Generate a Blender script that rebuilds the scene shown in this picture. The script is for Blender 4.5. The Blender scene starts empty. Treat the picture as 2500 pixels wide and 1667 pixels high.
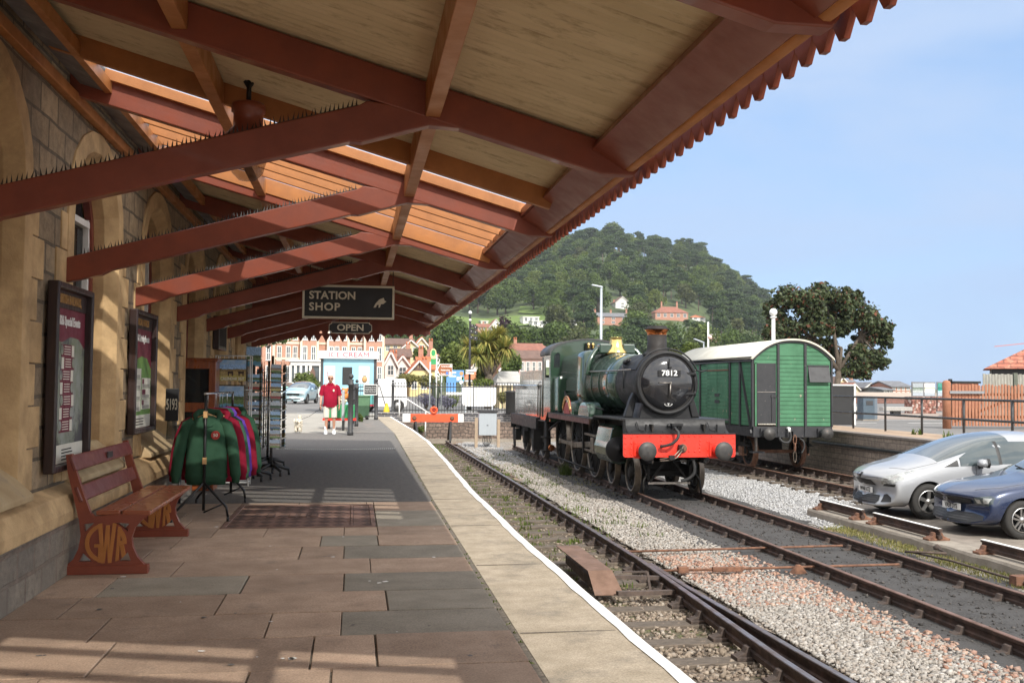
import bpy, math, random
import numpy as np
from math import sin, cos, pi, radians, sqrt, atan2, hypot
from mathutils import Vector, Matrix
rnd = random.Random(7); rs = np.random.RandomState(11)
S = bpy.context.scene; COL = S.collection
ORG = {}
def V(*a): return Vector(a)

# ------------------------------------------------------------------ materials
def nt(name):
    m = bpy.data.materials.new(name); m.use_nodes = True
    t = m.node_tree; return m, t.nodes, t.links, t.nodes['Principled BSDF']
def rgb(c): return (c[0], c[1], c[2], 1.0)
def mulc(c, k): return tuple(min(1, x*k) for x in c)
def ramp(N, L, fac, a, b, p0=.35, p1=.65):
    r = N.new('ShaderNodeValToRGB'); e = r.color_ramp.elements
    e[0].position = p0; e[1].position = p1; e[0].color = rgb(a); e[1].color = rgb(b)
    L.new(fac, r.inputs[0]); return r.outputs[0]
def mixc(N, L, fac, a, b, mode='MIX'):
    m = N.new('ShaderNodeMix'); m.data_type = 'RGBA'; m.blend_type = mode
    for s, v in ((m.inputs[0], fac), (m.inputs[6], a), (m.inputs[7], b)):
        if isinstance(v, (int, float)): s.default_value = v
        elif isinstance(v, tuple): s.default_value = rgb(v)
        else: L.new(v, s)
    return m.outputs[2]
def noise(N, L, vec, scale, detail=5, rough=.6, dist=0):
    n = N.new('ShaderNodeTexNoise'); n.inputs['Scale'].default_value = scale
    n.inputs['Detail'].default_value = detail; n.inputs['Roughness'].default_value = rough
    n.inputs['Distortion'].default_value = dist
    L.new(vec, n.inputs['Vector']); return n.outputs['Fac']
def objco(N, L, stretch=None, perm=None):
    c = N.new('ShaderNodeTexCoord').outputs['Object']
    if perm:
        s = N.new('ShaderNodeSeparateXYZ'); L.new(c, s.inputs[0])
        k = N.new('ShaderNodeCombineXYZ')
        for i, ch in enumerate(perm): L.new(s.outputs['XYZ'.index(ch)], k.inputs[i])
        c = k.outputs[0]
    if stretch:
        m = N.new('ShaderNodeMapping'); m.inputs['Scale'].default_value = stretch
        L.new(c, m.inputs[0]); c = m.outputs[0]
    return c
def bump(N, L, P, h, strength, dist=.02):
    b = N.new('ShaderNodeBump'); b.inputs['Strength'].default_value = strength
    b.inputs['Distance'].default_value = dist
    L.new(h, b.inputs['Height']); L.new(b.outputs[0], P.inputs['Normal'])
def M(name, c, c2=None, rough=.6, metal=0., scale=6, bmp=0., bscale=60, dirt=None, dscale=3, dfac=(.55, .7),
      stretch=None, coat=0., fac=(.35, .65), island=0., bdist=.01, spec=None, rvar=.12, spk=0., spks=70):
    m, N, L, P = nt(name)
    co = objco(N, L, stretch)
    n = noise(N, L, co, scale)
    col = ramp(N, L, n, c2 or mulc(c, .78), c, *fac)
    if island:
        g = N.new('ShaderNodeNewGeometry')
        r = ramp(N, L, g.outputs['Random Per Island'], (1-island,)*3, (1, 1, 1), 0, 1)
        col = mixc(N, L, 1., col, r, 'MULTIPLY')
    if dirt:
        d = noise(N, L, co, dscale, 8, .7)
        f = ramp(N, L, d, (0, 0, 0), (1, 1, 1), *dfac)
        col = mixc(N, L, f, col, dirt)
    if spk:
        col = mixc(N, L, 1., col, ramp(N, L, noise(N, L, co, spks, 3, .8), (1-spk,)*3, (1+spk*.6,)*3, .36, .64), 'MULTIPLY')
    L.new(col, P.inputs['Base Color'])
    if rvar:
        rr = ramp(N, L, n, (min(1, rough+rvar),)*3, (max(0.02, rough-rvar*.5),)*3)
        L.new(rr, P.inputs['Roughness'])
    else: P.inputs['Roughness'].default_value = rough
    P.inputs['Metallic'].default_value = metal
    if spec is not None: P.inputs['Specular IOR Level'].default_value = spec
    if coat:
        P.inputs['Coat Weight'].default_value = coat; P.inputs['Coat Roughness'].default_value = .06
    if bmp:
        bump(N, L, P, noise(N, L, co, bscale, 4), bmp, bdist)
    return m
def brickmat(name, c1, c2, mortar, w, h, perm='YZX', gap=.012, rough=.9, var=.3, bmp=.6, dirt=None, dscale=1.2, off=.5, warp=0., dfac=(.5, .75), squash=1., ms=.1):
    m, N, L, P = nt(name)
    co = objco(N, L, None, perm)
    if warp:
        n3 = N.new('ShaderNodeTexNoise'); n3.inputs['Scale'].default_value = 2.2; L.new(co, n3.inputs['Vector'])
        a = N.new('ShaderNodeVectorMath'); a.operation = 'MULTIPLY_ADD'
        L.new(n3.outputs['Color'], a.inputs[0]); a.inputs[1].default_value = (warp, warp, 0); L.new(co, a.inputs[2]); cb = a.outputs[0]
    else: cb = co
    b = N.new('ShaderNodeTexBrick'); L.new(cb, b.inputs['Vector'])
    b.inputs['Scale'].default_value = 1.; b.inputs['Brick Width'].default_value = w; b.inputs['Row Height'].default_value = h
    b.inputs['Mortar Size'].default_value = gap; b.inputs['Mortar Smooth'].default_value = ms; b.offset = off
    b.squash = squash; b.squash_frequency = 3
    b.inputs['Color1'].default_value = rgb(c1); b.inputs['Color2'].default_value = rgb(c2); b.inputs['Mortar'].default_value = rgb(mortar)
    n = noise(N, L, co, 9, 8, .7)
    v = ramp(N, L, n, (1-var,)*3, (1+var*.3,)*3, .3, .7)
    col = mixc(N, L, 1., b.outputs['Color'], v, 'MULTIPLY')
    if dirt:
        d = noise(N, L, co, dscale, 8, .7)
        col = mixc(N, L, ramp(N, L, d, (0, 0, 0), (1, 1, 1), *dfac), col, dirt)
    L.new(col, P.inputs['Base Color']); P.inputs['Roughness'].default_value = rough
    mt = N.new('ShaderNodeMath'); mt.operation = 'MULTIPLY_ADD'
    L.new(b.outputs['Fac'], mt.inputs[0]); mt.inputs[1].default_value = -1.; L.new(n, mt.inputs[2])
    bump(N, L, P, mt.outputs[0], bmp, .03)
    return m
def pebbles(name, cols, scale, rough=.95, bmp=1., stain=None, sscale=.35, sfac=(.5, .62), moss=None, mscale=.9, mfac=(.6, .7), bd=.03):
    m, N, L, P = nt(name)
    co = objco(N, L)
    v = N.new('ShaderNodeTexVoronoi'); v.inputs['Scale'].default_value = scale; v.inputs['Randomness'].default_value = 1; L.new(co, v.inputs['Vector'])
    s = N.new('ShaderNodeSeparateXYZ'); L.new(v.outputs['Color'], s.inputs[0])
    r = N.new('ShaderNodeValToRGB'); r.color_ramp.interpolation = 'CONSTANT'
    e = r.color_ramp.elements
    while len(e) < len(cols): e.new(.5)
    for i, c in enumerate(cols): e[i].position = i/len(cols); e[i].color = rgb(c)
    L.new(s.outputs[0], r.inputs[0]); col = r.outputs[0]
    gap = ramp(N, L, v.outputs['Distance'], (1, 1, 1), (.35, .33, .3), .25, .75)
    col = mixc(N, L, 1., col, gap, 'MULTIPLY')
    if stain:
        d = noise(N, L, co, sscale, 8, .65)
        col = mixc(N, L, ramp(N, L, d, (0, 0, 0), (1, 1, 1), *sfac), col, stain)
    if moss:
        d = noise(N, L, co, mscale, 9, .75)
        col = mixc(N, L, ramp(N, L, d, (0, 0, 0), (1, 1, 1), *mfac), col, moss)
    L.new(col, P.inputs['Base Color']); P.inputs['Roughness'].default_value = rough
    mt = N.new('ShaderNodeMath'); mt.operation = 'MULTIPLY'; mt.inputs[1].default_value = -1
    L.new(v.outputs['Distance'], mt.inputs[0])
    bump(N, L, P, mt.outputs[0], bmp, bd)
    return m
def glassy(name, tint=(.8, .86, .84), trans=.75, rough=.03, body=(.02, .025, .025)):
    m, N, L, P = nt(name)
    P.inputs['Base Color'].default_value = rgb(body); P.inputs['Roughness'].default_value = rough
    n = noise(N, L, objco(N, L), 3)
    t = N.new('ShaderNodeBsdfTransparent'); L.new(ramp(N, L, n, mulc(tint, .93), tint), t.inputs[0])
    x = N.new('ShaderNodeMixShader'); x.inputs[0].default_value = trans
    L.new(P.outputs[0], x.inputs[1]); L.new(t.outputs[0], x.inputs[2])
    L.new(x.outputs[0], N['Material Output'].inputs['Surface'])
    return m
def leafmat(name, c, c2, trans=.25, rough=.6, island=.5):
    m, N, L, P = nt(name)
    g = N.new('ShaderNodeNewGeometry')
    col = ramp(N, L, g.outputs['Random Per Island'], c2, c, .15, .85)
    col = mixc(N, L, 1., col, ramp(N, L, noise(N, L, objco(N, L), .5, 3), (.72,)*3, (1.1,)*3, .35, .65), 'MULTIPLY')
    oi = N.new('ShaderNodeObjectInfo')
    col = mixc(N, L, 1., col, ramp(N, L, oi.outputs['Random'], (.72, .75, .8), (1.12, 1.08, .95), 0, 1), 'MULTIPLY')
    L.new(col, P.inputs['Base Color']); P.inputs['Roughness'].default_value = rough
    P.inputs['Specular IOR Level'].default_value = .25
    t = N.new('ShaderNodeBsdfTranslucent'); L.new(col, t.inputs[0])
    x = N.new('ShaderNodeMixShader'); x.inputs[0].default_value = trans
    L.new(P.outputs[0], x.inputs[1]); L.new(t.outputs[0], x.inputs[2]); L.new(x.outputs[0], N['Material Output'].inputs['Surface'])
    return m

# ------------------------------------------------------------------ mesh builder
class MB:
    def __init__(s): s.v = []; s.f = []; s.mi = []; s.sm = []; s.mats = []
    def mid(s, m):
        if m not in s.mats: s.mats.append(m)
        return s.mats.index(m)
    def add(s, vs, fs, m, smooth=False):
        b = len(s.v); s.v += [tuple(v) for v in vs]; k = s.mid(m)
        for f in fs: s.f.append(tuple(b+i for i in f)); s.mi.append(k); s.sm.append(smooth)
        return s
    def box(s, x0, x1, y0, y1, z0, z1, m):
        if x0 > x1: x0, x1 = x1, x0
        if y0 > y1: y0, y1 = y1, y0
        if z0 > z1: z0, z1 = z1, z0
        v = [(x, y, z) for z in (z0, z1) for y in (y0, y1) for x in (x0, x1)]
        return s.add(v, [(0, 2, 3, 1), (4, 5, 7, 6), (0, 1, 5, 4), (1, 3, 7, 5), (3, 2, 6, 7), (2, 0, 4, 6)], m)
    def beam(s, a, b, w, h, m, up=(0, 0, 1), o=(0, 0)):
        a = Vector(a); b = Vector(b); d = (b-a).normalized(); u = Vector(up)
        r = d.cross(u)
        if r.length < 1e-5: r = d.cross(Vector((1, 0, 0)))
        r.normalize(); u = r.cross(d)
        v = []
        for p in (a, b):
            for i, j in ((-1, -1), (1, -1), (1, 1), (-1, 1)):
                v.append(p+r*(i*w/2+o[0])+u*(j*h/2+o[1]))
        return s.add(v, [(0, 1, 2, 3), (7, 6, 5, 4), (1, 0, 4, 5), (2, 1, 5, 6), (3, 2, 6, 7), (0, 3, 7, 4)], m)
    def prism(s, poly, ax, d0, d1, m, smooth=False):
        # poly: 2-D points; ax: the axis extruded along ('x': pts are (y,z); 'y': (x,z); 'z': (x,y))
        n = len(poly)
        def P(p, d): return {'x': (d, p[0], p[1]), 'y': (p[0], d, p[1]), 'z': (p[0], p[1], d)}[ax]
        v = [P(p, d0) for p in poly]+[P(p, d1) for p in poly]
        ar = sum(poly[i][0]*poly[(i+1) % n][1]-poly[(i+1) % n][0]*poly[i][1] for i in range(n))
        flip = (ar < 0) ^ (d1 < d0) ^ (ax == 'y')
        f0 = list(range(n)); f1 = [n+i for i in range(n)]
        caps = [tuple(reversed(f0)), tuple(f1)]; side = [(i, (i+1) % n, n+(i+1) % n, n+i) for i in range(n)]
        if flip: caps = [tuple(reversed(c)) for c in caps]; side = [tuple(reversed(c)) for c in side]
        b = len(s.v); s.add(v, side, m, smooth); k = s.mid(m)
        for f in caps: s.f.append(tuple(b+i for i in f)); s.mi.append(k); s.sm.append(False)
        return s
    def tube(s, pts, r, m, n=8, caps=True, closed=False, smooth=True):
        pts = [Vector(p) for p in pts]; k = len(pts); vs = []; pr = None
        rad = r if isinstance(r, (list, tuple)) else [r]*k
        for i, p in enumerate(pts):
            if closed: d = pts[(i+1) % k]-pts[i-1]
            else: d = pts[min(i+1, k-1)]-pts[max(i-1, 0)]
            d.normalize()
            if pr is None:
                pr = d.cross(Vector((0, 0, 1)))
                if pr.length < 1e-3: pr = d.cross(Vector((1, 0, 0)))
            pr = (pr-d*pr.dot(d)).normalized(); q = d.cross(pr)
            for j in range(n):
                a = 2*pi*j/n; vs.append(p+(pr*cos(a)+q*sin(a))*rad[i])
        fs = []
        for i in range(k if closed else k-1):
            for j in range(n):
                a = i*n+j; b = i*n+(j+1) % n; c = ((i+1) % k)*n+(j+1) % n; d = ((i+1) % k)*n+j
                fs.append((a, b, c, d))
        s.add(vs, fs, m, smooth)
        if caps and not closed:
            b = len(s.v)-len(vs); kk = s.mid(m)
            for f in (tuple(b+j for j in reversed(range(n))), tuple(b+(k-1)*n+j for j in range(n))):
                s.f.append(f); s.mi.append(kk); s.sm.append(False)
        return s
    def cyl(s, a, b, r, m, n=16, r2=None): return s.tube([a, b], [r, r if r2 is None else r2], m, n)
    def lathe(s, prof, o, m, ax=(0, 0, 1), n=20, smooth=True, caps=True):
        # prof: (radius, height along ax)
        o = Vector(o); d = Vector(ax).normalized(); u = d.cross(Vector((0, 1, 0)))
        if u.length < 1e-3: u = d.cross(Vector((1, 0, 0)))
        u.normalize(); w = d.cross(u); vs = []
        for r, h in prof:
            for j in range(n):
                a = 2*pi*j/n; vs.append(o+d*h+(u*cos(a)+w*sin(a))*r)
        fs = [(i*n+j, i*n+(j+1) % n, (i+1)*n+(j+1) % n, (i+1)*n+j) for i in range(len(prof)-1) for j in range(n)]
        s.add(vs, fs, m, smooth)
        if caps:
            b = len(s.v)-len(vs); kk = s.mid(m); e = len(prof)-1
            if prof[0][0] > 1e-4: s.f.append(tuple(b+j for j in reversed(range(n)))); s.mi.append(kk); s.sm.append(False)
            if prof[-1][0] > 1e-4: s.f.append(tuple(b+e*n+j for j in range(n))); s.mi.append(kk); s.sm.append(False)
        return s
    def ball(s, c, r, m, n=12, sc=(1, 1, 1)):
        c = Vector(c); h = n//2; vs = []
        for i in range(h+1):
            t = pi*i/h
            for j in range(n):
                a = 2*pi*j/n; vs.append((c.x+r*sc[0]*sin(t)*cos(a), c.y+r*sc[1]*sin(t)*sin(a), c.z+r*sc[2]*cos(t)))
        fs = [(i*n+j, (i+1)*n+j, (i+1)*n+(j+1) % n, i*n+(j+1) % n) for i in range(h) for j in range(n)]
        return s.add(vs, fs, m, True)
    def loft(s, rings, m, closed=True, caps=True, smooth=True):
        n = len(rings[0]); vs = [p for r in rings for p in r]; fs = []
        for i in range(len(rings)-1):
            for j in range(n if closed else n-1):
                fs.append((i*n+j, i*n+(j+1) % n, (i+1)*n+(j+1) % n, (i+1)*n+j))
        s.add(vs, fs, m, smooth)
        if caps and closed:
            b = len(s.v)-len(vs); k = s.mid(m)
            for f in (tuple(b+j for j in reversed(range(n))), tuple(b+(len(rings)-1)*n+j for j in range(n))):
                s.f.append(f); s.mi.append(k); s.sm.append(False)
        return s
    def quad(s, a, b, c, d, m): return s.add([a, b, c, d], [(0, 1, 2, 3)], m)
    def xf(s, mat, i0=0):
        s.v[i0:] = [tuple(mat @ Vector(v)) for v in s.v[i0:]]; return s
    def build(s, name, parent=None, world=False, bev=0., sub=0, weld=False, fixn=True):
        me = bpy.data.meshes.new(name)
        vs = s.v
        if world and parent is not None:
            o = ORG.get(parent.name, Vector()); vs = [(v[0]-o.x, v[1]-o.y, v[2]-o.z) for v in vs]
        me.from_pydata(vs, [], s.f)
        for m in s.mats: me.materials.append(m)
        me.polygons.foreach_set('material_index', s.mi); me.polygons.foreach_set('use_smooth', s.sm)
        me.update()
        if fixn or weld:
            import bmesh
            bm = bmesh.new(); bm.from_mesh(me)
            if weld: bmesh.ops.remove_doubles(bm, verts=bm.verts, dist=1e-4)
            if fixn: bmesh.ops.recalc_face_normals(bm, faces=bm.faces)
            bm.to_mesh(me); bm.free()
        o = bpy.data.objects.new(name, me); COL.objects.link(o)
        if parent is not None: o.parent = parent; ORG[o.name] = ORG.get(parent.name, Vector())
        if bev:
            b = o.modifiers.new('Bevel', 'BEVEL'); b.width = bev; b.segments = 2; b.limit_method = 'ANGLE'; b.angle_limit = radians(40)
        if sub:
            d = o.modifiers.new('Subdivision', 'SUBSURF'); d.levels = d.render_levels = sub
        return o
def npmesh(name, v, f, mats, parent=None, mi=None, smooth=False):
    # fast mesh from numpy arrays: v (n,3), f (m,k) all with k corners
    me = bpy.data.meshes.new(name); n = len(v); m, k = f.shape
    me.vertices.add(n); me.vertices.foreach_set('co', np.asarray(v, np.float32).ravel())
    me.loops.add(m*k); me.loops.foreach_set('vertex_index', f.astype(np.int32).ravel())
    me.polygons.add(m); me.polygons.foreach_set('loop_start', (np.arange(m)*k).astype(np.int32))
    me.polygons.foreach_set('loop_total', np.full(m, k, np.int32))
    for x in mats: me.materials.append(x)
    if mi is not None: me.polygons.foreach_set('material_index', np.asarray(mi, np.int32))
    if smooth: me.polygons.foreach_set('use_smooth', np.ones(m, bool))
    me.update(calc_edges=True)
    o = bpy.data.objects.new(name, me); COL.objects.link(o)
    if parent is not None: o.parent = parent
    return o
def tag(o, label=None, cat=None, group=None, kind=None):
    if label: o['label'] = label
    if cat: o['category'] = cat
    if group: o['group'] = group
    if kind: o['kind'] = kind
    return o
def thing(name, label, cat, loc=(0, 0, 0), rz=0., group=None):
    o = bpy.data.objects.new(name, None); COL.objects.link(o); o.empty_display_size = .2
    o.location = loc; o.rotation_euler = (0, 0, rz); ORG[o.name] = Vector(loc)
    return tag(o, label, cat, group)
KIDS = {}
def dup(root, loc, rz=None, label=None, group=None, scale=None):
    def cp(o, par):
        c = o.copy(); COL.objects.link(c)
        if par is not None: c.parent = par
        for ch in o.children: cp(ch, c)
        return c
    r = cp(root, None); r.location = loc; ORG[r.name] = Vector(loc)
    if rz is not None: r.rotation_euler = (0, 0, rz)
    if scale is not None: r.scale = scale if isinstance(scale, tuple) else (scale,)*3
    if label: r['label'] = label
    if group: r['group'] = group
    return r
def text(s, size, m, loc, rot, parent=None, name='lettering', align='CENTER', sx=1., ext=.002, bold=0., shear=0., lsp=1., space=1.):
    c = bpy.data.curves.new('txt', 'FONT'); c.body = s; c.size = size; c.align_x = align; c.align_y = 'CENTER'
    c.extrude = ext; c.offset = bold; c.shear = shear; c.space_line = lsp; c.space_character = space; c.resolution_u = 3
    t = bpy.data.objects.new('txt', c); me = bpy.data.meshes.new_from_object(t)
    bpy.data.objects.remove(t); me.name = name
    me.materials.clear(); me.materials.append(m)
    R = Matrix.Translation(loc) @ rot @ Matrix.Diagonal((sx, 1, 1, 1)); me.transform(R)
    o = bpy.data.objects.new(name, me); COL.objects.link(o)
    if parent is not None: o.parent = parent
    return o
# text orientation: reading direction r, up u -> rotation matrix
def orient(r, u):
    r = Vector(r).normalized(); u = Vector(u).normalized(); n = r.cross(u)
    return Matrix(((r.x, u.x, n.x, 0), (r.y, u.y, n.y, 0), (r.z, u.z, n.z, 0), (0, 0, 0, 1)))
FACE_S = orient((1, 0, 0), (0, 0, 1))      # read by someone looking along +Y
FACE_E = orient((0, 1, 0), (0, 0, 1))      # on a face whose normal is +X
FACE_W = orient((0, -1, 0), (0, 0, 1))     # on a face whose normal is -X
SMALL = []
# ------------------------------------------------------------------ camera
PSI, TH, RHO, FPX = radians(8.9019), radians(2.4953), radians(.487), 2450.
F = Vector((sin(PSI)*cos(TH), cos(PSI)*cos(TH), sin(TH)))
R0 = Vector((cos(PSI), -sin(PSI), 0)); U0 = R0.cross(F)
RT = R0*cos(RHO)+U0*sin(RHO); UP = U0*cos(RHO)-R0*sin(RHO)
CAM = Vector((0, 0, 1.5))
cd = bpy.data.cameras.new('camera'); cam = bpy.data.objects.new('camera', cd); COL.objects.link(cam)
cam.matrix_world = Matrix(((RT.x, UP.x, -F.x, CAM.x), (RT.y, UP.y, -F.y, CAM.y), (RT.z, UP.z, -F.z, CAM.z), (0, 0, 0, 1)))
cd.sensor_width = 36; cd.lens = 36*FPX/2500; cd.clip_start = .05; cd.clip_end = 6000
S.camera = cam
def at(u, v, Y):
    """the point of the place that the photograph's pixel (u, v) shows, at the distance Y along the track"""
    d = F+RT*((u-1250)/FPX)-UP*((v-833.5)/FPX)
    return CAM+d*(Y/d.y)
def onz(u, v, z=0.):
    d = F+RT*((u-1250)/FPX)-UP*((v-833.5)/FPX)
    return CAM+d*((z-CAM.z)/d.z)
# ------------------------------------------------------------------ light
SUNDIR = Vector((.28, -1.2, 1.)).normalized()
EL = math.asin(SUNDIR.z); AZ = atan2(SUNDIR.x, SUNDIR.y)
sl = bpy.data.lights.new('sun', 'SUN'); sl.energy = 3.3; sl.angle = radians(.53); sl.color = (1, .95, .87)
so = bpy.data.objects.new('sun', sl); COL.objects.link(so)
so.rotation_euler = (-SUNDIR).to_track_quat('-Z', 'Y').to_euler()
w = bpy.data.worlds.new('World'); S.world = w; w.use_nodes = True
N, L = w.node_tree.nodes, w.node_tree.links
bg = N['Background']; sky = N.new('ShaderNodeTexSky'); sky.sky_type = 'NISHITA'; sky.sun_disc = False
sky.sun_elevation = EL; sky.sun_rotation = AZ; sky.air_density = 1.0; sky.dust_density = .35; sky.ozone_density = 2.2
tc = N.new('ShaderNodeTexCoord').outputs['Generated']
mp = N.new('ShaderNodeMapping'); mp.inputs['Scale'].default_value = (1.3, 1.3, 4.2); mp.inputs['Location'].default_value = (.35, .1, .2); L.new(tc, mp.inputs[0])
cn = noise(N, L, mp.outputs[0], 2.1, 7, .52, .3)
sepz = N.new('ShaderNodeSeparateXYZ'); L.new(tc, sepz.inputs[0])
CB = []
cf = ramp(N, L, cn, (0, 0, 0), (.85, .85, .85), .46, .66)
cl = mixc(N, L, cf, sky.outputs[0], (4.3, 4.5, 4.9))
# a bank of fair weather cloud to the north east and a thin streak trailing from it
for (dx, dy, dz), lo, hi, am in (((.565, .775, .275), .972, .994, .95), ((.45, .85, .235), .984, .998, .4), ((.2, .96, .19), .993, .999, .5)):
    dt = N.new('ShaderNodeVectorMath'); dt.operation = 'DOT_PRODUCT'; L.new(tc, dt.inputs[0]); dt.inputs[1].default_value = Vector((dx, dy, dz)).normalized()
    nb = noise(N, L, mp.outputs[0], 5.5, 7, .6, .4); ad = N.new('ShaderNodeMath'); ad.operation = 'MULTIPLY_ADD'; ad.inputs[1].default_value = (hi-lo)*3.; L.new(nb, ad.inputs[0]); L.new(dt.outputs['Value'], ad.inputs[2])
    c2_ = (hi-lo)*1.6; CB.append(ramp(N, L, ad.outputs[0], (0, 0, 0), (am,)*3, lo+c2_, hi+c2_))
# thin veil that brightens the lower sky, as on a mild hazy day
vz = ramp(N, L, sepz.outputs[2], (.85, .85, .85), (.6, .6, .6), .0, .55)
cl = mixc(N, L, vz, cl, (1.75, 2.65, 4.2))
for c_ in CB: cl = mixc(N, L, c_, cl, (4.7, 4.85, 5.2))
# broken cloud behind and above the camera, added out of view to lift shade
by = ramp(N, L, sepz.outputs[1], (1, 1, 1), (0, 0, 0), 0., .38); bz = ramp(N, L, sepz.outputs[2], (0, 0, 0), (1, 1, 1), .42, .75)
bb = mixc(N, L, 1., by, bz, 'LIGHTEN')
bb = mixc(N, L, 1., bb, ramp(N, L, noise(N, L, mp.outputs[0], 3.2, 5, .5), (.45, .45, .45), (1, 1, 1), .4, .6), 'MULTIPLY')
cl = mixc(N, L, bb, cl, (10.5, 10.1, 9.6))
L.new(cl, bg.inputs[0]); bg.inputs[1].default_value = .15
S.view_settings.view_transform = 'Standard'; S.view_settings.look = 'None'; S.view_settings.exposure = .55; S.view_settings.gamma = 1
S.cycles.max_bounces = 8; S.cycles.diffuse_bounces = 6; S.cycles.glossy_bounces = 3; S.cycles.transparent_max_bounces = 12; S.cycles.transmission_bounces = 4
S.cycles.use_denoising = True
S.cycles.sample_clamp_indirect = 8
# ================================================================== palette
m_asph = M('asphalt', (.17, .155, .138), (.12, .11, .1), .9, scale=14, bmp=.35, bscale=260, bdist=.004, spk=.25, dirt=(.13, .125, .115), dscale=.7, dfac=(.5, .8))
m_road = M('road tarmac', (.17, .165, .158), (.13, .127, .122), .9, scale=3, bmp=.2, bscale=200, bdist=.004, dirt=(.22, .21, .2), dscale=.25, dfac=(.45, .75))
m_fore = M('pale worn concrete', (.36, .335, .29), (.28, .26, .225), .9, scale=2, bmp=.2, bscale=160, bdist=.004, dirt=(.22, .21, .19), dscale=.35)
m_edge = M('edge coping', (.43, .36, .27), (.33, .275, .2), .9, spk=.3, spks=90, scale=5, bmp=.35, bscale=170, bdist=.005, dirt=(.17, .15, .12), dscale=1.7, dfac=(.52, .72))
m_line = M('white line paint', (.82, .81, .78), (.7, .69, .65), .6, scale=9, bmp=.15, bscale=60, dirt=(.45, .42, .37), dscale=6, dfac=(.62, .72))
m_slab = M('paving slab', (.52, .37, .265), (.4, .28, .2), .85, scale=3, bmp=.35, bscale=170, bdist=.004, spk=.28, spks=80, island=.3, dirt=(.15, .12, .1), dscale=3.5, dfac=(.58, .8))
m_slabg = M('grey paving slab', (.37, .32, .25), (.29, .255, .2), .85, scale=3, bmp=.3, bscale=170, bdist=.004, spk=.25, spks=80, island=.3)
m_joint = M('sandy joint', (.2, .17, .13), (.1, .085, .07), .95, scale=30)
m_iron = M('hatch iron', (.24, .14, .105), (.17, .1, .075), .55, scale=8, metal=.1, bmp=.2, bscale=90, dirt=(.2, .13, .1), dscale=5)
m_ball = pebbles('ballast', [(.32, .29, .25), (.44, .41, .37), (.38, .33, .28), (.52, .49, .45), (.28, .25, .22)], 27, stain=(.27, .19, .135), sscale=.5, moss=(.13, .14, .035), mscale=.35, mfac=(.62, .74))
m_ballb = pebbles('dirty ballast', [(.15, .115, .085), (.22, .17, .125), (.18, .14, .1), (.27, .22, .17), (.11, .085, .065)], 24, stain=(.1, .08, .06), sscale=.6, moss=(.11, .13, .03), mscale=.8, mfac=(.5, .63))
m_ballg = pebbles('grey gravel', [(.4, .4, .4), (.5, .5, .49), (.45, .44, .42), (.56, .56, .56), (.33, .33, .33)], 30, stain=(.4, .37, .33), sscale=.5)
m_cind = pebbles('cinders', [(.05, .047, .045), (.065, .06, .057), (.04, .038, .037), (.085, .08, .075)], 40, stain=(.055, .052, .05), sscale=2.5, sfac=(.4, .55), bmp=.35, bd=.015)
m_conc = M('old concrete', (.3, .265, .22), (.22, .19, .155), .92, scale=4, bmp=.5, bscale=50, dirt=(.16, .13, .1), dscale=2)
m_park = M('car park surface', (.24, .205, .17), (.17, .145, .12), .92, scale=4, bmp=.4, bscale=120, dirt=(.28, .25, .21), dscale=.6)
m_sleep = M('sleeper timber', (.15, .12, .092), (.07, .056, .044), .9, scale=5, stretch=(1.5, 9, 9), bmp=.6, bscale=14)
m_rail = M('rusty rail', (.1, .06, .045), (.05, .034, .028), .7, scale=6, metal=.4, bmp=.2, bscale=50)
m_railtop = M('worn rail head', (.3, .26, .25), (.17, .125, .105), .38, scale=4, metal=.85)
m_rusttop = M('rust brown rail head', (.2, .115, .085), (.12, .07, .05), .6, scale=6, metal=.3)
m_rust = M('flaky rust', (.22, .105, .06), (.1, .05, .033), .85, scale=10, bmp=.4, bscale=50)
m_chair = M('rail chair iron', (.1, .07, .055), (.055, .042, .036), .85, scale=10, bmp=.3, bscale=40)
m_grass = leafmat('grass blades', (.16, .2, .04), (.075, .12, .02), .3)
m_dry = leafmat('dry grass', (.34, .3, .12), (.2, .2, .06), .3)

# ================================================================== ground sheets
def sheet(name, polys, m, z, kind='structure', label=None):
    b = MB()
    for p in polys: b.add([(x, y, z if len(q) == 0 else q[0]) for x, y, *q in p], [tuple(range(len(p)))], m)
    o = b.build(name); tag(o, kind=kind); return o
def rag(x0, x1, y0, y1, step=.6, amp=.12, ends=True):
    """a patch with ragged long edges"""
    n = max(2, int((y1-y0)/step)); L_ = []; R_ = []
    for i in range(n+1):
        y = y0+(y1-y0)*i/n
        L_.append((x0+rnd.uniform(-amp, amp), y)); R_.append((x1+rnd.uniform(-amp, amp), y))
    return L_[::-1]+R_
# yard at track level
sheet('ballast_bed', [[(1.0, -30), (5.2, -30), (5.2, 46.7), (1.0, 46.7)]], m_ball, -1.195)
rg_ = rag(4.55, 60, -30, 46.7, .45, .12); sheet('ballast', [rg_], m_ball, -1.13)
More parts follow.
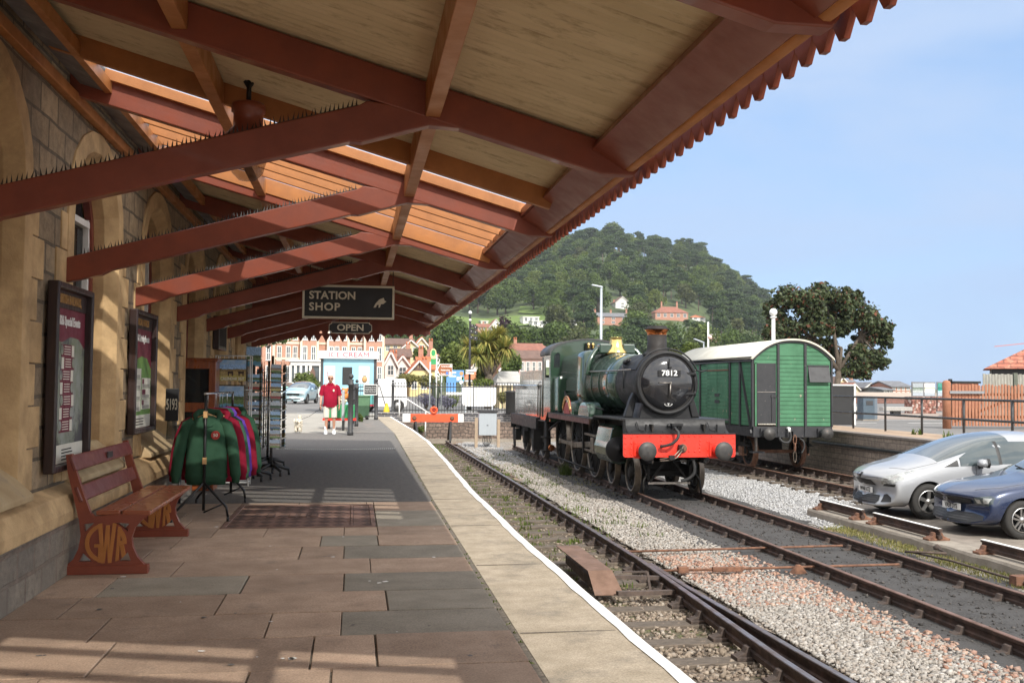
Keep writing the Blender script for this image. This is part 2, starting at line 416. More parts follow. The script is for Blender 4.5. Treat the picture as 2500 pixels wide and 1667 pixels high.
# land at platform level all round, out to the horizon
m_land = M('far ground', (.16, .17, .09), (.11, .12, .06), .95, scale=.02)
sheet('ground', [[(-4000, -400), (-2.9, -400), (-2.9, 5000), (-4000, 5000)], [(-2.9, 140), (4000, 140), (4000, 5000), (-2.9, 5000)], [(95, -400), (4000, -400), (4000, 140), (95, 140)]], m_land, -.03)
sheet('forecourt', [[(-2.9, 46.7), (15.9, 46.7), (15.9, 52), (-60, 52), (-60, 31.2), (1.25, 31.2), (1.2, 46.7)]], m_fore, -.006)
sheet('road', [[(15.9, -30), (95, -30), (95, 140), (-60, 140), (-60, 52.02), (15.9, 52.02)], ], m_road, -.002)
for k, (x0, x1, y, hh) in enumerate([(-30, -3, 69, .14), (-9, -5.4, 62.4, .1), (-14, 6, 92, .15)]):
    sheet('road_markings', [[(x0, y), (x1, y), (x1, y+hh), (x0, y+hh)]], m_line, .003)
rm = MB()
for x0 in np.arange(17.5, 60, 3.2):
    rm.box(x0, x0+1.7, 40.6, 40.75, .002, .004, m_line)
rm.box(17, 70, 44.3, 44.45, .002, .004, m_line)
tag(rm.build('road_markings'), kind='structure')
sheet('pavement', [[(17, 45.2), (80, 45.2), (80, 58), (17, 58)]], M('promenade paving', (.33, .27, .23), (.27, .22, .185), .9, scale=1.5, bmp=.2, bscale=30), .006)
# platform
def ex(y):   # the platform's wavy outer edge
    return float(np.interp(y, [-10, 5, 9.4, 14.4, 20, 26.5, 33, 40, 46.6], [1.78, 1.74, 1.68, 1.71, 1.86, 1.99, 1.97, 1.84, 1.72]))+.004*sin(y*1.7)+.003*sin(y*4.1)
def jx(y): return float(np.interp(y, [-10, 5, 13, 31, 46.6], [.96, .98, 1.02, 1.23, 1.0]))
ys = list(np.arange(-8, 46.61, .3))
b = MB()
for a, c in zip(ys[:-1], ys[1:]):   # body of the platform under its surfaces
    b.add([(-3.0, a, -.022), (jx(a)+.02, a, -.022), (jx(c)+.02, c, -.022), (-3.0, c, -.022)], [(0, 1, 2, 3)], m_joint)
tag(b.build('platform'), kind='structure')
b = MB()
ya = [y for y in ys if 12.95 <= y <= 31.3]
for a, c in zip(ya[:-1], ya[1:]):
    b.add([(-3.0, a, -.004), (jx(a)-.01+.012*sin(a*9), a, -.004), (jx(c)-.01+.012*sin(c*9), c, -.004), (-3.0, c, -.004)], [(0, 1, 2, 3)], m_asph)
tag(b.build('asphalt_surface'), kind='structure')
b = MB()
b.add([(-.1, 31.2, -.004), (jx(31.2)-.01, 31.2, -.004), (1.05, 43, -.004), (.05, 43, -.004)], [(0, 1, 2, 3)], M('platform end tarmac', (.2, .185, .165), (.14, .13, .12), .9, scale=5, bmp=.3, bscale=150, dirt=(.3, .23, .18), dscale=1.2))
tag(b.build('pathway'), kind='structure')
b = MB()
for a, c in zip(ys[:-1], ys[1:]):
    b.add([(jx(a)+.02, a, .0), (ex(a)-.075, a, .006), (ex(c)-.075, c, .006), (jx(c)+.02, c, .0)], [(0, 1, 2, 3)], m_edge)
    b.add([(jx(a)-.03, a, -.012), (jx(a)+.021, a, -.003), (jx(c)+.021, c, -.003), (jx(c)-.03, c, -.012)], [(0, 1, 2, 3)], m_joint)
    b.add([(ex(a)-.02, a, -.1), (ex(a)-.02, a, -1.2), (ex(c)-.02, c, -1.2), (ex(c)-.02, c, -.1)], [(0, 1, 2, 3)], m_edge)
tag(b.build('platform_edge'), kind='structure')
b = MB()
for i, (a, c) in enumerate(zip(ys[:-1], ys[1:])):
    ja, jc = .006*sin(i*2.3), .006*sin((i+1)*2.3)
    pr = [(-.1+0, .007), (-.02, .006), (0, -.012), (0, -.12), (-.03, -.13)]
    A = [(ex(a)+q[0]+(ja if k == 0 else 0), a, q[1]+.004) for k, q in enumerate(pr)]; B = [(ex(c)+q[0]+(jc if k == 0 else 0), c, q[1]+.004) for k, q in enumerate(pr)]
    b.loft([A, B], m_line, closed=False, smooth=False)
tag(b.build('platform_line'), kind='structure')
b = MB()     # transverse joints across the coping, as narrow sandy strips
for y in (4.3, 6.05, 8.35, 10.7, 13.2, 15.9, 18.4, 21.2, 24):
    b.box(jx(y)+.03, ex(y)-.12, y, y+.012, .0045, .0075, m_joint)
tag(b.build('platform_joints'), kind='structure')
# paving slabs, each a block of its own shape inside one surface
b = MB(); y = -3.
row = 0
while y < 12.95:
    d = min(.66+rnd.uniform(-.05, .05), 13-y-.0)
    if 13-y-d < .3: d = 13-y
    cuts = [-2.4]; x = -2.4+rnd.uniform(.5, 1.1)
    while x < .62: cuts.append(x); x += rnd.uniform(.85, 1.35)
    xe = .2+rnd.uniform(-.06, .06) if row % 2 else rnd.uniform(-.1, .0)
    cuts = [c for c in cuts if c < xe-.35]+[xe, jx(y)-.012]
    for x0, x1 in zip(cuts[:-1], cuts[1:]):
        g = m_slabg if (x1 > .8 and rnd.random() < .3) or rnd.random() < .04 else m_slab
        if y+d > 10.75 and y < 12.75 and x1 > -1.36 and x0 < .26:      # the iron hatch interrupts the slabs
            if x0 < -1.36: b.box(x0+.005, -1.365, y+.005, y+d-.005, -.07, rnd.uniform(-.003, .001), g)
            if y < 10.74: b.box(max(x0, -1.36)+.004, min(x1, .26)-.004, y+.005, 10.745, -.07, -.002, g)
            if y+d > 12.76: b.box(max(x0, -1.36)+.004, min(x1, .26)-.004, 12.755, y+d-.005, -.07, -.002, g)
            if x1 > .26: b.box(.265, x1-.005, y+.005, y+d-.005, -.07, rnd.uniform(-.003, .001), g)
            continue
        j = rnd.uniform(-.004, .004)
        b.box(x0+.005, x1-.005+j, y+.005, y+d-.005, -.07, rnd.uniform(-.004, .002), g)
    y += d; row += 1
o = b.build('paving', bev=.004); tag(o, kind='structure')
# the cast iron hatch let into the paving
h = thing('floor_hatch', 'rusty brown iron hatch cover with diamond pattern let into the paving', 'hatch', (-.55, 11.75, 0))
b = MB()
for x0, x1, y0, y1 in ((-.8, .8, -.99, -.94), (-.8, .8, .94, .99), (-.8, -.75, -.94, .94), (.75, .8, -.94, .94), (.53, .56, -.94, .94)): b.box(x0, x1, y0, y1, -.06, .004, m_iron)
b.build('frame', h, bev=.004)
b = MB(); b.box(-.745, .525, -.935, .935, -.06, -.004, m_iron); b.box(.565, .745, -.935, .935, -.06, -.004, m_iron)
md = M('hatch dark iron', (.13, .08, .062), (.1, .062, .05), .6, scale=8, metal=.25)
for i in range(10):
    for j in range(7):
        x = -.68+.155*i; yy = -.8+.267*j
        if x > .44 and x < .62: continue
        b.add([(x-.07, yy, -.002), (x, yy-.125, -.002), (x+.07, yy, -.002), (x, yy+.125, -.002)], [(0, 1, 2, 3)], md)
b.build('cover_plate', h)
for x in (-.36, -.12, .0, .12):
    b = MB(); b.box(x-.045, x+.045, -.13, .13, -.004, .0035, md); b.box(x-.03, x+.03, -.1, .1, .0035, .006, m_iron); b.build('lifting_plate', h, bev=.003)
# ------------------------------------------------------------------ beds in the yard
sheet('dirty_ballast', [rag(1.5, 4.3, -2, 46.6, .5, .16)], m_ballb, -1.19)
sheet('grey_gravel', [rag(8.75, 14.2, 17.7, 46.6, .5, .1), rag(4.9, 6.1, 33, 46.6, .5, .2)], m_ballg, -1.118)
sheet('cinder_bed', [rag(5.75, 8.72, -2, 40, .35, .17)], m_cind, -1.108)
def stones(name, mat, zones, label=None):
    vs = []; cube = np.array([(x, y, z) for z in (-1, 1) for y in (-1, 1) for x in (-1, 1)], float)
    fc = np.array([(0, 2, 3, 1), (4, 5, 7, 6), (0, 1, 5, 4), (1, 3, 7, 5), (3, 2, 6, 7), (2, 0, 4, 6)])
    for (x0, x1, y0, y1, z, n, s0, s1) in zones:
        k = int(n)
        t = rs.rand(k); yy = y0+(y1-y0)*t
        P = np.stack([x0+(x1-x0)*rs.rand(k), yy, np.full(k, z)], 1)
        sz = (s0+(s1-s0)*rs.rand(k)**1.6)[:, None, None]
        sh = cube[None]*(.55+.6*rs.rand(k, 1, 3))*np.array([1, 1, .75])+rs.randn(k, 8, 3)*.24
        a = rs.rand(k)*2*pi; tl = rs.randn(k)*.5
        R = np.zeros((k, 3, 3)); R[:, 0, 0] = np.cos(a); R[:, 0, 1] = -np.sin(a); R[:, 1, 0] = np.sin(a); R[:, 1, 1] = np.cos(a); R[:, 2, 2] = 1
        T = np.zeros((k, 3, 3)); T[:, 0, 0] = 1; T[:, 1, 1] = np.cos(tl); T[:, 1, 2] = -np.sin(tl); T[:, 2, 1] = np.sin(tl); T[:, 2, 2] = np.cos(tl)
        v = np.einsum('kij,kvj->kvi', R @ T, sh*sz)+P[:, None]
        v[:, :, 2] += sz[:, :, 0]*.25
        vs.append(v)
    v = np.concatenate(vs); k = len(v)
    f = (fc[None]+8*np.arange(k)[:, None, None]).reshape(-1, 4)
    o = npmesh(name, v.reshape(-1, 3), f, [mat]); tag(o, label, None, None, 'stuff'); return o
def stonemat(name, cols, rough=.9):
    m, N, L, P = nt(name)
    g = N.new('ShaderNodeNewGeometry')
    r = N.new('ShaderNodeValToRGB'); e = r.color_ramp.elements
    while len(e) < len(cols): e.new(.5)
    for i, c in enumerate(cols): e[i].position = i/(len(cols)-1); e[i].color = rgb(c)
    L.new(g.outputs['Random Per Island'], r.inputs[0])
    n = noise(N, L, objco(N, L), 30, 4)
    L.new(mixc(N, L, 1., r.outputs[0], ramp(N, L, n, (.75,)*3, (1.08,)*3), 'MULTIPLY'), P.inputs['Base Color']); P.inputs['Roughness'].default_value = rough
    return m
m_st = stonemat('pale ballast stone', [(.22, .2, .175), (.37, .345, .31), (.3, .27, .235), (.46, .435, .4), (.27, .225, .185), (.4, .37, .33)])
m_str = stonemat('rust stained stone', [(.3, .16, .11), (.4, .25, .18), (.44, .33, .26), (.28, .14, .1), (.36, .27, .22)])
m_stb = stonemat('brown ballast stone', [(.16, .12, .09), (.25, .2, .15), (.33, .27, .21), (.2, .15, .11), (.38, .33, .27)])
m_stg = stonemat('grey gravel stone', [(.3, .3, .3), (.42, .42, .42), (.36, .355, .345), (.5, .5, .5), (.26, .26, .27)])
m_std = stonemat('black cinder', [(.035, .033, .032), (.075, .07, .066), (.05, .047, .045), (.11, .1, .092)])
stones('ballast_stones', m_st, [(4.5, 6.05, 6.5, 13, -1.12, 12500, .01, .025), (4.5, 5.95, 13, 26, -1.12, 12500, .01, .024), (4.6, 5.8, 26, 42, -1.12, 4500, .013, .03), (4.5, 6.3, 3, 7, -1.12, 3500, .012, .032)])
stones('rust_stained_stones', m_str, [(4.55, 6.1, 11.5, 15.2, -1.112, 1000, .012, .026), (5.5, 6.15, 8, 13, -1.11, 600, .012, .028), (4.55, 5.4, 13, 15, -1.11, 500, .012, .028)])
stones('brown_ballast_stones', m_stb, [(1.7, 4.6, 3, 13, -1.185, 9000, .012, .028), (1.9, 4.6, 13, 44, -1.185, 4600, .012, .026)])
stones('grey_gravel_stones', m_stg, [(8.8, 11.6, 17.8, 27, -1.115, 9000, .01, .026), (8.8, 11.5, 27, 44, -1.115, 3500, .01, .026), (4.5, 6, 33, 45, -1.11, 1500, .012, .03), (13.4, 14.25, 15, 30, -1.1, 1500, .012, .028)])
stones('cinder_stones', m_std, [(5.9, 8.6, 6, 22, -1.105, 2300, .006, .02), (6., 8.5, 22, 38, -1.1, 500, .01, .03)])
# ------------------------------------------------------------------ tracks
RP = [(-.035, 0), (.035, 0), (.036, .05), (.012, .062), (.012, .118), (.034, .13), (.035, .16), (.03, .168), (-.03, .168), (-.035, .16), (-.034, .13), (-.012, .118), (-.012, .062), (-.036, .05)]
def rail_mesh(pts, ztop, head):
    b = MB(); rings = []
    for x, y in pts: rings.append([(x+p[0], y, ztop-.168+p[1]) for p in RP])
    b.loft(rings, m_rail, smooth=False)
    n = len(RP)
    b.mid(head)
    for k in range(len(b.f)):
        if k < (len(rings)-1)*n and (k % n) in (6, 7, 8): b.mi[k] = 1
    return b
def chair_mesh():
    b = MB()
    b.box(-.19, .19, -.09, .09, 0, .035, m_chair)
    for s in (-1, 1):
        b.prism([(s*.19, .03), (s*.04, .03), (s*.04, .13), (s*.075, .125), (s*.1, .07)], 'y', -.055, .055, m_chair)
        b.cyl((s*.135, .06, .03), (s*.135, .06, .06), .018, m_chair, 6)
    return b
def track(name, label, rails, ztop, sl_y, sl_x0, sl_x1, sl_z, head, chairs=True, group=None, lean=0):
    yb = rails[0][0][1]
    t = thing(name, label, 'railway track', (0, 0, 0))
    for pts in rails:
        rail_mesh(pts, ztop, head).build('rail', t)
    sb = MB(); sb.box(sl_x0, sl_x1, -.125, .125, -.13, 0, m_sleep)
    s0 = sb.build('sleeper', t, bev=.012); s0.location = (0, sl_y[0], sl_z)
    cm = chair_mesh().build('rail_chair', s0, bev=.006)
    def rx(pts, y): return float(np.interp(y, [p[1] for p in pts], [p[0] for p in pts]))
    first = True
    for y in sl_y:
        if first: s = s0
        else:
            s = s0.copy(); COL.objects.link(s); s.parent = t
        s.location = (rnd.uniform(-.04, .04), y+rnd.uniform(-.03, .03), sl_z+rnd.uniform(-.008, .004))
        for k, pts in enumerate(rails[:2]):
            if first and k == 0: c = cm
            else:
                c = cm.copy(); COL.objects.link(c)
            c.parent = s; c.location = (rx(pts, s.location.y)-s.location.x, 0, ztop-.168-.035-s.location.z)
        first = False
    return t
track('railway_track', 'platform track of old timber sleepers ending at the red buffer stop', [
    [(2.42, -4), (2.5, 14), (2.52, 26), (2.5, 44.2)], [(3.74, -4), (3.87, 8.8), (3.99, 12), (4.05, 14), (4.07, 24), (4.02, 44.2)],
    [(4.38, -4), (4.23, 5), (4.13, 9), (4.085, 12), (4.1, 13.6)]], -.95, list(np.arange(3.2, 43.5, .78)), 1.95, 4.72, -1.15, m_railtop)
track('railway_track', 'middle track in black cinders under the steam locomotive', [[(6.5, -4), (6.5, 41)], [(8.0, -4), (8.0, 41)]], -.95, list(np.arange(5.4, 40, .76)), 5.95, 8.55, -1.14, m_rusttop)
track('railway_track', 'rusty siding track by the dock wall under the green van', [[(11.72, 8), (11.72, 44)], [(13.22, 8), (13.22, 44)]], -.85, list(np.arange(14.5, 43, .76)), 11.15, 13.8, -1.05, m_rust)
# point operating gear across the tracks
for k, (p, q, lab) in enumerate([((4.2, 15.05), (7.8, 15.25), 'far thin rusty rod crossing the ballast between the tracks'), ((4.2, 13.45), (7.8, 13.55), 'near rusty point rod with turnbuckle crossing the ballast')]):
    t = thing('point_rod', lab, 'point rod', (p[0], p[1], -1.0))
    b = MB(); b.tube([(0, 0, -.03), (q[0]-p[0], q[1]-p[1], -.03)], .018, m_rust, 8); b.build('rod', t)
    if k:
        b = MB(); b.box(.25, .4, -.03, .05, -.07, .02, m_rust); b.box(.75, 1.2, -.025, .04, -.06, .005, m_rust); b.prism([(1.85, -.12), (2.15, -.12), (2.03, .02), (1.97, .02)], 'y', -.05, .0, m_rust); b.build('turnbuckle', t, bev=.008)
t = thing('point_motor', 'brown rusted steel point machine cover between the near rails', 'point machine', tuple(onz(1470, 1400, -.95)))
Q = lambda u, v, z: tuple(onz(u, v, z))
mc = M('cover plate rust', (.19, .11, .075), (.13, .075, .05), .75, scale=5, bmp=.15, bscale=40, dirt=(.12, .075, .055), dscale=4)
b = MB()
T4 = [Q(1358, 1331, -.84), Q(1412, 1331, -.84), Q(1494, 1391, -.83), Q(1435, 1392, -.83)]
B4 = [T4[3], T4[2], Q(1523, 1450, -1.06), Q(1452, 1451, -1.06)]
for q4 in (T4, B4):
    b.add([Vector(p) for p in q4]+[Vector(p)-Vector((0, 0, .012)) for p in q4], [(0, 1, 2, 3), (7, 6, 5, 4), (0, 4, 5, 1), (1, 5, 6, 2), (2, 6, 7, 3), (3, 7, 4, 0)], mc)
b.build('cover', t, world=True)
b = MB(); c0 = Vector(T4[0]); c1 = Vector(T4[3]); b.beam(c0+V(.2, .0, -.2), c1+V(.15, .1, -.2), .12, .12, m_chair); b.build('casing', t, world=True)
b = MB(); r1 = Vector(T4[2]); b.beam(r1+V(-.1, .1, -.1), (4.0, r1.y+.3, -1.0), .06, .05, m_chair); b.beam(r1+V(-.05, -.45, -.2), (4.0, r1.y-.35, -1.05), .08, .05, m_chair)
b.beam(r1+V(.1, -.15, 0), r1+V(.42, -.15, 0), .03, .02, m_chair); b.beam(r1+V(.42, -.15, 0), r1+V(.42, -.3, -.25), .03, .02, m_chair)
b.build('drive_bar', t, world=True)
# crank gear by the kerb
t = thing('signal_crank', 'rusted signal crank and rods lying in the grass by the kerb', 'crank', (8.75, 13.1, -1.05))
b = MB(); b.tube([(-.1, 1.6, 0), (.0, .6, .02), (.05, -.2, .0), (.05, -3.4, .0)], .018, m_chair, 6); b.build('rod', t)
b = MB(); b.tube([(-.25, 1.5, .02), (.2, 1.1, .05), (.3, 1.5, .06)], .02, m_chair, 6); b.lathe([(.0, 0), (.06, 0), (.06, .05), (0, .09)], (.3, 1.5, .04), m_chair, n=10); b.build('crank', t)
b = MB(); b.box(-.06, .14, -.9, -.75, -.05, .08, m_rust); b.build('rod_joint', t, bev=.006)
# concrete kerb and the car park behind it
k = MB(); pts = [(9.22, 3), (9.2, 12), (9.24, 14.6), (9.2, 17.6), (9.2, 19.6)]
ky = list(np.arange(2, 19.61, .35)); rings = []
for y in ky:
    j = .012*sin(y*5.3)+.01*sin(y*11.7)
    rings.append([(9.18+j, y, -1.2), (9.19+j, y, -1.0+j*.3), (9.215+j, y, -.962), (9.62, y, -.958), (9.62, y, -1.2)])
k.loft(rings, m_conc, smooth=False); tag(k.build('kerb'), kind='structure')
sheet('car_park', [[(9.6, 1), (14.45, 1), (14.45, 20.4), (11.3, 20.3), (9.6, 19.6)], [(14.3, 1), (40, 1), (40, 14), (14.3, 14)]], m_park, -.965)
# short lengths of rail as wheel stops on the kerb
def rail_stop(y0, y1, lab):
    t = thing('rail_stop', lab, 'wheel stop', (9.42, (y0+y1)/2, -.96), 0, 'short rails along the car park kerb')
    hl = (y1-y0)/2
    rb = rail_mesh([(0, -hl), (0, hl)], .2, m_line); rb.build('rail', t)
    for s in (-1, 1):
        c = chair_mesh().build('rail_chair', t, bev=.006); c.location = (0, s*(hl-.12), 0)
    for o in t.children:
        if o.name.startswith('rail_chair') and o.data.materials: o.data.materials[0] = m_rust
rail_stop(17.6, 19.35, 'far rail stop with whitened top in front of the silver car')
rail_stop(15.1, 17.2, 'middle rail stop with whitened top on the kerb between the two cars')
rail_stop(11.7, 14.0, 'near rail stop with whitened top on the kerb by the dark blue car')
# ------------------------------------------------------------------ weeds
def blades(name, spots, m, hmin, hmax, wd=.008, label=None, kind='stuff'):
    vs = []; fs = []
    for (x, y, z, n, r) in spots:
        for _ in range(n):
            a = rnd.uniform(0, 2*pi); q = r*sqrt(rnd.random()); px = x+q*cos(a); py = y+q*sin(a)
            h_ = rnd.uniform(hmin, hmax); t = rnd.uniform(0, 2*pi); l = rnd.uniform(.1, .7)*h_
            dx, dy = cos(t), sin(t); k = len(vs)
            vs += [(px-dy*wd, py+dx*wd, z), (px+dy*wd, py-dx*wd, z), (px+dx*l*.4+dy*wd*.7, py+dy*l*.4-dx*wd*.7, z+h_*.65), (px+dx*l*.4-dy*wd*.7, py+dy*l*.4+dx*wd*.7, z+h_*.65), (px+dx*l, py+dy*l, z+h_), (px+dx*l, py+dy*l, z+h_)]
            fs += [(k, k+1, k+2, k+3), (k+3, k+2, k+4, k+5)]
    o = npmesh(name, np.array(vs), np.array(fs), [m]); tag(o, label, kind=kind); return o
sp = [(rnd.uniform(2.0, 3.9), rnd.uniform(13, 44), -1.185, 11, .12) for _ in range(330)]
sp += [(rnd.uniform(4.15, 5.6), rnd.uniform(17, 38), -1.12, 12, .2) for _ in range(90)]
sp += [(4.2+rnd.uniform(-.1, .1), rnd.uniform(11, 30), -1.17, 11, .08) for _ in range(40)]
sp += [(rnd.uniform(1.95, 4), rnd.uniform(39, 45), -1.18, 22, .2) for _ in range(50)]
blades('weeds', sp, m_grass, .03, .11, .01)
blades('dry_grass', [(rnd.uniform(8.7, 9.15), rnd.uniform(9, 18), -1.12, 22, .16) for _ in range(190)]+[(rnd.uniform(5, 6.4), rnd.uniform(23, 40), -1.12, 14, .2) for _ in range(70)], m_dry, .02, .07, .007)
blades('kerb_grass', [(rnd.uniform(8.75, 9.15), rnd.uniform(9, 18), -1.12, 12, .16) for _ in range(90)], m_grass, .015, .05, .006)
blades('platform_moss', [(jx(y)-.0, y, -.01, 5, .02) for y in np.arange(5, 30, .22) if rnd.random() < .5], m_grass, .008, .02, .006)
o = blades('grass_tuft', [(6.15, 28.9, -1.12, 110, .17)], m_grass, .2, .42, .012, kind=None); tag(o, 'bright green grass tuft growing beside the locomotive driving wheel', 'grass tuft')

b = MB()
for _ in range(46):
    y = rnd.uniform(4.6, 12.5)**1.0; x = rnd.uniform(-1.9, .9); r_ = rnd.uniform(.006, .022); a0 = rnd.uniform(0, 6)
    b.add([(x+r_*rnd.uniform(.5, 1.4)*cos(a0+.9*k), y+r_*rnd.uniform(.5, 1.4)*sin(a0+.9*k), .0032) for k in range(7)], [tuple(range(7))], m_line if rnd.random() < .6 else m_asph)
o = b.build('paving_spots'); tag(o, kind='stuff')
# ================================================================== station building and canopy
from mathutils.geometry import tessellate_polygon
m_stone = brickmat('rubble masonry', (.42, .31, .19), (.27, .2, .13), (.15, .115, .08), .43, .235, 'YZX', .014, .92, .45, .9, dirt=(.14, .115, .085), warp=.05)
m_stonelow = brickmat('grey rubble masonry', (.3, .255, .2), (.2, .175, .145), (.24, .185, .145), .36, .2, 'YZX', .016, .92, .4, .9, dirt=(.19, .165, .135), warp=.03)
m_ham = M('golden ham stone', (.6, .41, .21), (.42, .28, .14), .88, scale=4, bmp=.35, bscale=70, dirt=(.26, .175, .09), dscale=1.6, dfac=(.5, .75))
m_sill = M('sill stone', (.5, .38, .22), (.4, .29, .16), .85, scale=4, bmp=.25, bscale=70, dirt=(.24, .19, .13), dscale=2)
m_red = M('maroon brown paint', (.24, .054, .026), (.195, .042, .021), .42, scale=5, bmp=.06, bscale=25, coat=.25)
m_redmat = M('maroon frame paint', (.19, .04, .025), (.14, .03, .02), .45, scale=5)
m_org = M('orange brown varnished timber', (.45, .18, .055), (.35, .135, .04), .42, scale=5, stretch=(1, 1, 1), bmp=.1, bscale=30)
m_corr = M('cream corrugated sheet', (.66, .54, .35), (.57, .46, .29), .75, scale=2, stretch=(.6, 3, 1), dirt=(.3, .22, .125), dscale=6, dfac=(.53, .72))
m_white = M('white gloss paint', (.8, .8, .78), (.72, .72, .69), .4, scale=8)
m_glass = glassy('window glass', (.5, .55, .55), .45, .03, (.03, .035, .04))
m_roofg = glassy('roof glazing', (.95, .95, .94), .93, .1)
_n, _l = m_roofg.node_tree.nodes, m_roofg.node_tree.links
_t = _n.new('ShaderNodeBsdfTranslucent'); _t.inputs[0].default_value = (.95, .93, .88, 1); _x = _n.new('ShaderNodeMixShader'); _x.inputs[0].default_value = .16
_o = _n['Material Output'].inputs['Surface']; _s = _o.links[0].from_socket; _l.new(_s, _x.inputs[1]); _l.new(_t.outputs[0], _x.inputs[2]); _l.new(_x.outputs[0], _o)
m_black = M('black paint', (.014, .014, .015), (.02, .02, .02), .5, scale=10)
m_spike = M('black plastic spikes', (.012, .012, .012), (.02, .02, .02), .5)
m_slate = M('grey lead flashing', (.2, .2, .21), (.13, .13, .14), .6, scale=4, dirt=(.3, .3, .3), dscale=5)
m_dark = M('dark interior', (.03, .022, .018), (.02, .016, .013), .9)
m_cream = M('cream sign paint', (.72, .66, .52), (.65, .6, .47), .5)
m_wood = M('dark stained wood', (.03, .011, .009), (.02, .009, .008), .45, scale=5, stretch=(6, 6, 1), coat=.2)
def tess(b, outer, holes, mp, m, flip=False):
    loops = [[Vector((p[0], p[1], 0)) for p in l] for l in [outer]+holes]
    pts = [p for l in [outer]+holes for p in l]
    tr = tessellate_polygon(loops)
    b.add([mp(p) for p in pts], [tuple(reversed(t)) if flip else tuple(t) for t in tr], m)
def plate(b, outer, holes, mp2, m):
    """plate with real holes; mp2(p, side) maps a 2-D point to either face"""
    for s in (0, 1): tess(b, outer, holes, lambda p: mp2(p, s), m, s == 0)
    for l in [outer]+holes:
        n = len(l); v = [mp2(p, 0) for p in l]+[mp2(p, 1) for p in l]
        b.add(v, [(i, (i+1) % n, n+(i+1) % n, n+i) for i in range(n)], m)
WX = -2.33
def arch(c, hw, z0, zs, rise, n=10):
    """outline of a pointed-arched opening, anticlockwise from its lower left"""
    p = [(c-hw, z0), (c+hw, z0)]
    for i in range(n+1):
        a = pi*i/n; k = abs(cos(a))
        p.append((c+hw*cos(a), zs+rise*(sin(a)**.85)))
    return p
building = thing('station_building', 'stone station building with golden window surrounds along the platform', 'station', (-2.7, 10, 0))
WIN = [(.98, 'w'), (3.84, 'w'), (6.69, 'w'), (9.55, 'w'), (12.4, 'w'), (15.25, 'd'), (18.1, 'w'), (20.95, 'd')]
outer = [(-6, .0), (24.6, .0), (24.6, 4.3), (-6, 4.3)]
holes = [arch(c, .84, .66 if k == 'w' else .02, 2.85, .76) for c, k in WIN]
b = MB(); tess(b, outer, holes, lambda p: (WX, p[0], p[1]), m_stone)
b.box(-3.4, -2.34, 24.58, 24.6, 0, 4.3, m_stone); b.box(-3.4, -3.38, -6, 24.6, 0, 4.3, m_dark)
b.box(-3.4, -2.34, -6.02, -6, 0, 4.3, m_stone); b.box(-3.4, WX, -6, 24.6, 4.28, 4.3, m_dark)
b.build('wall', building, world=True, fixn=False)
b = MB(); y0 = -6
for c, k in WIN+[(27, 'w')]:
    segs = [(y0, min(24.6, c-.9 if k == 'd' else 24.6))] if k == 'd' else None
    if k == 'd': b.prism([(WX, .0), (-2.18, .0), (-2.18, .42), (WX, .42)], 'y', y0, c-.9, m_stonelow); y0 = c+.9
b.prism([(WX, .0), (-2.18, .0), (-2.18, .42), (WX, .42)], 'y', y0, 24.6, m_stonelow)
b.build('plinth', building, world=True)
b = MB(); y0 = -6
for c, k in WIN:
    if k == 'd': b.prism([(WX, .42), (-2.15, .42), (-2.15, .5), (-2.2, .62), (WX, .68)], 'y', y0, c-.9, m_ham); y0 = c+.9
b.prism([(WX, .42), (-2.15, .42), (-2.15, .5), (-2.2, .62), (WX, .68)], 'y', y0, 24.6, m_ham)
b.build('plinth_moulding', building, world=True, bev=.008)
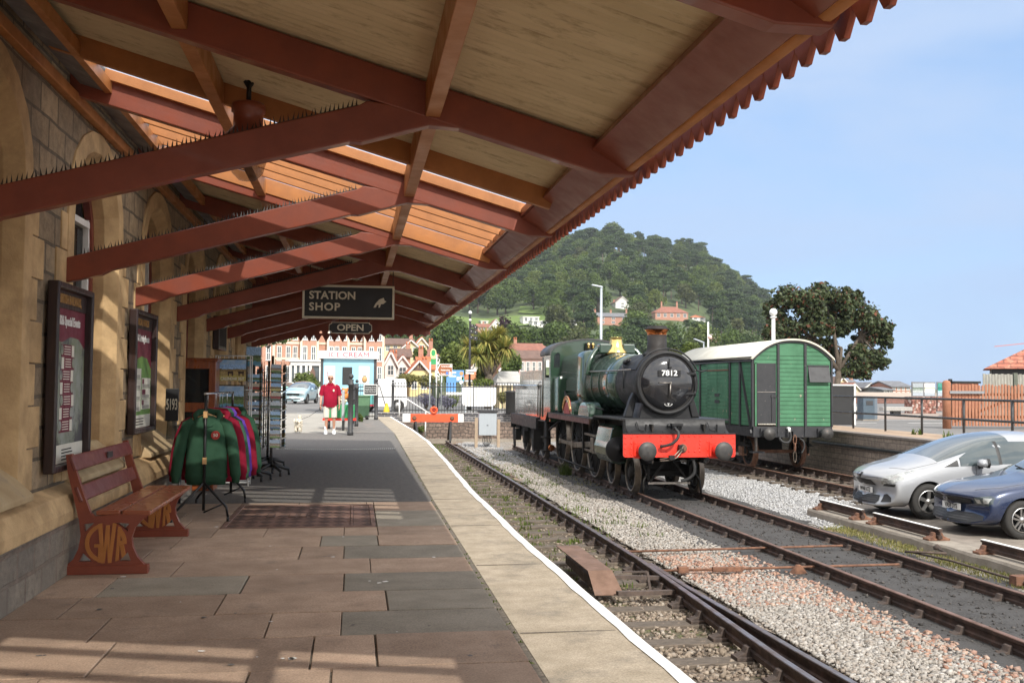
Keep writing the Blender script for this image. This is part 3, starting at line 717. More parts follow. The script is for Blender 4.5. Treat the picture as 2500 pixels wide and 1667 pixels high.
for c, k in WIN:
    z0 = .7 if k == 'w' else .0
    win = MB()
    A = arch(c, .98, z0, 2.85, .9); B = arch(c, .80, z0, 2.85, .72); C = arch(c, .70, z0, 2.85, .62); D = arch(c, .70, z0, 2.85, .62)
    n = len(A)
    X = [WX+.0, WX+.018, WX+.018, WX-.1, WX-.30]
    loops = [[(X[0], *p) for p in A], [(X[1], *p) for p in A], [(X[2], *p) for p in B], [(X[3], *p) for p in C], [(X[4], *p) for p in D]]
    vs = [p for l in loops for p in l]
    fs = [(i*n+j, i*n+(j+1) % n, (i+1)*n+(j+1) % n, (i+1)*n+j) for i in range(4) for j in range(n) if j != 0]
    win.add(vs, fs, m_ham)
    for j, z in enumerate(np.arange(z0, 2.8, .31)):       # long and short quoins at the jambs
        q = .3 if j % 2 else .17
        for s in (-1, 1):
            a, e = c+s*.97, c+s*(.97+q)
            win.box(WX-.02, WX+.012+.002*(j % 2), min(a, e), max(a, e), z+.004, z+.304, m_ham)
    su = win.build('window_surround' if k == 'w' else 'door_surround', building, world=True, bev=.006)
    f = MB(); G = MB()
    o1 = arch(c, .70, .96 if k == 'w' else .02, 2.85, .62); o2 = arch(c, .62, 1.04 if k == 'w' else .02, 2.85, .54)
    n = len(o1)
    vs = [(WX-.2, *p) for p in o1]+[(WX-.2, *p) for p in o2]+[(WX-.26, *p) for p in o2]
    f.add(vs, [(j, (j+1) % n, n+(j+1) % n, n+j) for j in range(n)]+[(n+j, n+(j+1) % n, 2*n+(j+1) % n, 2*n+j) for j in range(n)], m_redmat)
    fo = f.build('window_frame' if k == 'w' else 'door_frame', building, world=True)
    if k == 'w':
        sb = MB()      # white sashes
        for y in (c-.6, c+.6): sb.box(WX-.28, WX-.22, y-.03, y+.03, 1.04, 3.05, m_white)
        for z in (1.06, 2.1, 3.0): sb.box(WX-.285, WX-.215, c-.6, c+.6, z-.03, z+.03, m_white)
        sb.build('sash', fo, world=True)
        G.add([(WX-.27, *p) for p in o2], [tuple(range(n))], m_glass); G.build('pane', fo, world=True)
        dk = MB(); dk.add([(WX-.5, *p) for p in arch(c, .9, .6, 2.9, .9)], [tuple(range(n))], m_dark); dk.build('dark_backing', fo, world=True)  # dark sheet behind the pane stands in for the unlit room
        sl_ = MB(); sl_.prism([(WX-.3, .94), (WX-.12, .94), (-2.2, .71), (-2.2, .665), (WX-.3, .665)], 'y', c-.8, c+.8, m_sill); sl_.build('window_sill', building, world=True, bev=.01)
    else:
        dk = MB(); dk.box(WX-.3, WX-.25, c-.62, c+.62, .02, 2.5, m_redmat)
        for y in (-.3, .3):
            for z in (.5, 1.5): dk.box(WX-.25, WX-.235, c+y-.22, c+y+.22, z-.35, z+.35, m_redmat)
        dk.box(WX-.29, WX-.26, c-.62, c+.62, 2.5, 3.4, m_glass)
        dk.build('door', building, world=True, bev=.006)
# ------------------------------------------------------------------ canopy
def rz(x): return 4.10-.284*(x+2.33)
canopy = thing('platform_canopy', 'maroon timber platform canopy with cream corrugated roof and toothed valance', 'canopy', (0, 10, 0))
TR = [-1.8, .8, 3.4, 6.0, 8.6, 11.2, 13.8, 16.4, 19.0, 21.4]
for i, y in enumerate(TR):
    b = MB(); b.prism([(-2.33, 3.85), (.3, 3.125), (1.40, 2.82), (1.47, 2.8), (1.69, 2.8), (1.72, 2.84), (1.72, rz(1.72)-.012), (-2.33, rz(-2.33)-.012)], 'y', y-.05, y+.05, m_red)
    r = b.build('rafter', canopy, world=True, bev=.008)
    if y < 4: continue
    b = MB(); b.prism([(-2.33, 2.30), (-2.05, 2.37), (-1.98, 2.41), (-.05, 2.93), (.02, 2.93), (.42, 3.05), (.62, 3.04), (1.2, 2.89), (.9, 3.08), (.05, 3.18), (-.0, 3.15), (-1.95, 2.605), (-2.02, 2.585), (-2.33, 2.5)], 'y', y-.047, y+.047, m_red)
    s = b.build('strut', canopy, world=True, bev=.008)
    if 5 < y < 15:
        b = MB(); a = Vector((-2.2, y, 2.535)); e = Vector((.0 if y < 10 else -.05, y, 3.155)); n = int((e-a).length/.027)
        b.beam(a, e, .03, .012, m_spike)
        for k in range(n):
            p = a.lerp(e, (k+.5)/n); h = .05+rnd.uniform(-.006, .006); lx = rnd.uniform(-.012, .012); ly = rnd.uniform(-.025, .0)
            b.add([p+V(-.006, -.02, 0), p+V(.006, -.02, 0), p+V(0, -.008, 0), p+V(lx, ly, h)], [(0, 1, 3), (1, 2, 3), (2, 0, 3), (0, 2, 1)], m_spike)
        b.build('bird_spikes', s, world=True, fixn=False)
for x, zt, hh in ((.44, rz(.44)-.014, .2), (-1.03, rz(-1.03)-.014, .18)):
    for y0, y1 in zip([-4]+TR, TR+[23.4]):
        b = MB(); b.box(x-.045, x+.045, y0+.052, y1-.052, zt-hh, zt, m_org); b.build('purlin', canopy, world=True, bev=.005)
b = MB(); b.box(-2.325, -2.255, -4, 23.5, 3.76, 3.85, m_org); b.build('wall_plate', canopy, world=True, bev=.006)
b = MB(); b.prism([(-2.25, 3.93), (-2.06, 3.875), (-2.06, 3.895), (-2.25, 3.95)], 'y', -4, 23.5, m_slate); b.build('flashing', canopy, world=True)
b = MB(); b.box(-2.055, -2.0, -4, 23.5, 3.86, 3.96, m_org); b.build('edge_batten', canopy, world=True)
b = MB(); b.prism([(1.44, 3.0), (1.5, 2.99), (1.66, 2.85), (1.62, 2.83), (1.42, 2.95)], 'y', -4, 23.5, m_red); b.build('fascia', canopy, world=True)
b = MB(); b.tube([(1.665, -4, 2.86), (1.665, 23.5, 2.86)], .042, m_org, 10); b.build('gutter', canopy, world=True)
def sheetroof(y0, y1):
    n = int((y1-y0)/.0127); yy = np.linspace(y0, y1, n); dz = .011*np.sin(yy*2*pi/.076)
    v = []
    for x in (-2.33, -.3, 1.64): v += [(x, a-10, rz(x)+.012+d) for a, d in zip(yy, dz)]
    f = [(k*n+i, k*n+i+1, (k+1)*n+i+1, (k+1)*n+i) for k in (0, 1) for i in range(n-1)]
    npmesh('corrugated_roof', np.array(v), np.array(f), [m_corr], canopy, smooth=True)
sheetroof(-4, -1.4); sheetroof(2.1, 7.62); sheetroof(11.16, 23.5)
for y0, y1 in ((-1.4, 2.1), (7.62, 11.16)):
    b = MB(); b.add([(-2.05, y0, rz(-2.05)+.03), (1.4, y0, rz(1.4)+.03), (1.4, y1, rz(1.4)+.03), (-2.05, y1, rz(-2.05)+.03)], [(0, 1, 2, 3)], m_roofg)
    b.build('roof_glazing', canopy, world=True)
    y = y0
    for y in (y0, y1):
        b = MB(); b.beam((-2.2, y, rz(-2.2)-.07), (1.5, y, rz(1.5)-.07), .06, .16, m_org); b.build('trimmer', canopy, world=True, bev=.005)
    b = MB(); b.box(-2.33, -2.05, y0, y1, rz(-2.05)+.0, rz(-2.05)+.06, m_slate); b.build('roof_edge', canopy, world=True); b = MB(); b.box(1.4, 1.66, y0, y1, rz(1.4)-.08, rz(1.4)-.02, m_red); b.build('roof_edge', canopy, world=True)
    n = 7
    for k in range(1, n+1):
        y = y0+(y1-y0)*k/(n+1)
        if min(abs(y-t) for t in TR) < .09: continue
        b = MB(); b.beam((-2.05, y, rz(-2.05)-.01), (1.44, y, rz(1.44)-.01), .045, .085, m_org); b.build('glazing_bar', canopy, world=True, bev=.004)
# valance: one pointed board after another along the eaves, kept as one toothed part per bay
yy = -4.
edges = TR+[23.6]
y0 = -3.92
for t in edges:
    b = MB()
    while y0+.155 <= t+.08:
        z = 2.765+rnd.uniform(-.004, .004)
        b.prism([(y0+.003, 3.02), (y0+.003, z+.085), (y0+.06, z+.005), (y0+.097, z+.005), (y0+.154, z+.085), (y0+.154, 3.02)], 'x', 1.735, 1.762+rnd.uniform(-.003, .003), m_red)
        y0 += .157
    if b.v: b.build('valance', canopy, world=True, bev=.0015)
# boarded gable at the far end with its own teeth and holes
g = MB()
hl = [[(x+.032*cos(2*pi*i/10), 2.68+.032*sin(2*pi*i/10)) for i in range(10)] for x in np.arange(-.78, .05, .19)]
plate(g, [(-2.33, 2.3), (-1.5, 2.52), (-1.1, 2.6), (.42, 2.63), (.42, 2.66), (1.74, 2.66), (1.74, 2.93), (-2.33, 4.08)], hl, lambda p, s: (p[0], 23.5+.04*s, p[1]), m_red)
x = -1.32
while x < 1.65:
    zt = 2.6 if x < .4 else 2.67; d = .14 if x < .4 else .07
    g.prism([(x, zt+.06), (x+.18, zt+.06), (x+.17, zt), (x+.09, zt-d), (x+.01, zt)], 'y', 23.542, 23.565, m_red); x += .19
g.build('gable_boarding', canopy, world=True)
# ------------------------------------------------------------------ lantern, fans, signs
p = at(607, 258, 7.35)
t = thing('hanging_lantern', 'old maroon lantern with clear globe hanging under the canopy roof', 'lamp', (p.x, p.y, p.z))
b = MB(); b.tube([(0, 0, .18), (0, 0, .02)], .018, m_black, 8); b.tube([(-.0, 0, .12), (.03, 0, .17), (.0, 0, .2), (-.03, 0, .17), (0, 0, .12)], .012, m_black, 6); b.build('bracket', t)
b = MB(); b.lathe([(.03, .02), (.112, .01), (.12, -.01), (.12, -.05), (.105, -.06), (.105, -.16), (.14, -.2), (.17, -.23), (.165, -.25)], (0, 0, 0), m_red, n=20); b.build('housing', t)
b = MB(); b.lathe([(.12, -.25), (.135, -.31), (.135, -.4), (.11, -.49), (.06, -.54), (0, -.552)], (0, 0, 0), glassy('globe glass', (.85, .83, .8), .7, .06), n=20); b.build('globe', t)
m_sign = M('black sign face', (.012, .012, .014), (.018, .018, .018), .45)
p0_ = at(739, 694, 14.15); p1_ = at(962, 781, 14.15)
cx, cz = (p0_.x+p1_.x)/2, (p0_.z+p1_.z)/2; sw, sh = (p1_.x-p0_.x)/2, .235
t = thing('station_shop_sign', 'black hanging sign reading STATION SHOP with a pointing hand', 'sign', (cx, 14.15, cz))
b = MB(); b.box(-sw, sw, -.015, .015, -sh, sh, m_sign); b.build('panel', t)
b = MB()
for q in ((-sw, sw, -sh, -sh+.03), (-sw, sw, sh-.03, sh), (-sw, -sw+.03, -sh+.03, sh-.03), (sw-.03, sw, -sh+.03, sh-.03)): b.box(q[0], q[1], -.03, .03, q[2], q[3], m_cream)
b.build('frame', t, bev=.004)
text('STATION', .15, m_cream, (-sw+.09, -.019, .085), FACE_S, t, align='LEFT', sx=1.02, bold=.004)
text('SHOP', .15, m_cream, (-sw+.09, -.019, -.075), FACE_S, t, align='LEFT', sx=1.05, bold=.004, space=1.12)
b = MB(); b.prism([(x-.24+sw-.0, z) for x, z in [(-.05, -.07), (-.02, -.01), (.03, .045), (.09, .07), (.105, .03), (.13, .02), (.09, -.015), (.055, -.02), (.04, -.065), (.02, -.07), (.025, -.03), (.0, -.03), (-.015, -.065)]], 'y', -.022, -.015, m_cream); b.build('pointing_hand', t)
b = MB()
for x in (-sw+.1, sw-.02): b.tube([(x, 0, sh), (x, 0, .62 if x < 0 else .5)], .006, m_black, 6)
for x in (-.12, .28): b.tube([(x, 0, -sh), (x, 0, -sh-.06)], .005, m_black, 6)
b.build('hanger', t)
q0 = at(803, 786, 14.15); q1 = at(908, 815, 14.15); ox, oz = (q0.x+q1.x)/2, (q0.z+q1.z)/2; ow, oh = (q1.x-q0.x)/2, (q0.z-q1.z)/2
t = thing('open_sign', 'small black board reading OPEN hung under the shop sign', 'sign', (ox, 14.15, oz))
def notched(w, h, c): return [(-w+c, -h), (w-c, -h), (w-c, -h+c*.4), (w, -h+c), (w, h-c), (w-c, h-c*.4), (w-c, h), (-w+c, h), (-w+c, h-c*.4), (-w, h-c), (-w, -h+c), (-w+c, -h+c*.4)]
b = MB(); b.prism(notched(ow, oh, .035), 'y', -.012, .012, m_cream); b.prism(notched(ow-.008, oh-.008, .035), 'y', -.015, -.0125, m_sign); b.build('panel', t)
text('OPEN', .125, m_cream, (0, -.018, 0), FACE_S, t, sx=1.15, bold=.003)
# boards on the wall: framed posters
m_poster = M('maroon poster paper', (.16, .016, .035), (.14, .014, .03), .5)
m_paper = M('cream paper', (.66, .64, .55), (.6, .58, .5), .6)
m_photo = M('faded landscape photo', (.16, .19, .1), (.3, .32, .3), .5, scale=3.5, dirt=(.07, .07, .075), dscale=2.2, dfac=(.48, .56), rvar=0)
m_photo2 = M('green hillside photo', (.16, .3, .06), (.1, .2, .05), .5, scale=3)
m_gold = M('gold lettering', (.45, .25, .08), (.38, .2, .06), .5)
m_badge = M('red badge', (.42, .03, .02), (.36, .025, .02), .5)
def poster(yc, w, z0, z1, lab, head, sub, style):
    t = thing('poster_board', lab, 'poster board', (WX+.02, yc, z0))
    h = z1-z0; b = MB()
    for q in ((-w, -w+.05, 0, h), (w-.05, w, 0, h), (-w+.05, w-.05, 0, .05), (-w+.05, w-.05, h-.05, h)): b.box(0, .085, q[0], q[1], q[2], q[3], m_wood)
    b.build('frame', t, bev=.012)
    b = MB(); b.box(.0, .022, -w+.05, w-.05, .05, h-.05, m_poster); b.build('poster', t)
    b = MB(); b.box(.022, .03, -w+.05, w-.05, h-.19, h-.055, m_wood); b.build('header', t)
    text(head, .1, m_gold, (.032, .0, h-.12), FACE_E, t, sx=.72*w/.53, bold=.002)
    text(sub, .1, m_white, (.025, .0, h-.29), FACE_E, t, sx=.8*w/.53, bold=.003)
    b = MB(); wi = w-.056
    if style == 0:
        b.prism([(-wi, .12), (wi, .12), (wi, h-.5), (wi*.6, h-.42), (wi*.1, h-.41), (-wi*.4, h-.46), (-wi, h-.44)], 'x', .022, .024, m_photo)
        b.build('picture', t)
        b = MB(); b.box(.024, .0265, -wi, wi, .055, .2, m_paper)
        k = 0; z = h-.52
        while z > .3:
            x = -.05+.02*sin(k*2)
            b.box(.0242, .0262, x-.16, x+.2, z-.055, z+.045, m_poster)
            q = (x+.13, x+.2) if k % 2 == 0 else (x-.17, x-.1)
            b.box(.0262, .0272, q[0], q[1], z-.05, z+.042, m_paper)
            for r in range(4): b.box(.0262, .0268, (x-.08 if k % 2 == 0 else x-.06)-.0, x+.1, z-.035+r*.02, z-.028+r*.02, m_paper)
            q = (x-.19, x-.1) if k % 2 == 0 else (x+.12, x+.21)
            b.lathe([(.042, .0262), (.042, .028)], (0, (q[0]+q[1])/2, z), m_photo, (1, 0, 0), 12)
            z -= .1; k += 1
        for r in range(4): b.box(.0265, .0275, -.14, .17-.03*(r % 2), .075+r*.026, .085+r*.026, m_dark)
        b.build('listing', t)
    else:
        b.prism([(-wi, .06), (wi, .06), (wi, h-.62), (wi*.55, h-.5), (0, h-.48), (-wi*.5, h-.52), (-wi, h-.56)], 'x', .022, .024, m_photo2)
        b.build('picture', t)
        b = MB()
        for col_ in (-1, 1):
            for k in range(7):
                z = h-.62-.115*k-(.1 if col_ > 0 else 0)
                if z < .24: continue
                y0 = -wi+.03 if col_ < 0 else .02
                b.box(.024, .026, y0, y0+wi-.05, z-.105, z+.005, m_paper)
                b.box(.026, .027, y0+.02, y0+(.2 if k % 2 else .12), z-.06, z-.005, m_poster)
                for r in range(3): b.box(.026, .0266, y0+.03, y0+wi-.1, z-.095+r*.012, z-.09+r*.012, m_dark)
        b.box(.024, .0265, -wi, wi, .056, .19, m_paper)
        for r in range(3): b.box(.0265, .0272, -.25, .15, .085+r*.03, .095+r*.03, m_dark)
        b.build('listing', t)
    b = MB(); b.lathe([(.05, .027), (.05, .03)], (0, -w+.11, .17), m_badge, (1, 0, 0), 16); b.build('badge', t)
    if style == 0: text('50', .05, m_paper, (.031, -w+.11, .17), FACE_E, t, bold=.001)
    return t
poster(8.57, .53, .80, 2.27, 'tall dark framed British Railways poster of 2026 special events', 'BRITISH RAILWAYS,', '2026 Special Events', 0)
poster(11.4, .56, .955, 2.26, 'framed special notices board listing catering events behind the bench', 'SPECIAL NOTICES', '2026 Catering Events', 1)
t = thing('notice_case', 'small dark notice case on the far shaded wall', 'notice board', (WX+.02, 17.55, 2.05))
b = MB(); b.box(0, .1, -.5, .5, 0, .55, m_wood); b.build('case', t, bev=.01)
b = MB(); b.box(.1, .105, -.43, .43, .06, .49, m_dark); b.build('panel', t)
# ================================================================== things on the platform
def skinmesh(vs, es, rad, sub=1, root=0):
    me = bpy.data.meshes.new('sk'); me.from_pydata(vs, es, []); o = bpy.data.objects.new('sk', me); COL.objects.link(o)
    md_ = o.modifiers.new('Skin', 'SKIN'); md_.use_smooth_shade = True
    for i, r in enumerate(rad):
        q = me.skin_vertices[0].data[i]; q.radius = (r, r) if not isinstance(r, tuple) else r; q.use_root = i == root
    s = o.modifiers.new('Sub', 'SUBSURF'); s.levels = s.render_levels = sub
    dg = bpy.context.evaluated_depsgraph_get(); m2 = bpy.data.meshes.new_from_object(o.evaluated_get(dg))
    V_ = [tuple(v.co) for v in m2.vertices]; F_ = [tuple(p.vertices) for p in m2.polygons]
    bpy.data.objects.remove(o); bpy.data.meshes.remove(m2)
    return V_, F_
# ---- bench
m_seat = M('bench gloss paint', (.32, .095, .045), (.26, .075, .035), .3, scale=6, coat=.3)
m_backs = M('bench back paint', (.19, .045, .035), (.16, .04, .03), .38, scale=6, coat=.2)
m_gwr = M('orange letter paint', (.45, .17, .04), (.38, .14, .03), .5)
t = thing('platform_bench', 'maroon station bench with GWR monogram on its cast end frames', 'bench', (-1.9, 9.3, 0))
PB = [(-.31, .0), (.31, .0), (.31, .05), (.285, .075), (.235, .13), (.2, .21), (.19, .28), (.215, .36), (.27, .42), (.32, .455), (.32, .485), (-.09, .45), (-.12, .47), (-.19, .66), (-.235, .8), (-.27, .935), (-.315, .93), (-.3, .8), (-.25, .6), (-.205, .42), (-.19, .3), (-.205, .2), (-.24, .12), (-.29, .075), (-.31, .05)]
HL = [[(-.17, .39), (-.09, .4), (-.16, .33)], [(.07, .4), (.17, .39), (.16, .33)], [(-.2, .1), (-.17, .17), (-.1, .1)], [(.19, .1), (.1, .1), (.165, .17)]]
for sy in (-.97, .97):
    b = MB(); plate(b, PB, HL, lambda p, s: (p[0], sy-.025+.05*s, p[1]), m_red)
    b.box(-.33, .32, sy-.04, sy+.04, .0, .07, m_red)
    e = b.build('end_frame', t, bev=.006)
    c = MB(); cx_, cz_, R = .0, .245, .155
    def arc(a0, a1, r0, r1, n=10):
        return [(cx_+r1*cos(a0+(a1-a0)*i/n), cz_+r1*sin(a0+(a1-a0)*i/n)) for i in range(n+1)]+[(cx_+r0*cos(a1-(a1-a0)*i/n), cz_+r0*sin(a1-(a1-a0)*i/n)) for i in range(n+1)]
    d0 = sy-.033
    kk_ = [0]
    def put(poly): kk_[0] += 1; c.prism(poly, 'y', d0-.0012*kk_[0], sy-.024, m_gwr)
    put(arc(radians(112), radians(250), R-.03, R)); put([(-.055, .095), (-.025, .09), (-.03, .235), (-.085, .235), (-.085, .21), (-.055, .21)])
    w_ = [(-.06, .39), (-.03, .397), (-.012, .2), (.0, .38), (.028, .38), (.03, .2), (.05, .397), (.078, .393), (.045, .09), (.02, .088), (.012, .24), (-.005, .088), (-.03, .088)]
    put(w_)
    put([(.09, .37), (.115, .36), (.1, .11), (.075, .1)]); put(arc(radians(-4), radians(48), R-.03, R)); put([(.1, .235), (.15, .235), (.15, .26), (.1, .26)]); put([(.105, .235), (.135, .235), (.15, .15), (.125, .125)])
    c.build('monogram', e, fixn=True)
for k, (x0, z0, x1, z1, mm) in enumerate([(-.08, .475, .1, .478, m_seat), (.115, .478, .33, .472, m_seat), (-.235, .68, -.19, .56, m_backs), (-.285, .92, -.24, .8, m_backs)]):
    b = MB()
    b.beam(((x0+x1)/2, -1.0, (z0+z1)/2), ((x0+x1)/2, 1.0, (z0+z1)/2), hypot(x1-x0, z1-z0), .035, mm, up=Vector((-(z1-z0), 0, x1-x0)) if k < 2 else Vector((.93, 0, .36)))
    o = b.build('seat_slat' if k < 2 else 'back_rail', t, bev=.01)
    if k == 3:
        b = MB(); b.box(-.232, -.222, -.02, .15, .835, .885, M('tarnished plaque', (.1, .08, .075), (.07, .06, .06), .4, metal=.4)); b.build('plaque', t)
# ---- clothes rail
def fabric(n, c): return M(n, c, mulc(c, .8), .95, scale=9, bmp=.25, bscale=160, spec=.1, bdist=.004)
m_bottle = fabric('bottle green fleece', (.03, .075, .045)); m_mar = fabric('maroon fleece', (.21, .012, .03)); m_pur = fabric('purple fleece', (.12, .05, .32)); m_nav = fabric('black fleece', (.012, .012, .014)); m_dgr = fabric('dark green fleece', (.045, .1, .065))
m_steel = M('black tube steel', (.02, .02, .022), (.03, .03, .03), .35, metal=.6)
m_chrome = M('chromed wire', (.6, .6, .6), (.4, .4, .4), .2, metal=1)
m_ply = M('pale wood hanger', (.5, .3, .13), (.42, .25, .1), .45, scale=8)
f0 = at(497, 1235, 11.3); RX = f0.x
t = thing('clothes_rail', 'black wheeled clothes rail hung with station hoodies', 'clothes rail', (RX, 12.1, 0))
b = MB(); b.tube([(0, -.8, .12), (0, -.8, 1.38)], .016, m_steel, 8); b.build('upright', t); b = MB(); b.tube([(.08, .95, .12), (.08, .95, 1.38)], .016, m_steel, 8); b.build('upright', t)
b = MB(); b.tube([(0, -.86, 1.38), (.08, 1.0, 1.38)], .014, m_chrome, 8); b.build('top_bar', t)
for y in (-.8, .95):
    b = MB(); b.tube([(0, y, .42), (-.3, y-.02, .1), (-.33, y-.02, .05)], .014, m_steel, 8); b.tube([(0, y, .42), (.24, y-.02, .16), (.26, y-.02, .05)], .014, m_steel, 8); b.tube([(0, y, .1), (.22, y-.02, .2)], .01, m_steel, 6)
    lg = b.build('leg', t)
    for x in (-.33, .26):
        b = MB(); b.cyl((x-.012, y-.02, .03), (x+.012, y-.02, .03), .03, m_black, 12); b.build('castor', lg)
b = MB()
for z in (1.12, .62): b.box(-.02, .02, -.82, -.778, z, z+.07, m_ply)
b.build('tape', t)
def hoodie(label, y, dx, mat, sc=1., badge=True, first=False):
    t = thing('hoodie', label, 'hoodie', (RX+dx+.045*(y-11.3), y, 1.23), rnd.uniform(-.06, .06), 'hoodies on the clothes rail')
    rn = random.Random(int(y*1000)); b = MB(); rings = []; n = 28; sc *= .84
    prof = [(-.09, .07, .05), (-.12, .13, .065), (-.155, .21, .075), (-.2, .245, .085), (-.3, .255, .1), (-.45, .252, .105), (-.6, .25, .1), (-.72, .252, .1), (-.76, .262, .105), (-.79, .24, .085), (-.84, .235, .082)]
    ph = [rn.uniform(0, 6) for _ in range(4)]
    for z, w_, d in prof:
        k = min(1, max(0, (-z-.2)/.4)); r = []
        for j in range(n):
            a = 2*pi*j/n; c_, s_ = cos(a), sin(a)
            x = w_*sc*(abs(c_)**.7)*(1 if c_ > 0 else -1); yy = d*(abs(s_)**.8)*(1 if s_ > 0 else -1)
            fo = .014*k*(sin(5*a+ph[0])+.6*sin(9*a+ph[1]+z*3))
            r.append((x*(1+fo*.4), yy*(1+fo*5), z))
        rings.append(r)
    b.loft(rings, mat); body = b.build('garment', t)
    b = MB()
    for s in (-1, 1):
        b.tube([(s*.16*sc, 0, -.16), (s*.23*sc, -.005, -.2), (s*.29*sc, -.02, -.34), (s*.325*sc, -.035, -.48), (s*.345*sc, -.045, -.62), (s*.36*sc, -.045, -.74), (s*.362*sc, -.045, -.765), (s*.364*sc, -.045, -.82)], [.06, .07, .068, .064, .06, .058, .043, .04], mat, 12)
    b.build('sleeve', body); b = MB()
    b.tube([(-.12, -.03, -.14), (-.13, .03, -.09), (-.1, .09, -.065), (0, .11, -.06), (.1, .09, -.065), (.13, .03, -.09), (.12, -.03, -.14), (.05, -.075, -.2), (0, -.085, -.215)], [.02, .035, .045, .05, .045, .035, .03, .02, .012], mat, 10)
    b.build('hood', body)
    if badge and first:
        b = MB(); b.lathe([(.047, 0), (.047, .006)], (.1, -.098, -.3), m_badge, (0, -1, 0), 20); bd = b.build('badge', body)
        text('50', .05, m_paper, (.1, -.107, -.3), FACE_S, body, bold=.001)
    b = MB(); b.tube([(-.21*sc, 0, -.15), (0, 0, -.075), (.21*sc, 0, -.15)], .014, m_ply, 8)
    b.tube([(0, 0, -.07), (0, 0, .13), (.0, .012, .155), (0, .03, .16)], .003, m_chrome, 6); b.build('hanger', t)
    return t
for k, (lab, dx, mt, sc, bd) in enumerate([
    ('bottle green hoodie with red 50 badge at the front of the rail', .0, m_bottle, 1.04, True), ('maroon hoodie directly behind the green front one', -.045, m_mar, 1.1, False),
    ('maroon hoodie next to the dark green one in the middle of the rail', .02, m_mar, 1.02, False), ('dark green hoodie between maroon and purple ones', .03, m_dgr, 1., False),
    ('purple hoodie hanging among the maroon ones', .03, m_pur, 1., False), ('crimson hoodie hanging just behind the purple one', .05, m_mar, 1.05, False), ('black hoodie near the far end of the rail', .02, m_nav, 1.05, False), ('dark green hoodie last on the clothes rail', .06, m_bottle, 1.02, False)]):
    hoodie(lab, 11.42+k*.185, dx, mt, sc, bd, k == 0)
# ---- number plate on its post, green bin, cabinet
p = at(420, 988, 12.9)
t = thing('number_board', 'small black board with white number 5193 beside the wooden cabinet', 'sign', (p.x, p.y, p.z))
b = MB(); b.box(-.078, .078, -.01, .01, -.2, .2, m_sign); b.build('panel', t, bev=.008)
text('5193', .19, m_cream, (0, -.013, 0), FACE_S, t, sx=.36, bold=.004)
b = MB(); b.prism([(-.05, -.2), (.05, -.2), (.085, -.42), (-.06, -.42)], 'y', -.02, .05, glassy('leaflet holder', (.8, .8, .8), .6)); b.build('leaflet_holder', t)
p = onz(418, 1190, 0)
t = thing('green_bin', 'bright green box tucked between the wall and the hoodies', 'box', (at(412, 1150, 13.2).x+.05, 13.2, 0))
b = MB(); b.box(-.2, .16, -.15, .15, .34, .74, M('green plastic', (.04, .22, .04), (.03, .17, .03), .45)); b.build('box', t, bev=.02)
b = MB(); b.tube([(-.15, -.1, 0), (-.15, -.1, .34)], .02, m_black, 6); b.tube([(.1, -.1, 0), (.1, -.1, .34)], .02, m_black, 6); b.build('stand', t)
m_mahog = M('mahogany', (.28, .075, .02), (.17, .04, .012), .3, scale=4, stretch=(6, 6, 1), coat=.4)
a = at(430, 873, 14.5); e = at(528, 873, 14.5); cw = (e.x-a.x)/2
t = thing('display_cabinet', 'mahogany glazed display cabinet standing behind the clothes rail', 'cabinet', ((a.x+e.x)/2, 14.7, 0))
b = MB(); H = a.z
b.box(-cw, -cw+.03, -.2, .2, 0, H-.05, m_mahog); b.box(cw-.03, cw, -.2, .2, 0, H-.05, m_mahog); b.box(-cw+.03, cw-.03, .17, .2, 0, H-.05, m_dark)
b.box(-cw+.03, cw-.03, -.17, .17, .0, .1, m_mahog); b.box(-cw-.02, cw+.02, -.23, .22, H-.05, H, m_mahog); b.box(-cw-.035, cw+.035, -.245, .22, H-.03, H-.012, m_mahog)
b.build('carcass', t, bev=.006)
b = MB()
for q in ((-cw, -cw+.09, 0.1, H-.05), (cw-.09, cw, .1, H-.05)): b.box(q[0], q[1], -.225, -.2, q[2], q[3], m_mahog)
for z0, z1 in ((.1, .2), (H-.75, H-.62), (H-.15, H-.05)): b.box(-cw+.09, cw-.09, -.222, -.2, z0, z1, m_mahog)
d = b.build('door', t, bev=.006)
b = MB(); b.box(-cw+.09, cw-.09, -.212, -.206, .2, H-.75, m_glass); b.box(-cw+.09, cw-.09, -.212, -.206, H-.62, H-.15, m_glass); b.build('pane', d)
b = MB(); b.prism([(-.14, H-.25), (.0, H-.36), (.0, H-.33), (-.14, H-.22)], 'y', -.1, -.09, m_paper); b.lathe([(.05, 0), (.05, .01)], (.01, -.1, H-.5), m_badge, (0, -1, 0), 16); b.box(.06, .12, -.12, -.06, H-.56, H-.5, m_paper); b.box(-cw+.04, cw-.04, -.12, .16, H-.6, H-.58, m_mahog); b.prism([(-.1, H-.2), (.1, H-.2), (.14, H-.45), (-.1, H-.42)], 'y', .0, .02, m_mar)
b.build('shelf', t)
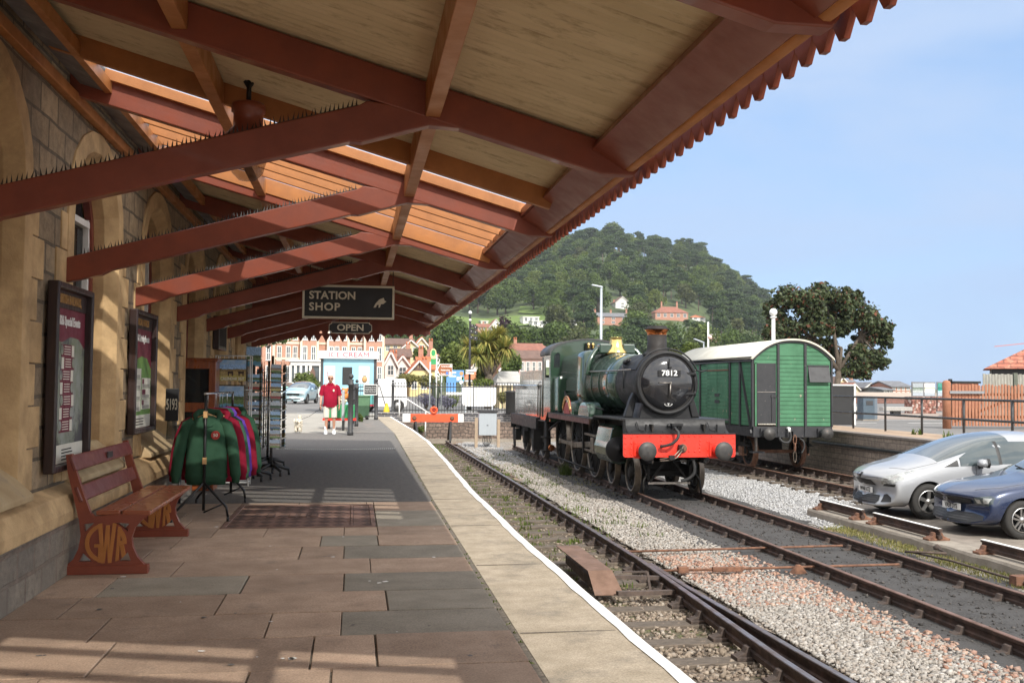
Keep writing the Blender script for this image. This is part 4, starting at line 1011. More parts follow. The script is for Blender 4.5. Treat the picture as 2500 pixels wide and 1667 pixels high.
# ---- calendars and postcard spinners
def img(name, sky, land, low, k=1.):
    m, N, L, P = nt(name)
    c = N.new('ShaderNodeTexCoord').outputs['Generated']; s = N.new('ShaderNodeSeparateXYZ'); L.new(c, s.inputs[0])
    n = noise(N, L, c, 4.5, 4); a = N.new('ShaderNodeMath'); a.operation = 'MULTIPLY_ADD'; a.inputs[1].default_value = .35; L.new(n, a.inputs[0]); L.new(s.outputs[2], a.inputs[2])
    land = mulc(land, 1.7); low = mulc(low, 1.7); sky = mulc(sky, 1.25)
    r = N.new('ShaderNodeValToRGB'); r.color_ramp.interpolation = 'CONSTANT'; e = r.color_ramp.elements
    while len(e) < 4: e.new(.5)
    for i, (q, cc) in enumerate([(0, low), (.42, land), (.62, mulc(land, .6)), (.76, sky)]): e[i].position = q; e[i].color = rgb(cc)
    L.new(a.outputs[0], r.inputs[0])
    L.new(mixc(N, L, 1., r.outputs[0], ramp(N, L, noise(N, L, c, 14, 3), (.55,)*3, (1.1,)*3), 'MULTIPLY'), P.inputs['Base Color']); P.inputs['Roughness'].default_value = .3
    return m
IM = [img('coast card', (.35, .55, .8), (.1, .16, .06), (.1, .25, .35)), img('moor card', (.3, .5, .8), (.3, .22, .08), (.35, .3, .08)), img('train card', (.5, .55, .6), (.05, .12, .05), (.08, .07, .06)), img('village card', (.4, .5, .62), (.4, .3, .22), (.13, .2, .05)), img('harbour card', (.3, .5, .75), (.35, .33, .3), (.06, .13, .22)), img('red steam card', (.5, .45, .35), (.35, .04, .03), (.07, .09, .05))]
NM = ['blue coast view', 'brown moorland view', 'dark train view', 'pale village view', 'harbour view', 'red and cream picture']
pa = at(528, 880, 15.2); pb = at(612, 880, 15.2)
t = thing('calendar_rack', 'white wire rack of calendars between the cabinet and the postcards', 'display rack', ((pa.x+pb.x)/2, 15.3, 0))
hw = (pb.x-pa.x)/2; H = at(560, 868, 15.2).z; b = MB()
for x in (-hw, hw):
    for y in (-.14, .14): b.tube([(x, y, 0), (x, y, H)], .01, m_white, 6)
for z in (.05, .6, 1.0, 1.4, H-.06, H):
    for y in (-.14, .14): b.tube([(-hw, y, z), (hw, y, z)], .006, m_white, 6)
    for x in (-hw, hw): b.tube([(x, -.14, z), (x, .14, z)], .006, m_white, 6)
for x in np.linspace(-hw, hw, 9): b.tube([(x, -.14, H-.06), (x, -.14, H)], .004, m_white, 5)
b.build('frame', t)
for k, (u0, v0, u1, v1, txt, im, lab) in enumerate([(536, 878, 600, 930, 'CALENDAR 2027', 1, 'moorland ponies calendar at the top of the white rack'), (530, 942, 594, 1000, '2027', 0, 'blue coast calendar below the pony calendar')]):
    A = at(u0, v0, 15.0); B = at(u1, v1, 15.0)
    c = thing('calendar', lab, 'calendar', ((A.x+B.x)/2, 15.0, (A.z+B.z)/2))
    w_, h_ = (B.x-A.x)/2, (A.z-B.z)/2
    b = MB(); b.box(-w_, w_, -.006, .006, -h_, h_, IM[im]); b.build('cover', c)
    text(txt, .06, m_white, (0, -.01, -h_*.8), FACE_S, c, sx=.75, bold=.001); 
    b = MB(); b.prism([(-w_, h_*.55), (w_, h_*.55), (w_, h_), (-w_, h_)], 'y', -.0085, -.0065, M('calendar sky', (.2, .42, .75), (.5, .65, .8), .4, scale=9)); b.build('picture', c)
    if k == 0:
        b = MB()
        for x in (-.03, .12): b.box(x-.04, x+.04, -.012, -.0075, -.045, -.015, m_wood); b.box(x-.035, x-.02, -.012, -.0075, -.08, -.045, m_wood); b.box(x+.02, x+.035, -.012, -.0075, -.08, -.045, m_wood)
        b.build('pony_print', c)
    b = MB(); b.box(-w_, w_+.02, .008, .1, -h_, h_+.02, glassy('clear sleeve', (.85, .85, .85), .7)); b.build('sleeve', c)
CARD = {}
def card(im, loc, rz, w_, h_):
    key = (im, w_, h_)
    if key not in CARD:
        b = MB(); b.box(-w_/2, w_/2, -.004, .004, -h_/2, h_/2, IM[im]); o = b.build('postcard'); CARD[key] = o
    else:
        o = CARD[key].copy(); COL.objects.link(o)
    o.location = loc; o.rotation_mode = 'ZXY'; o.rotation_euler = (-.12, 0, rz)
    tag(o, 'postcard with a %s in a wire spinner pocket' % NM[im], 'postcard', 'postcards in the wire spinners'); return o
def spinner(label, u, ub, Y, ztop, rows, zlow, rz0, head=None):
    bx = at(u, ub, Y); X = bx.x
    t = thing('postcard_spinner', label, 'display rack', (X, Y, 0))
    b = MB(); b.tube([(0, 0, .12), (0, 0, ztop)], .022, m_steel if head else m_chrome, 8); b.build('pole', t)
    for k in range(5):
        a = 2*pi*k/5+.3; b = MB(); b.tube([(0, 0, .17), (.12*cos(a), .12*sin(a), .15), (.3*cos(a), .3*sin(a), .085)], [.03, .028, .022], m_black, 8); lg = b.build('foot', t)
        b = MB(); x, y = .3*cos(a), .3*sin(a); b.cyl((x-.018, y, .035), (x+.018, y, .035), .036, m_black, 12); b.build('castor', lg)
    wr = MB(); R = .17
    for f in range(4):
        a = rz0+f*pi/2; nx, ny = sin(a), -cos(a); tx, ty = cos(a), sin(a)
        for s in (-.095, .0, .095): wr.tube([(nx*R+tx*s, ny*R+ty*s, zlow), (nx*R+tx*s, ny*R+ty*s, ztop-.1)], .0028, m_steel, 4)
        for r in range(rows):
            z = zlow+.02+(ztop-.16-zlow)*r/rows; h_ = (ztop-.16-zlow)/rows*.86
            q = [(nx*(R+d)+tx*s, ny*(R+d)+ty*s, z+dz) for s, d, dz in ((-.095, 0, 0), (-.095, .05, .02), (.095, .05, .02), (.095, 0, 0))]
            wr.tube(q, .0028, m_steel, 4); wr.tube([(p[0], p[1], p[2]+.05) for p in q], .0028, m_steel, 4)
            if ny < .5 or nx > .3:
                card(rnd.randrange(6), (X+nx*(R+.03), Y+ny*(R+.03), z+h_*.55+.01), a, .165, round(h_, 3))
    wr.build('wire_frame', t)
    if head:
        b = MB(); b.box(-.11, .11, -.01, .01, ztop-.02, ztop+.28, IM[0]); b.build('header_card', t)
    return t
spinner('taller postcard spinner with a blue header card nearer the calendars', 617, 1000, 16.0, 1.78, 8, .5, .15, True)
spinner('second postcard spinner standing out from the wall on grey castors', 664, 1000, 16.9, 1.95, 9, .42, .35)
spinner('far postcard spinner half hidden behind the other two', 655, 1000, 18.4, 1.9, 9, .5, .75, None)
t = thing('rope_barrier', 'thin white chain lying across the platform from the shop to the edge', 'chain', (-.35, 23.1, 0))
b = MB()
n = 60
for k in range(n):
    x = -1.35+2.65*k/n; z = .02+.05*((k/n-.5)**2)*4*.4; b.tube([(x, 0, z), (x+.03, .0, z)], .011, m_white, 5)
b.build('chain', t)
# ---- man with a small white dog on a lead
m_skin = M('sunlit skin', (.5, .27, .18), (.42, .21, .14), .5, scale=12)
m_polo = fabric('crimson polo shirt', (.3, .012, .035)); m_short = fabric('off white shorts', (.68, .64, .55)); m_shoe = M('white trainers', (.8, .8, .8), (.7, .7, .7), .5); m_hair = M('white hair', (.75, .73, .7), (.6, .58, .56), .8, bmp=.5, bscale=60)
mp_ = onz(805, 1060, 0)
t = thing('person', 'elderly man in a crimson polo shirt and pale shorts walking a dog', 'person', (mp_.x, mp_.y, 0), .05)
vs = [(0, .02, .95), (0, .03, 1.15), (0, .02, 1.36), (0, -.01, 1.5), (0, -.035, 1.56),
      (.1, .01, .9), (.115, -.02, .5), (.12, .05, .1), (.125, -.07, .035), (-.1, .01, .9), (-.105, -.01, .5), (-.11, .03, .1), (-.12, -.09, .035),
      (.19, .02, 1.42), (.255, .03, 1.16), (.265, -.05, .92), (.265, -.075, .85), (-.19, .02, 1.42), (-.255, .02, 1.16), (-.28, -.07, .93), (-.285, -.1, .86)]
es = [(0, 1), (1, 2), (2, 3), (3, 4), (0, 5), (5, 6), (6, 7), (7, 8), (0, 9), (9, 10), (10, 11), (11, 12), (2, 13), (13, 14), (14, 15), (15, 16), (2, 17), (17, 18), (18, 19), (19, 20)]
rd = [.14, .14, .14, .06, .055, .09, .055, .036, .035, .09, .055, .036, .035, .06, .046, .032, .03, .06, .046, .032, .03]
sv, sf = skinmesh(vs, es, rd, 2)
b = MB(); b.add(sv, sf, m_skin, True)
hr = []      # head: egg with jaw, face turned slightly down
for z, wx, fy, by in [(-.125, .03, .055, .0), (-.1, .052, .088, .035), (-.06, .066, .1, .07), (-.02, .073, .1, .09), (.03, .078, .098, .102), (.07, .076, .09, .1), (.1, .06, .065, .08), (.12, .03, .03, .045)]:
    hr.append([(wx*cos(2*pi*j/18), (-fy if sin(2*pi*j/18) < 0 else by)*abs(sin(2*pi*j/18))*1., z) for j in range(18)])
hd = MB(); hd.loft(hr, m_skin); hd.tube([(0, -.095, .02), (0, -.12, -.02), (0, -.1, -.032)], [.01, .018, .012], m_skin, 8)
for s in (-1, 1): hd.ball((s*.08, .01, -.005), .026, m_skin, 8, (.5, .8, 1.3))
hd.box(-.022, .022, -.099, -.09, -.066, -.06, M('lips', (.3, .11, .09), (.25, .09, .08), .5))
hm = Matrix.Translation((0, -.05, 1.655)) @ Matrix.Rotation(.2, 4, 'X')
hd.xf(hm); b.add(hd.v, hd.f, m_skin, True); b.mi[-len(hd.f):] = [b.mid(hd.mats[i]) for i in hd.mi]
for s, w_ in ((1, (.265, -.085, .85)), (-1, (-.285, -.11, .86))):       # palms, curled fingers, thumb
    w_ = Vector(w_); b.ball(w_+V(0, -.005, -.045), .042, m_skin, 10, (.5, .9, 1.15))
    for k in range(4):
        y = -.035+.022*k; L_ = (.062, .07, .066, .05)[k]
        b.tube([w_+V(0, y, -.075), w_+V(-s*.006, y-.004, -.075-L_*.55), w_+V(-s*.024, y-.006, -.075-L_*.9)], [.0095, .009, .007], m_skin, 6)
    b.tube([w_+V(-s*.01, -.04, -.03), w_+V(-s*.022, -.06, -.06), w_+V(-s*.024, -.06, -.085)], [.012, .01, .008], m_skin, 6)
b.build('body', t)
def loft_cloth(name, rows, mat, n=20, fold=.03, seed=1):
    rn = random.Random(seed); b = MB(); R = []
    for (cx, cy, z, wx, wy) in rows:
        R.append([(cx+wx*cos(2*pi*j/n)*(1+fold*sin(4*2*pi*j/n+z*9)), cy+wy*sin(2*pi*j/n)*(1+fold*sin(3*2*pi*j/n+z*7)), z) for j in range(n)])
    b.loft(R, mat, caps=False); return b
b = loft_cloth('polo', [(0, .02, .80, .2, .155), (0, .015, .84, .205, .165), (0, 0, 1.0, .205, .175), (0, .0, 1.15, .21, .165), (0, .01, 1.3, .215, .145), (0, .02, 1.4, .2, .12), (0, .015, 1.46, .14, .095), (0, 0, 1.495, .085, .075), (0, -.005, 1.515, .075, .07)], m_polo)
for s in (-1, 1): b.tube([(s*.14, .02, 1.43), (s*.2, .02, 1.39), (s*.245, .025, 1.25), (s*.262, .025, 1.15)], [.07, .082, .078, .076], m_polo, 12, caps=False)
b.tube([(-.03, -.09, 1.46), (-.07, -.03, 1.52), (0, .06, 1.53), (.07, -.03, 1.52), (.03, -.09, 1.46)], .014, m_polo, 6)
sh = b.build('polo_shirt', t)
b = MB(); b.ball((.09, -.165, 1.3), .028, m_cream, 10, (1, .3, 1.4)); b.build('badge', sh)
b = MB()
for s in (-1, 1):
    R = []
    for z, cx, cy, r in [(.5, .115, -.01, .088), (.56, .115, -.01, .09), (.7, .11, .0, .095), (.82, .1, .01, .1), (.9, .095, .015, .1)]:
        R.append([(s*cx+r*cos(2*pi*j/16)*(1+.05*sin(6*pi*j/8+z*8)), cy+r*1.15*sin(2*pi*j/16), z) for j in range(16)])
    b.loft(R, m_short, caps=False)
b.build('shorts', t)
for s, fy in ((1, .05), (-1, .03)):
    b = MB(); x = s*.122
    b.loft([[(x+wx*cos(2*pi*j/12), cy+wy*sin(2*pi*j/12), z) for j in range(12)] for z, cy, wx, wy in [(.0, -.045+fy-.05, .052, .145), (.03, -.045+fy-.05, .056, .15), (.07, -.03+fy-.05, .05, .12), (.1, fy-.01, .044, .06), (.12, fy, .042, .05)]], m_shoe)
    b.build('shoe', t)
    b = MB(); b.tube([(x, fy, .1), (x*.98, fy-.005, .24)], [.043, .046], m_white, 10); b.build('sock', t)
b = MB(); b.loft([[(wx*1.06*cos(2*pi*j/18), (-fy if sin(2*pi*j/18) < 0 else by*1.08)*abs(sin(2*pi*j/18)), z) for j in range(18)] for z, wx, fy, by in [(-.03, .076, -.02, .092), (.03, .082, .0, .104), (.075, .08, .06, .104), (.105, .066, .064, .088), (.128, .03, .03, .045)]], m_hair); b.xf(hm); b.build('hair', t)
b = MB(); 
for s in (-1, 1): b.ball((s*.034, -.1, .022), .026, m_black, 8, (1, .35, .75))
b.tube([(-.078, 0, .028), (-.06, -.09, .026), (.06, -.09, .026), (.078, 0, .028)], .004, m_black, 5); b.xf(hm); b.build('sunglasses', t)
b = MB(); b.tube([(.235, -.06, .905), (.265, -.1, .9), (.298, -.06, .905), (.265, -.03, .91)], .008, m_black, 6, closed=True); b.build('wristwatch', t)
dp = onz(728, 1056, 0)
m_fur = M('white curly fur', (.82, .76, .64), (.68, .6, .47), .95, scale=14, bmp=1., bscale=45, bdist=.02)
d = thing('dog', 'small fluffy white dog on a lead beside the man', 'dog', (dp.x, dp.y, 0), -.05)
sv, sf = skinmesh([(0, .12, .24), (0, .0, .25), (0, -.14, .27), (0, -.2, .35), (0, -.24, .39), (.055, -.15, .16), (.06, -.16, .03), (-.055, -.15, .16), (-.06, -.16, .03), (.055, .14, .17), (.06, .17, .1), (.06, .15, .025), (-.055, .14, .17), (-.06, .17, .1), (-.06, .15, .025), (0, .2, .34), (.015, .22, .46), (.03, .18, .53)],
    [(0, 1), (1, 2), (2, 3), (3, 4), (2, 5), (5, 6), (2, 7), (7, 8), (0, 9), (9, 10), (10, 11), (0, 12), (12, 13), (13, 14), (0, 15), (15, 16), (16, 17)],
    [.1, .105, .11, .08, .1, .05, .036, .05, .036, .05, .04, .034, .05, .04, .034, .04, .055, .05], 2)
sv = [tuple(Vector(v)+V(rnd.gauss(0, .007), rnd.gauss(0, .007), rnd.gauss(0, .007))) for v in sv]
b = MB(); b.add(sv, sf, m_fur, True)
b.ball((0, -.3, .345), .05, m_fur, 10, (1, 1.1, .8))
for s in (-1, 1): b.ball((s*.095, -.22, .37), .05, m_fur, 10, (.55, .8, 1.3)); b.ball((s*.035, -.325, .395), .014, m_black, 8)
b.ball((0, -.352, .355), .018, m_black, 8)
for _ in range(60):
    a = rnd.uniform(0, 6.28); z = rnd.uniform(.16, .36); b.ball((.1*cos(a), .0+.17*sin(a), z), rnd.uniform(.025, .04), m_fur, 6)
b.build('body', d)
hand = Vector((mp_.x, mp_.y, 0))+V(-.285, -.12, .76)
t = thing('dog_lead', 'thin lead running from the man\'s hand down to the white dog', 'dog lead', tuple(hand))
b = MB(); e = dp+V(.02, -.1, .38)-hand; b.tube([(0, 0, 0), tuple(e*.5+V(0, 0, -.05)), tuple(e)], .006, m_black, 5); b.build('cord', t)
b = MB(); b.box(-.025, .025, -.03, .03, -.05, .06, m_black); b.build('handle', t, bev=.012)
# ================================================================== steam locomotive, tender, van
m_grn = M('glossy loco green', (.022, .05, .03), (.018, .042, .025), .2, scale=3, coat=.7, rvar=.03)
m_lblk = M('satin loco black', (.013, .013, .014), (.019, .019, .02), .45, spec=.28, scale=7, bmp=.1, bscale=30)
m_sbox = M('heat browned smokebox', (.03, .026, .024), (.018, .017, .016), .6, spec=.3, scale=5, bmp=.15, bscale=40)
m_door = M('black gloss smokebox door', (.012, .012, .014), (.016, .016, .018), .15, coat=.8, rvar=.02)
m_brass = M('polished brass', (.85, .62, .25), (.75, .53, .2), .18, metal=1., rvar=.03)
m_copper = M('polished copper', (.75, .27, .1), (.6, .2, .07), .2, metal=1., rvar=.03)
m_bred = M('bright red beam paint', (.75, .035, .016), (.68, .03, .014), .4, scale=5, coat=.3)
m_steelw = M('worn bright steel', (.33, .3, .27), (.2, .18, .16), .35, metal=.9, scale=6)
m_oil = M('oily black frames', (.012, .011, .01), (.02, .018, .016), .6, spec=.2, scale=6, bmp=.2, bscale=30, dirt=(.05, .04, .032), dscale=5)
m_motion = M('oily motion steel', (.2, .165, .13), (.12, .1, .08), .38, metal=.75, scale=8)
m_bufh = M('greased buffer face', (.045, .045, .045), (.07, .065, .06), .5, metal=.4, scale=12, dirt=(.16, .06, .04), dscale=9, dfac=(.62, .7))
m_hose = M('ribbed rubber hose', (.02, .02, .02), (.03, .03, .03), .6)
m_vred = M('dull oxide red', (.11, .03, .022), (.08, .022, .017), .5)
m_inside = M('red inside paint', (.3, .03, .02), (.25, .025, .018), .5)
LX = 7.15; RZ = -.95
loco = thing('steam_locomotive', 'green and black steam locomotive 7812 with red buffer beam, copper capped chimney', 'locomotive', (LX, 21.4, RZ))
def lb(b, name, par=None, bev=0., fixn=True): return b.build(name, par or loco, world=True, bev=bev, fixn=fixn)
def rivets(b, pts, r, m, ax=(0, -1, 0)):
    for p in pts: b.lathe([(r, 0), (r*.8, r*.5), (0, r*.75)], p, m, ax, 8)
# -- buffer beam
b = MB(); BX0, BX1, BZ0, BZ1, BY = LX-1.29, LX+1.29, -.06, .45, 21.47
b.prism([(BX0+.05, BZ0), (BX1-.05, BZ0), (BX1-.015, BZ0+.015), (BX1, BZ0+.05), (BX1, BZ1), (BX0, BZ1), (BX0, BZ0+.05), (BX0+.015, BZ0+.015)], 'y', BY, BY+.06, m_bred)
P_ = []
for x in (.04, .18): P_ += [(BX0+x, BY, BZ0+z) for z in (.07, .19, .31, .43)]
P_ += [(BX1-.04, BY, BZ0+z) for z in (.07, .19, .31, .43)]+[(BX0+x, BY, BZ1-.045) for x in (.32, .6, .86, 1., 1.24, 1.38, 1.5, 1.63, 1.76, 2.03, 2.3)]
P_ += [(BX0+x, BY, BZ0+z) for x in (.86, 1.75) for z in (.13, .21, .29, .37)]+[(BX0+x, BY, BZ0+.13) for x in (.98, 1.5, 1.63)]+[(BX0+x, BY, BZ1-.13) for x in (1.21, 1.4)]+[(BX0+1.93, BY, BZ0+z) for z in (.03, .16, .34)]
rivets(b, P_, .021, m_bred)
for x in (.62, 1.97, .2): b.box(BX0+x-.003, BX0+x+.003, BY-.002, BY+.001, BZ0+.02, BZ1-.005, m_inside)
beam = lb(b, 'buffer_beam')
for s in (-1, 1):
    x = LX+s*.865; zc = .1
    b = MB(); b.box(x-.19, x+.19, BY-.03, BY-.001, zc-.18, zc+.18, m_bred); b.lathe([(.15, .0), (.135, .08), (.11, .2), (.1, .2)], (x, BY-.02, zc), m_bred, (0, -1, 0), 20)
    rivets(b, [(x+i*.15, BY-.03, zc+j*.14) for i in (-1, 1) for j in (-1, 1)], .018, m_bred)
    bo = lb(b, 'buffer')
    b = MB(); b.lathe([(.07, .2), (.07, .36), (.12, .365), (.2, .38), (.208, .395), (.2, .415), (.1, .432), (0, .436)], (x, BY-.02, zc), m_bufh, (0, -1, 0), 28); lb(b, 'buffer_head', bo)
b = MB(); b.box(LX+.0-.05, LX+.05+.0, BY-.12, BY, .06, .22, m_lblk); b.lathe([(.1, 0), (.1, .03), (.06, .06)], (LX+.06, BY, .14), m_rust, (0, -1, 0), 12)
b.tube([(LX+.05, BY-.1, .2), (LX+.0, BY-.16, .14), (LX-.06, BY-.14, .08), (LX-.02, BY-.1, .06)], .022, m_motion, 8)
b.tube([(LX-.02, BY-.12, .13), (LX-.2, BY-.2, -.02), (LX-.26, BY-.18, -.05), (LX-.5, BY-.12, -.1)], .016, m_motion, 6); b.tube([(LX+.0, BY-.16, .1), (LX-.15, BY-.24, -.05), (LX-.26, BY-.2, -.11), (LX-.5, BY-.16, -.13)], .016, m_motion, 6)
b.box(LX-.32, LX-.2, BY-.25, BY-.17, -.1, -.0, m_lblk); lb(b, 'coupling', None, .004)
b = MB(); hp = [(LX-.14+.0, BY-.12, .56), (LX-.1, BY-.18, .5), (LX-.12, BY-.22, .38), (LX-.25, BY-.2, .25), (LX-.43, BY-.12, .19), (LX-.46, BY-.08, .185)]
from mathutils.geometry import interpolate_bezier
def smooth(pts, n=6):
    o = []; P = [Vector(p) for p in pts]
    for i in range(len(P)-1):
        a = P[max(0, i-1)]; e = P[min(len(P)-1, i+2)]
        o += [tuple(v) for v in interpolate_bezier(P[i], P[i]+(P[i+1]-a)/6, P[i+1]-(e-P[i])/6, P[i+1], n+1)[:-1]]
    return o+[tuple(P[-1])]
hs = smooth(hp, 9); b.tube(hs, [.035 if i % 2 else .029 for i in range(len(hs))], m_hose, 10); b.tube([(LX-.14, BY-.04, .6), (LX-.14, BY-.1, .58), hp[0]], .03, m_lblk, 8); lb(b, 'vacuum_hose')
# -- curved apron and footplating
b = MB(); pr = [(21.45, .465), (21.52, .475), (21.62, .51), (21.72, .58), (21.77, .66), (21.79, .77)]
b.loft([[(BX0+.13, y, z) for y, z in pr], [(BX1-.13, y, z) for y, z in pr]], m_lblk, closed=False)
b.box(BX0, BX1, 21.45, 21.56, .452, .47, m_lblk)
for s in (BX0+.13, BX1-.13): b.prism([(y, z) for y, z in pr]+[(22., .77), (22., .46)], 'x', s-.004, s+.004, m_lblk)
rivets(b, [(BX0+.2+k*.128, 21.79, .735) for k in range(18)], .014, m_lblk); rivets(b, [(BX0+.2+k*.24, 21.55, .5) for k in range(10)], .012, m_lblk)
for x in (LX-.82, LX+.82): b.tube([(x-.1, 21.74, .7), (x-.1, 21.66, .66), (x-.07, 21.62, .54), (x+.02, 21.55, .52)], .014, m_lblk, 6); b.box(x+.08, x+.11, 21.6, 21.66, .5, .66, m_lblk)
lb(b, 'front_apron', None, 0, False)
b = MB(); b.box(LX-.14, LX+.12, 21.6, 21.76, .62, .68, m_lblk); b.tube([(LX-.16, 21.68, .65), (LX-.22, 21.68, .62)], .04, m_lblk, 8)
for k in range(6): b.box(LX-.12+.04*k, LX-.1+.04*k, 21.62, 21.7, .55, .62, m_lblk)
lb(b, 'lubricator', None, .006)
b = MB(); b.box(BX0+.02, BX1-.02, 21.8, 24.35, .74, .775, m_lblk); b.prism([(24.34, .775), (24.5, .69), (24.5, .66), (24.34, .74)], 'x', BX0+.02, BX1-.02, m_lblk); b.box(BX0+.02, BX1-.02, 24.5, 30.4, .665, .69, m_lblk)
b.prism([(30.4, .69), (30.8, .4), (30.8, .37), (30.4, .66)], 'x', BX0+.02, BX1-.02, m_lblk); b.box(BX0+.02, BX1-.02, 30.8, 32.0, .37, .4, m_lblk)
rivets(b, [(BX0+.05, 21.85+k*.12, .775) for k in range(20)]+[(BX1-.05, 21.85+k*.12, .775) for k in range(20)], .012, m_lblk, (0, 0, 1))
lb(b, 'footplate')
b = MB(); b.box(BX0+.03, BX0+.05, 24.9, 30.3, .53, .665, m_vred); b.box(BX1-.05, BX1-.03, 24.9, 30.3, .53, .665, m_vred); lb(b, 'valance_plate')
# -- smokebox, boiler, firebox
ZC = 1.585; SY = 22.4
b = MB(); b.lathe([(.66, .0), (.735, .0), (.745, .03), (.745, .06), (.71, .07), (.715, 1.95), (.66, 1.95)], (LX, SY, ZC), m_sbox, (0, 1, 0), 48)
for k in range(40):
    a = 2*pi*k/40; rivets(b, [(LX+.714*cos(a), SY+1.9, ZC+.714*sin(a))], .014, m_sbox, (cos(a), 0, sin(a)))
    if k % 2 == 0: rivets(b, [(LX+.695*cos(a), SY, ZC+.695*sin(a))], .012, m_lblk)
sb = lb(b, 'smokebox')
b = MB(); b.prism([(-.62, .775), (.62, .775), (.5, 1.2), (-.5, 1.2)], 'y', SY+.12, SY+1.5, m_lblk); b.v = [(v[0]+LX, v[1], v[2]) for v in b.v]; lb(b, 'saddle')
b = MB(); b.lathe([(.655, -.005), (.63, .0), (.615, .02), (.6, .05), (.45, .11), (.25, .145), (0, .155)], (LX, SY+.0, ZC), m_door, (0, -1, 0), 48)
dr = lb(b, 'smokebox_door')
b = MB(); b.lathe([(.655, 0), (.735, 0), (.735, .02), (.715, .035), (.675, .035), (.655, .02), (.655, 0)], (LX, SY, ZC), m_lblk, (0, -1, 0), 48, caps=False); lb(b, 'door_ring', dr)
b = MB()
for z in (.22, -.24): b.beam((LX+.06, SY-.145, ZC+z), (LX+.64, SY-.04, ZC+z), .03, .055, m_lblk); b.cyl((LX+.655, SY-.04, ZC+z-.06), (LX+.655, SY-.04, ZC+z+.06), .025, m_lblk, 8)
b.cyl((LX+.655, SY-.04, ZC-.3), (LX+.655, SY-.04, ZC+.3), .014, m_lblk, 8); lb(b, 'hinge_strap', dr)
b = MB(); b.cyl((LX+.01, SY-.14, ZC+.0), (LX+.01, SY-.24, ZC), .03, m_steelw, 10); b.tube([(LX+.01, SY-.22, ZC), (LX+.0, SY-.22, ZC-.36)], [.018, .012], m_steelw, 8); b.tube([(LX+.01, SY-.24, ZC), (LX-.26, SY-.24, ZC+.0)], [.018, .012], m_steelw, 8); lb(b, 'door_handle', dr)
b = MB(); b.prism([(LX-.02, ZC+.34), (LX+.02, ZC+.34), (LX+.015, ZC+.55), (LX-.015, ZC+.55)], 'y', SY-.17, SY-.15, m_lblk); b.box(LX-.02, LX+.06, SY-.19, SY-.1, ZC+.34, ZC+.37, m_lblk); lb(b, 'lamp_iron', dr)
b = MB(); b.box(LX-.27, LX+.27, SY-.175, SY-.15, ZC+.14, ZC+.3, m_lblk); npl = lb(b, 'number_plate', dr, .01)
o = text('7812', .17, m_white, (LX-LX, 0, 0), FACE_S, npl, sx=1.12, bold=.004); o.location = (0, SY-.178-21.4, ZC+.22-RZ)
b = MB(); b.lathe([(.1, 0), (.1, .008), (.085, .012)], (0, 0, 0), m_white, (0, -1, 0), 20); b.lathe([(.083, .013), (.083, .0135)], (0, 0, 0), m_lblk, (0, -1, 0), 20)
b.v = [(v[0]*1.0+LX-.0, v[1]+SY-.085, v[2]*.72+ZC-.47) for v in b.v]; sp_ = lb(b, 'shed_plate', dr)
for tx, dz in (('83', .018), ('F', -.032)):
    o = text(tx, .06, m_white, (0, 0, 0), FACE_S, sp_, bold=.002); o.location = (0, SY-.102-21.4, ZC-.47+dz-RZ)
b = MB(); b.lathe([(.37, -.02), (.3, .02), (.255, .08), (.235, .16), (.228, .46)], (LX, 23.2, 2.27), m_sbox, n=32)
for r_ in (.24, .232): pass
ch = lb(b, 'chimney')
b = MB(); b.lathe([(.228, .46), (.23, .47), (.245, .52), (.275, .57), (.3, .59)], (LX, 23.2, 2.27), m_copper, n=32, caps=False); lb(b, 'chimney_cap', ch)
b = MB(); b.lathe([(.3, .59), (.305, .605), (.24, .635), (.235, .675), (.2, .675), (.19, .4)], (LX, 23.2, 2.27), m_sbox, n=32, caps=False); lb(b, 'chimney_rim', ch)
# taper boiler: the crown rises towards the firebox
def bring(y, r, zc, n=40): return [(LX+r*cos(2*pi*j/n), y, zc+r*sin(2*pi*j/n)) for j in range(n)]
b = MB(); b.loft([bring(24.3, .71, ZC), bring(25.2, .735, ZC), bring(27.3, .86, ZC-.02)], m_grn)
bl = lb(b, 'boiler')
for y, r, zc in ((24.4, .715, ZC), (25.2, .737, ZC), (25.9, .777, ZC-.007), (26.6, .82, ZC-.013), (27.2, .856, ZC-.02)):
    b = MB(); b.loft([bring(y-.025, r, zc), bring(y-.025, r+.008, zc), bring(y+.025, r+.009, zc), bring(y+.025, r+.001, zc)], m_grn, caps=False); lb(b, 'boiler_band', bl)
def fbx(y, hw, zt, zb, r=.2):
    p = [(LX-hw+.06, y, zb), (LX-hw-.04, y, zb+.55)]
    for cx_, a0 in ((LX-hw+r, pi), (LX+hw-r, pi/2)):
        for i in range(7):
            a = a0-(pi/2)*i/6; p.append((cx_+r*cos(a), y, zt-r+r*sin(a)))
    return p+[(LX+hw+.04, y, zb+.55), (LX+hw-.06, y, zb)]
b = MB(); b.loft([fbx(27.22, .78, 2.38, .8, .36), fbx(27.3, .84, 2.46, .78, .26), fbx(27.42, .86, 2.5, .75, .22), fbx(30.3, .84, 2.44, .75, .22)], m_grn); fbo = lb(b, 'firebox')
b = MB(); b.lathe([(.31, -.1), (.3, -.02), (.24, .06), (.2, .14), (.18, .24), (.165, .3), (.165, .345), (.19, .365), (.195, .375), (.15, .38), (.14, .33)], (LX, 27.0, 2.47), m_brass, n=32); lb(b, 'safety_valve_bonnet')
b = MB()
for s in (-1, 1): b.tube(smooth([(LX+s*.2, 27.05, 2.55), (LX+s*.42, 27.05, 2.56), (LX+s*.6, 27.0, 2.45), (LX+s*.78, 26.9, 2.15), (LX+s*.84, 26.9, 1.8)], 5), .07, m_grn, 10)
for s in (-1, 1): b.box(LX+s*.16, LX+s*.5, 26.85, 27.2, 2.4, 2.66, m_grn)
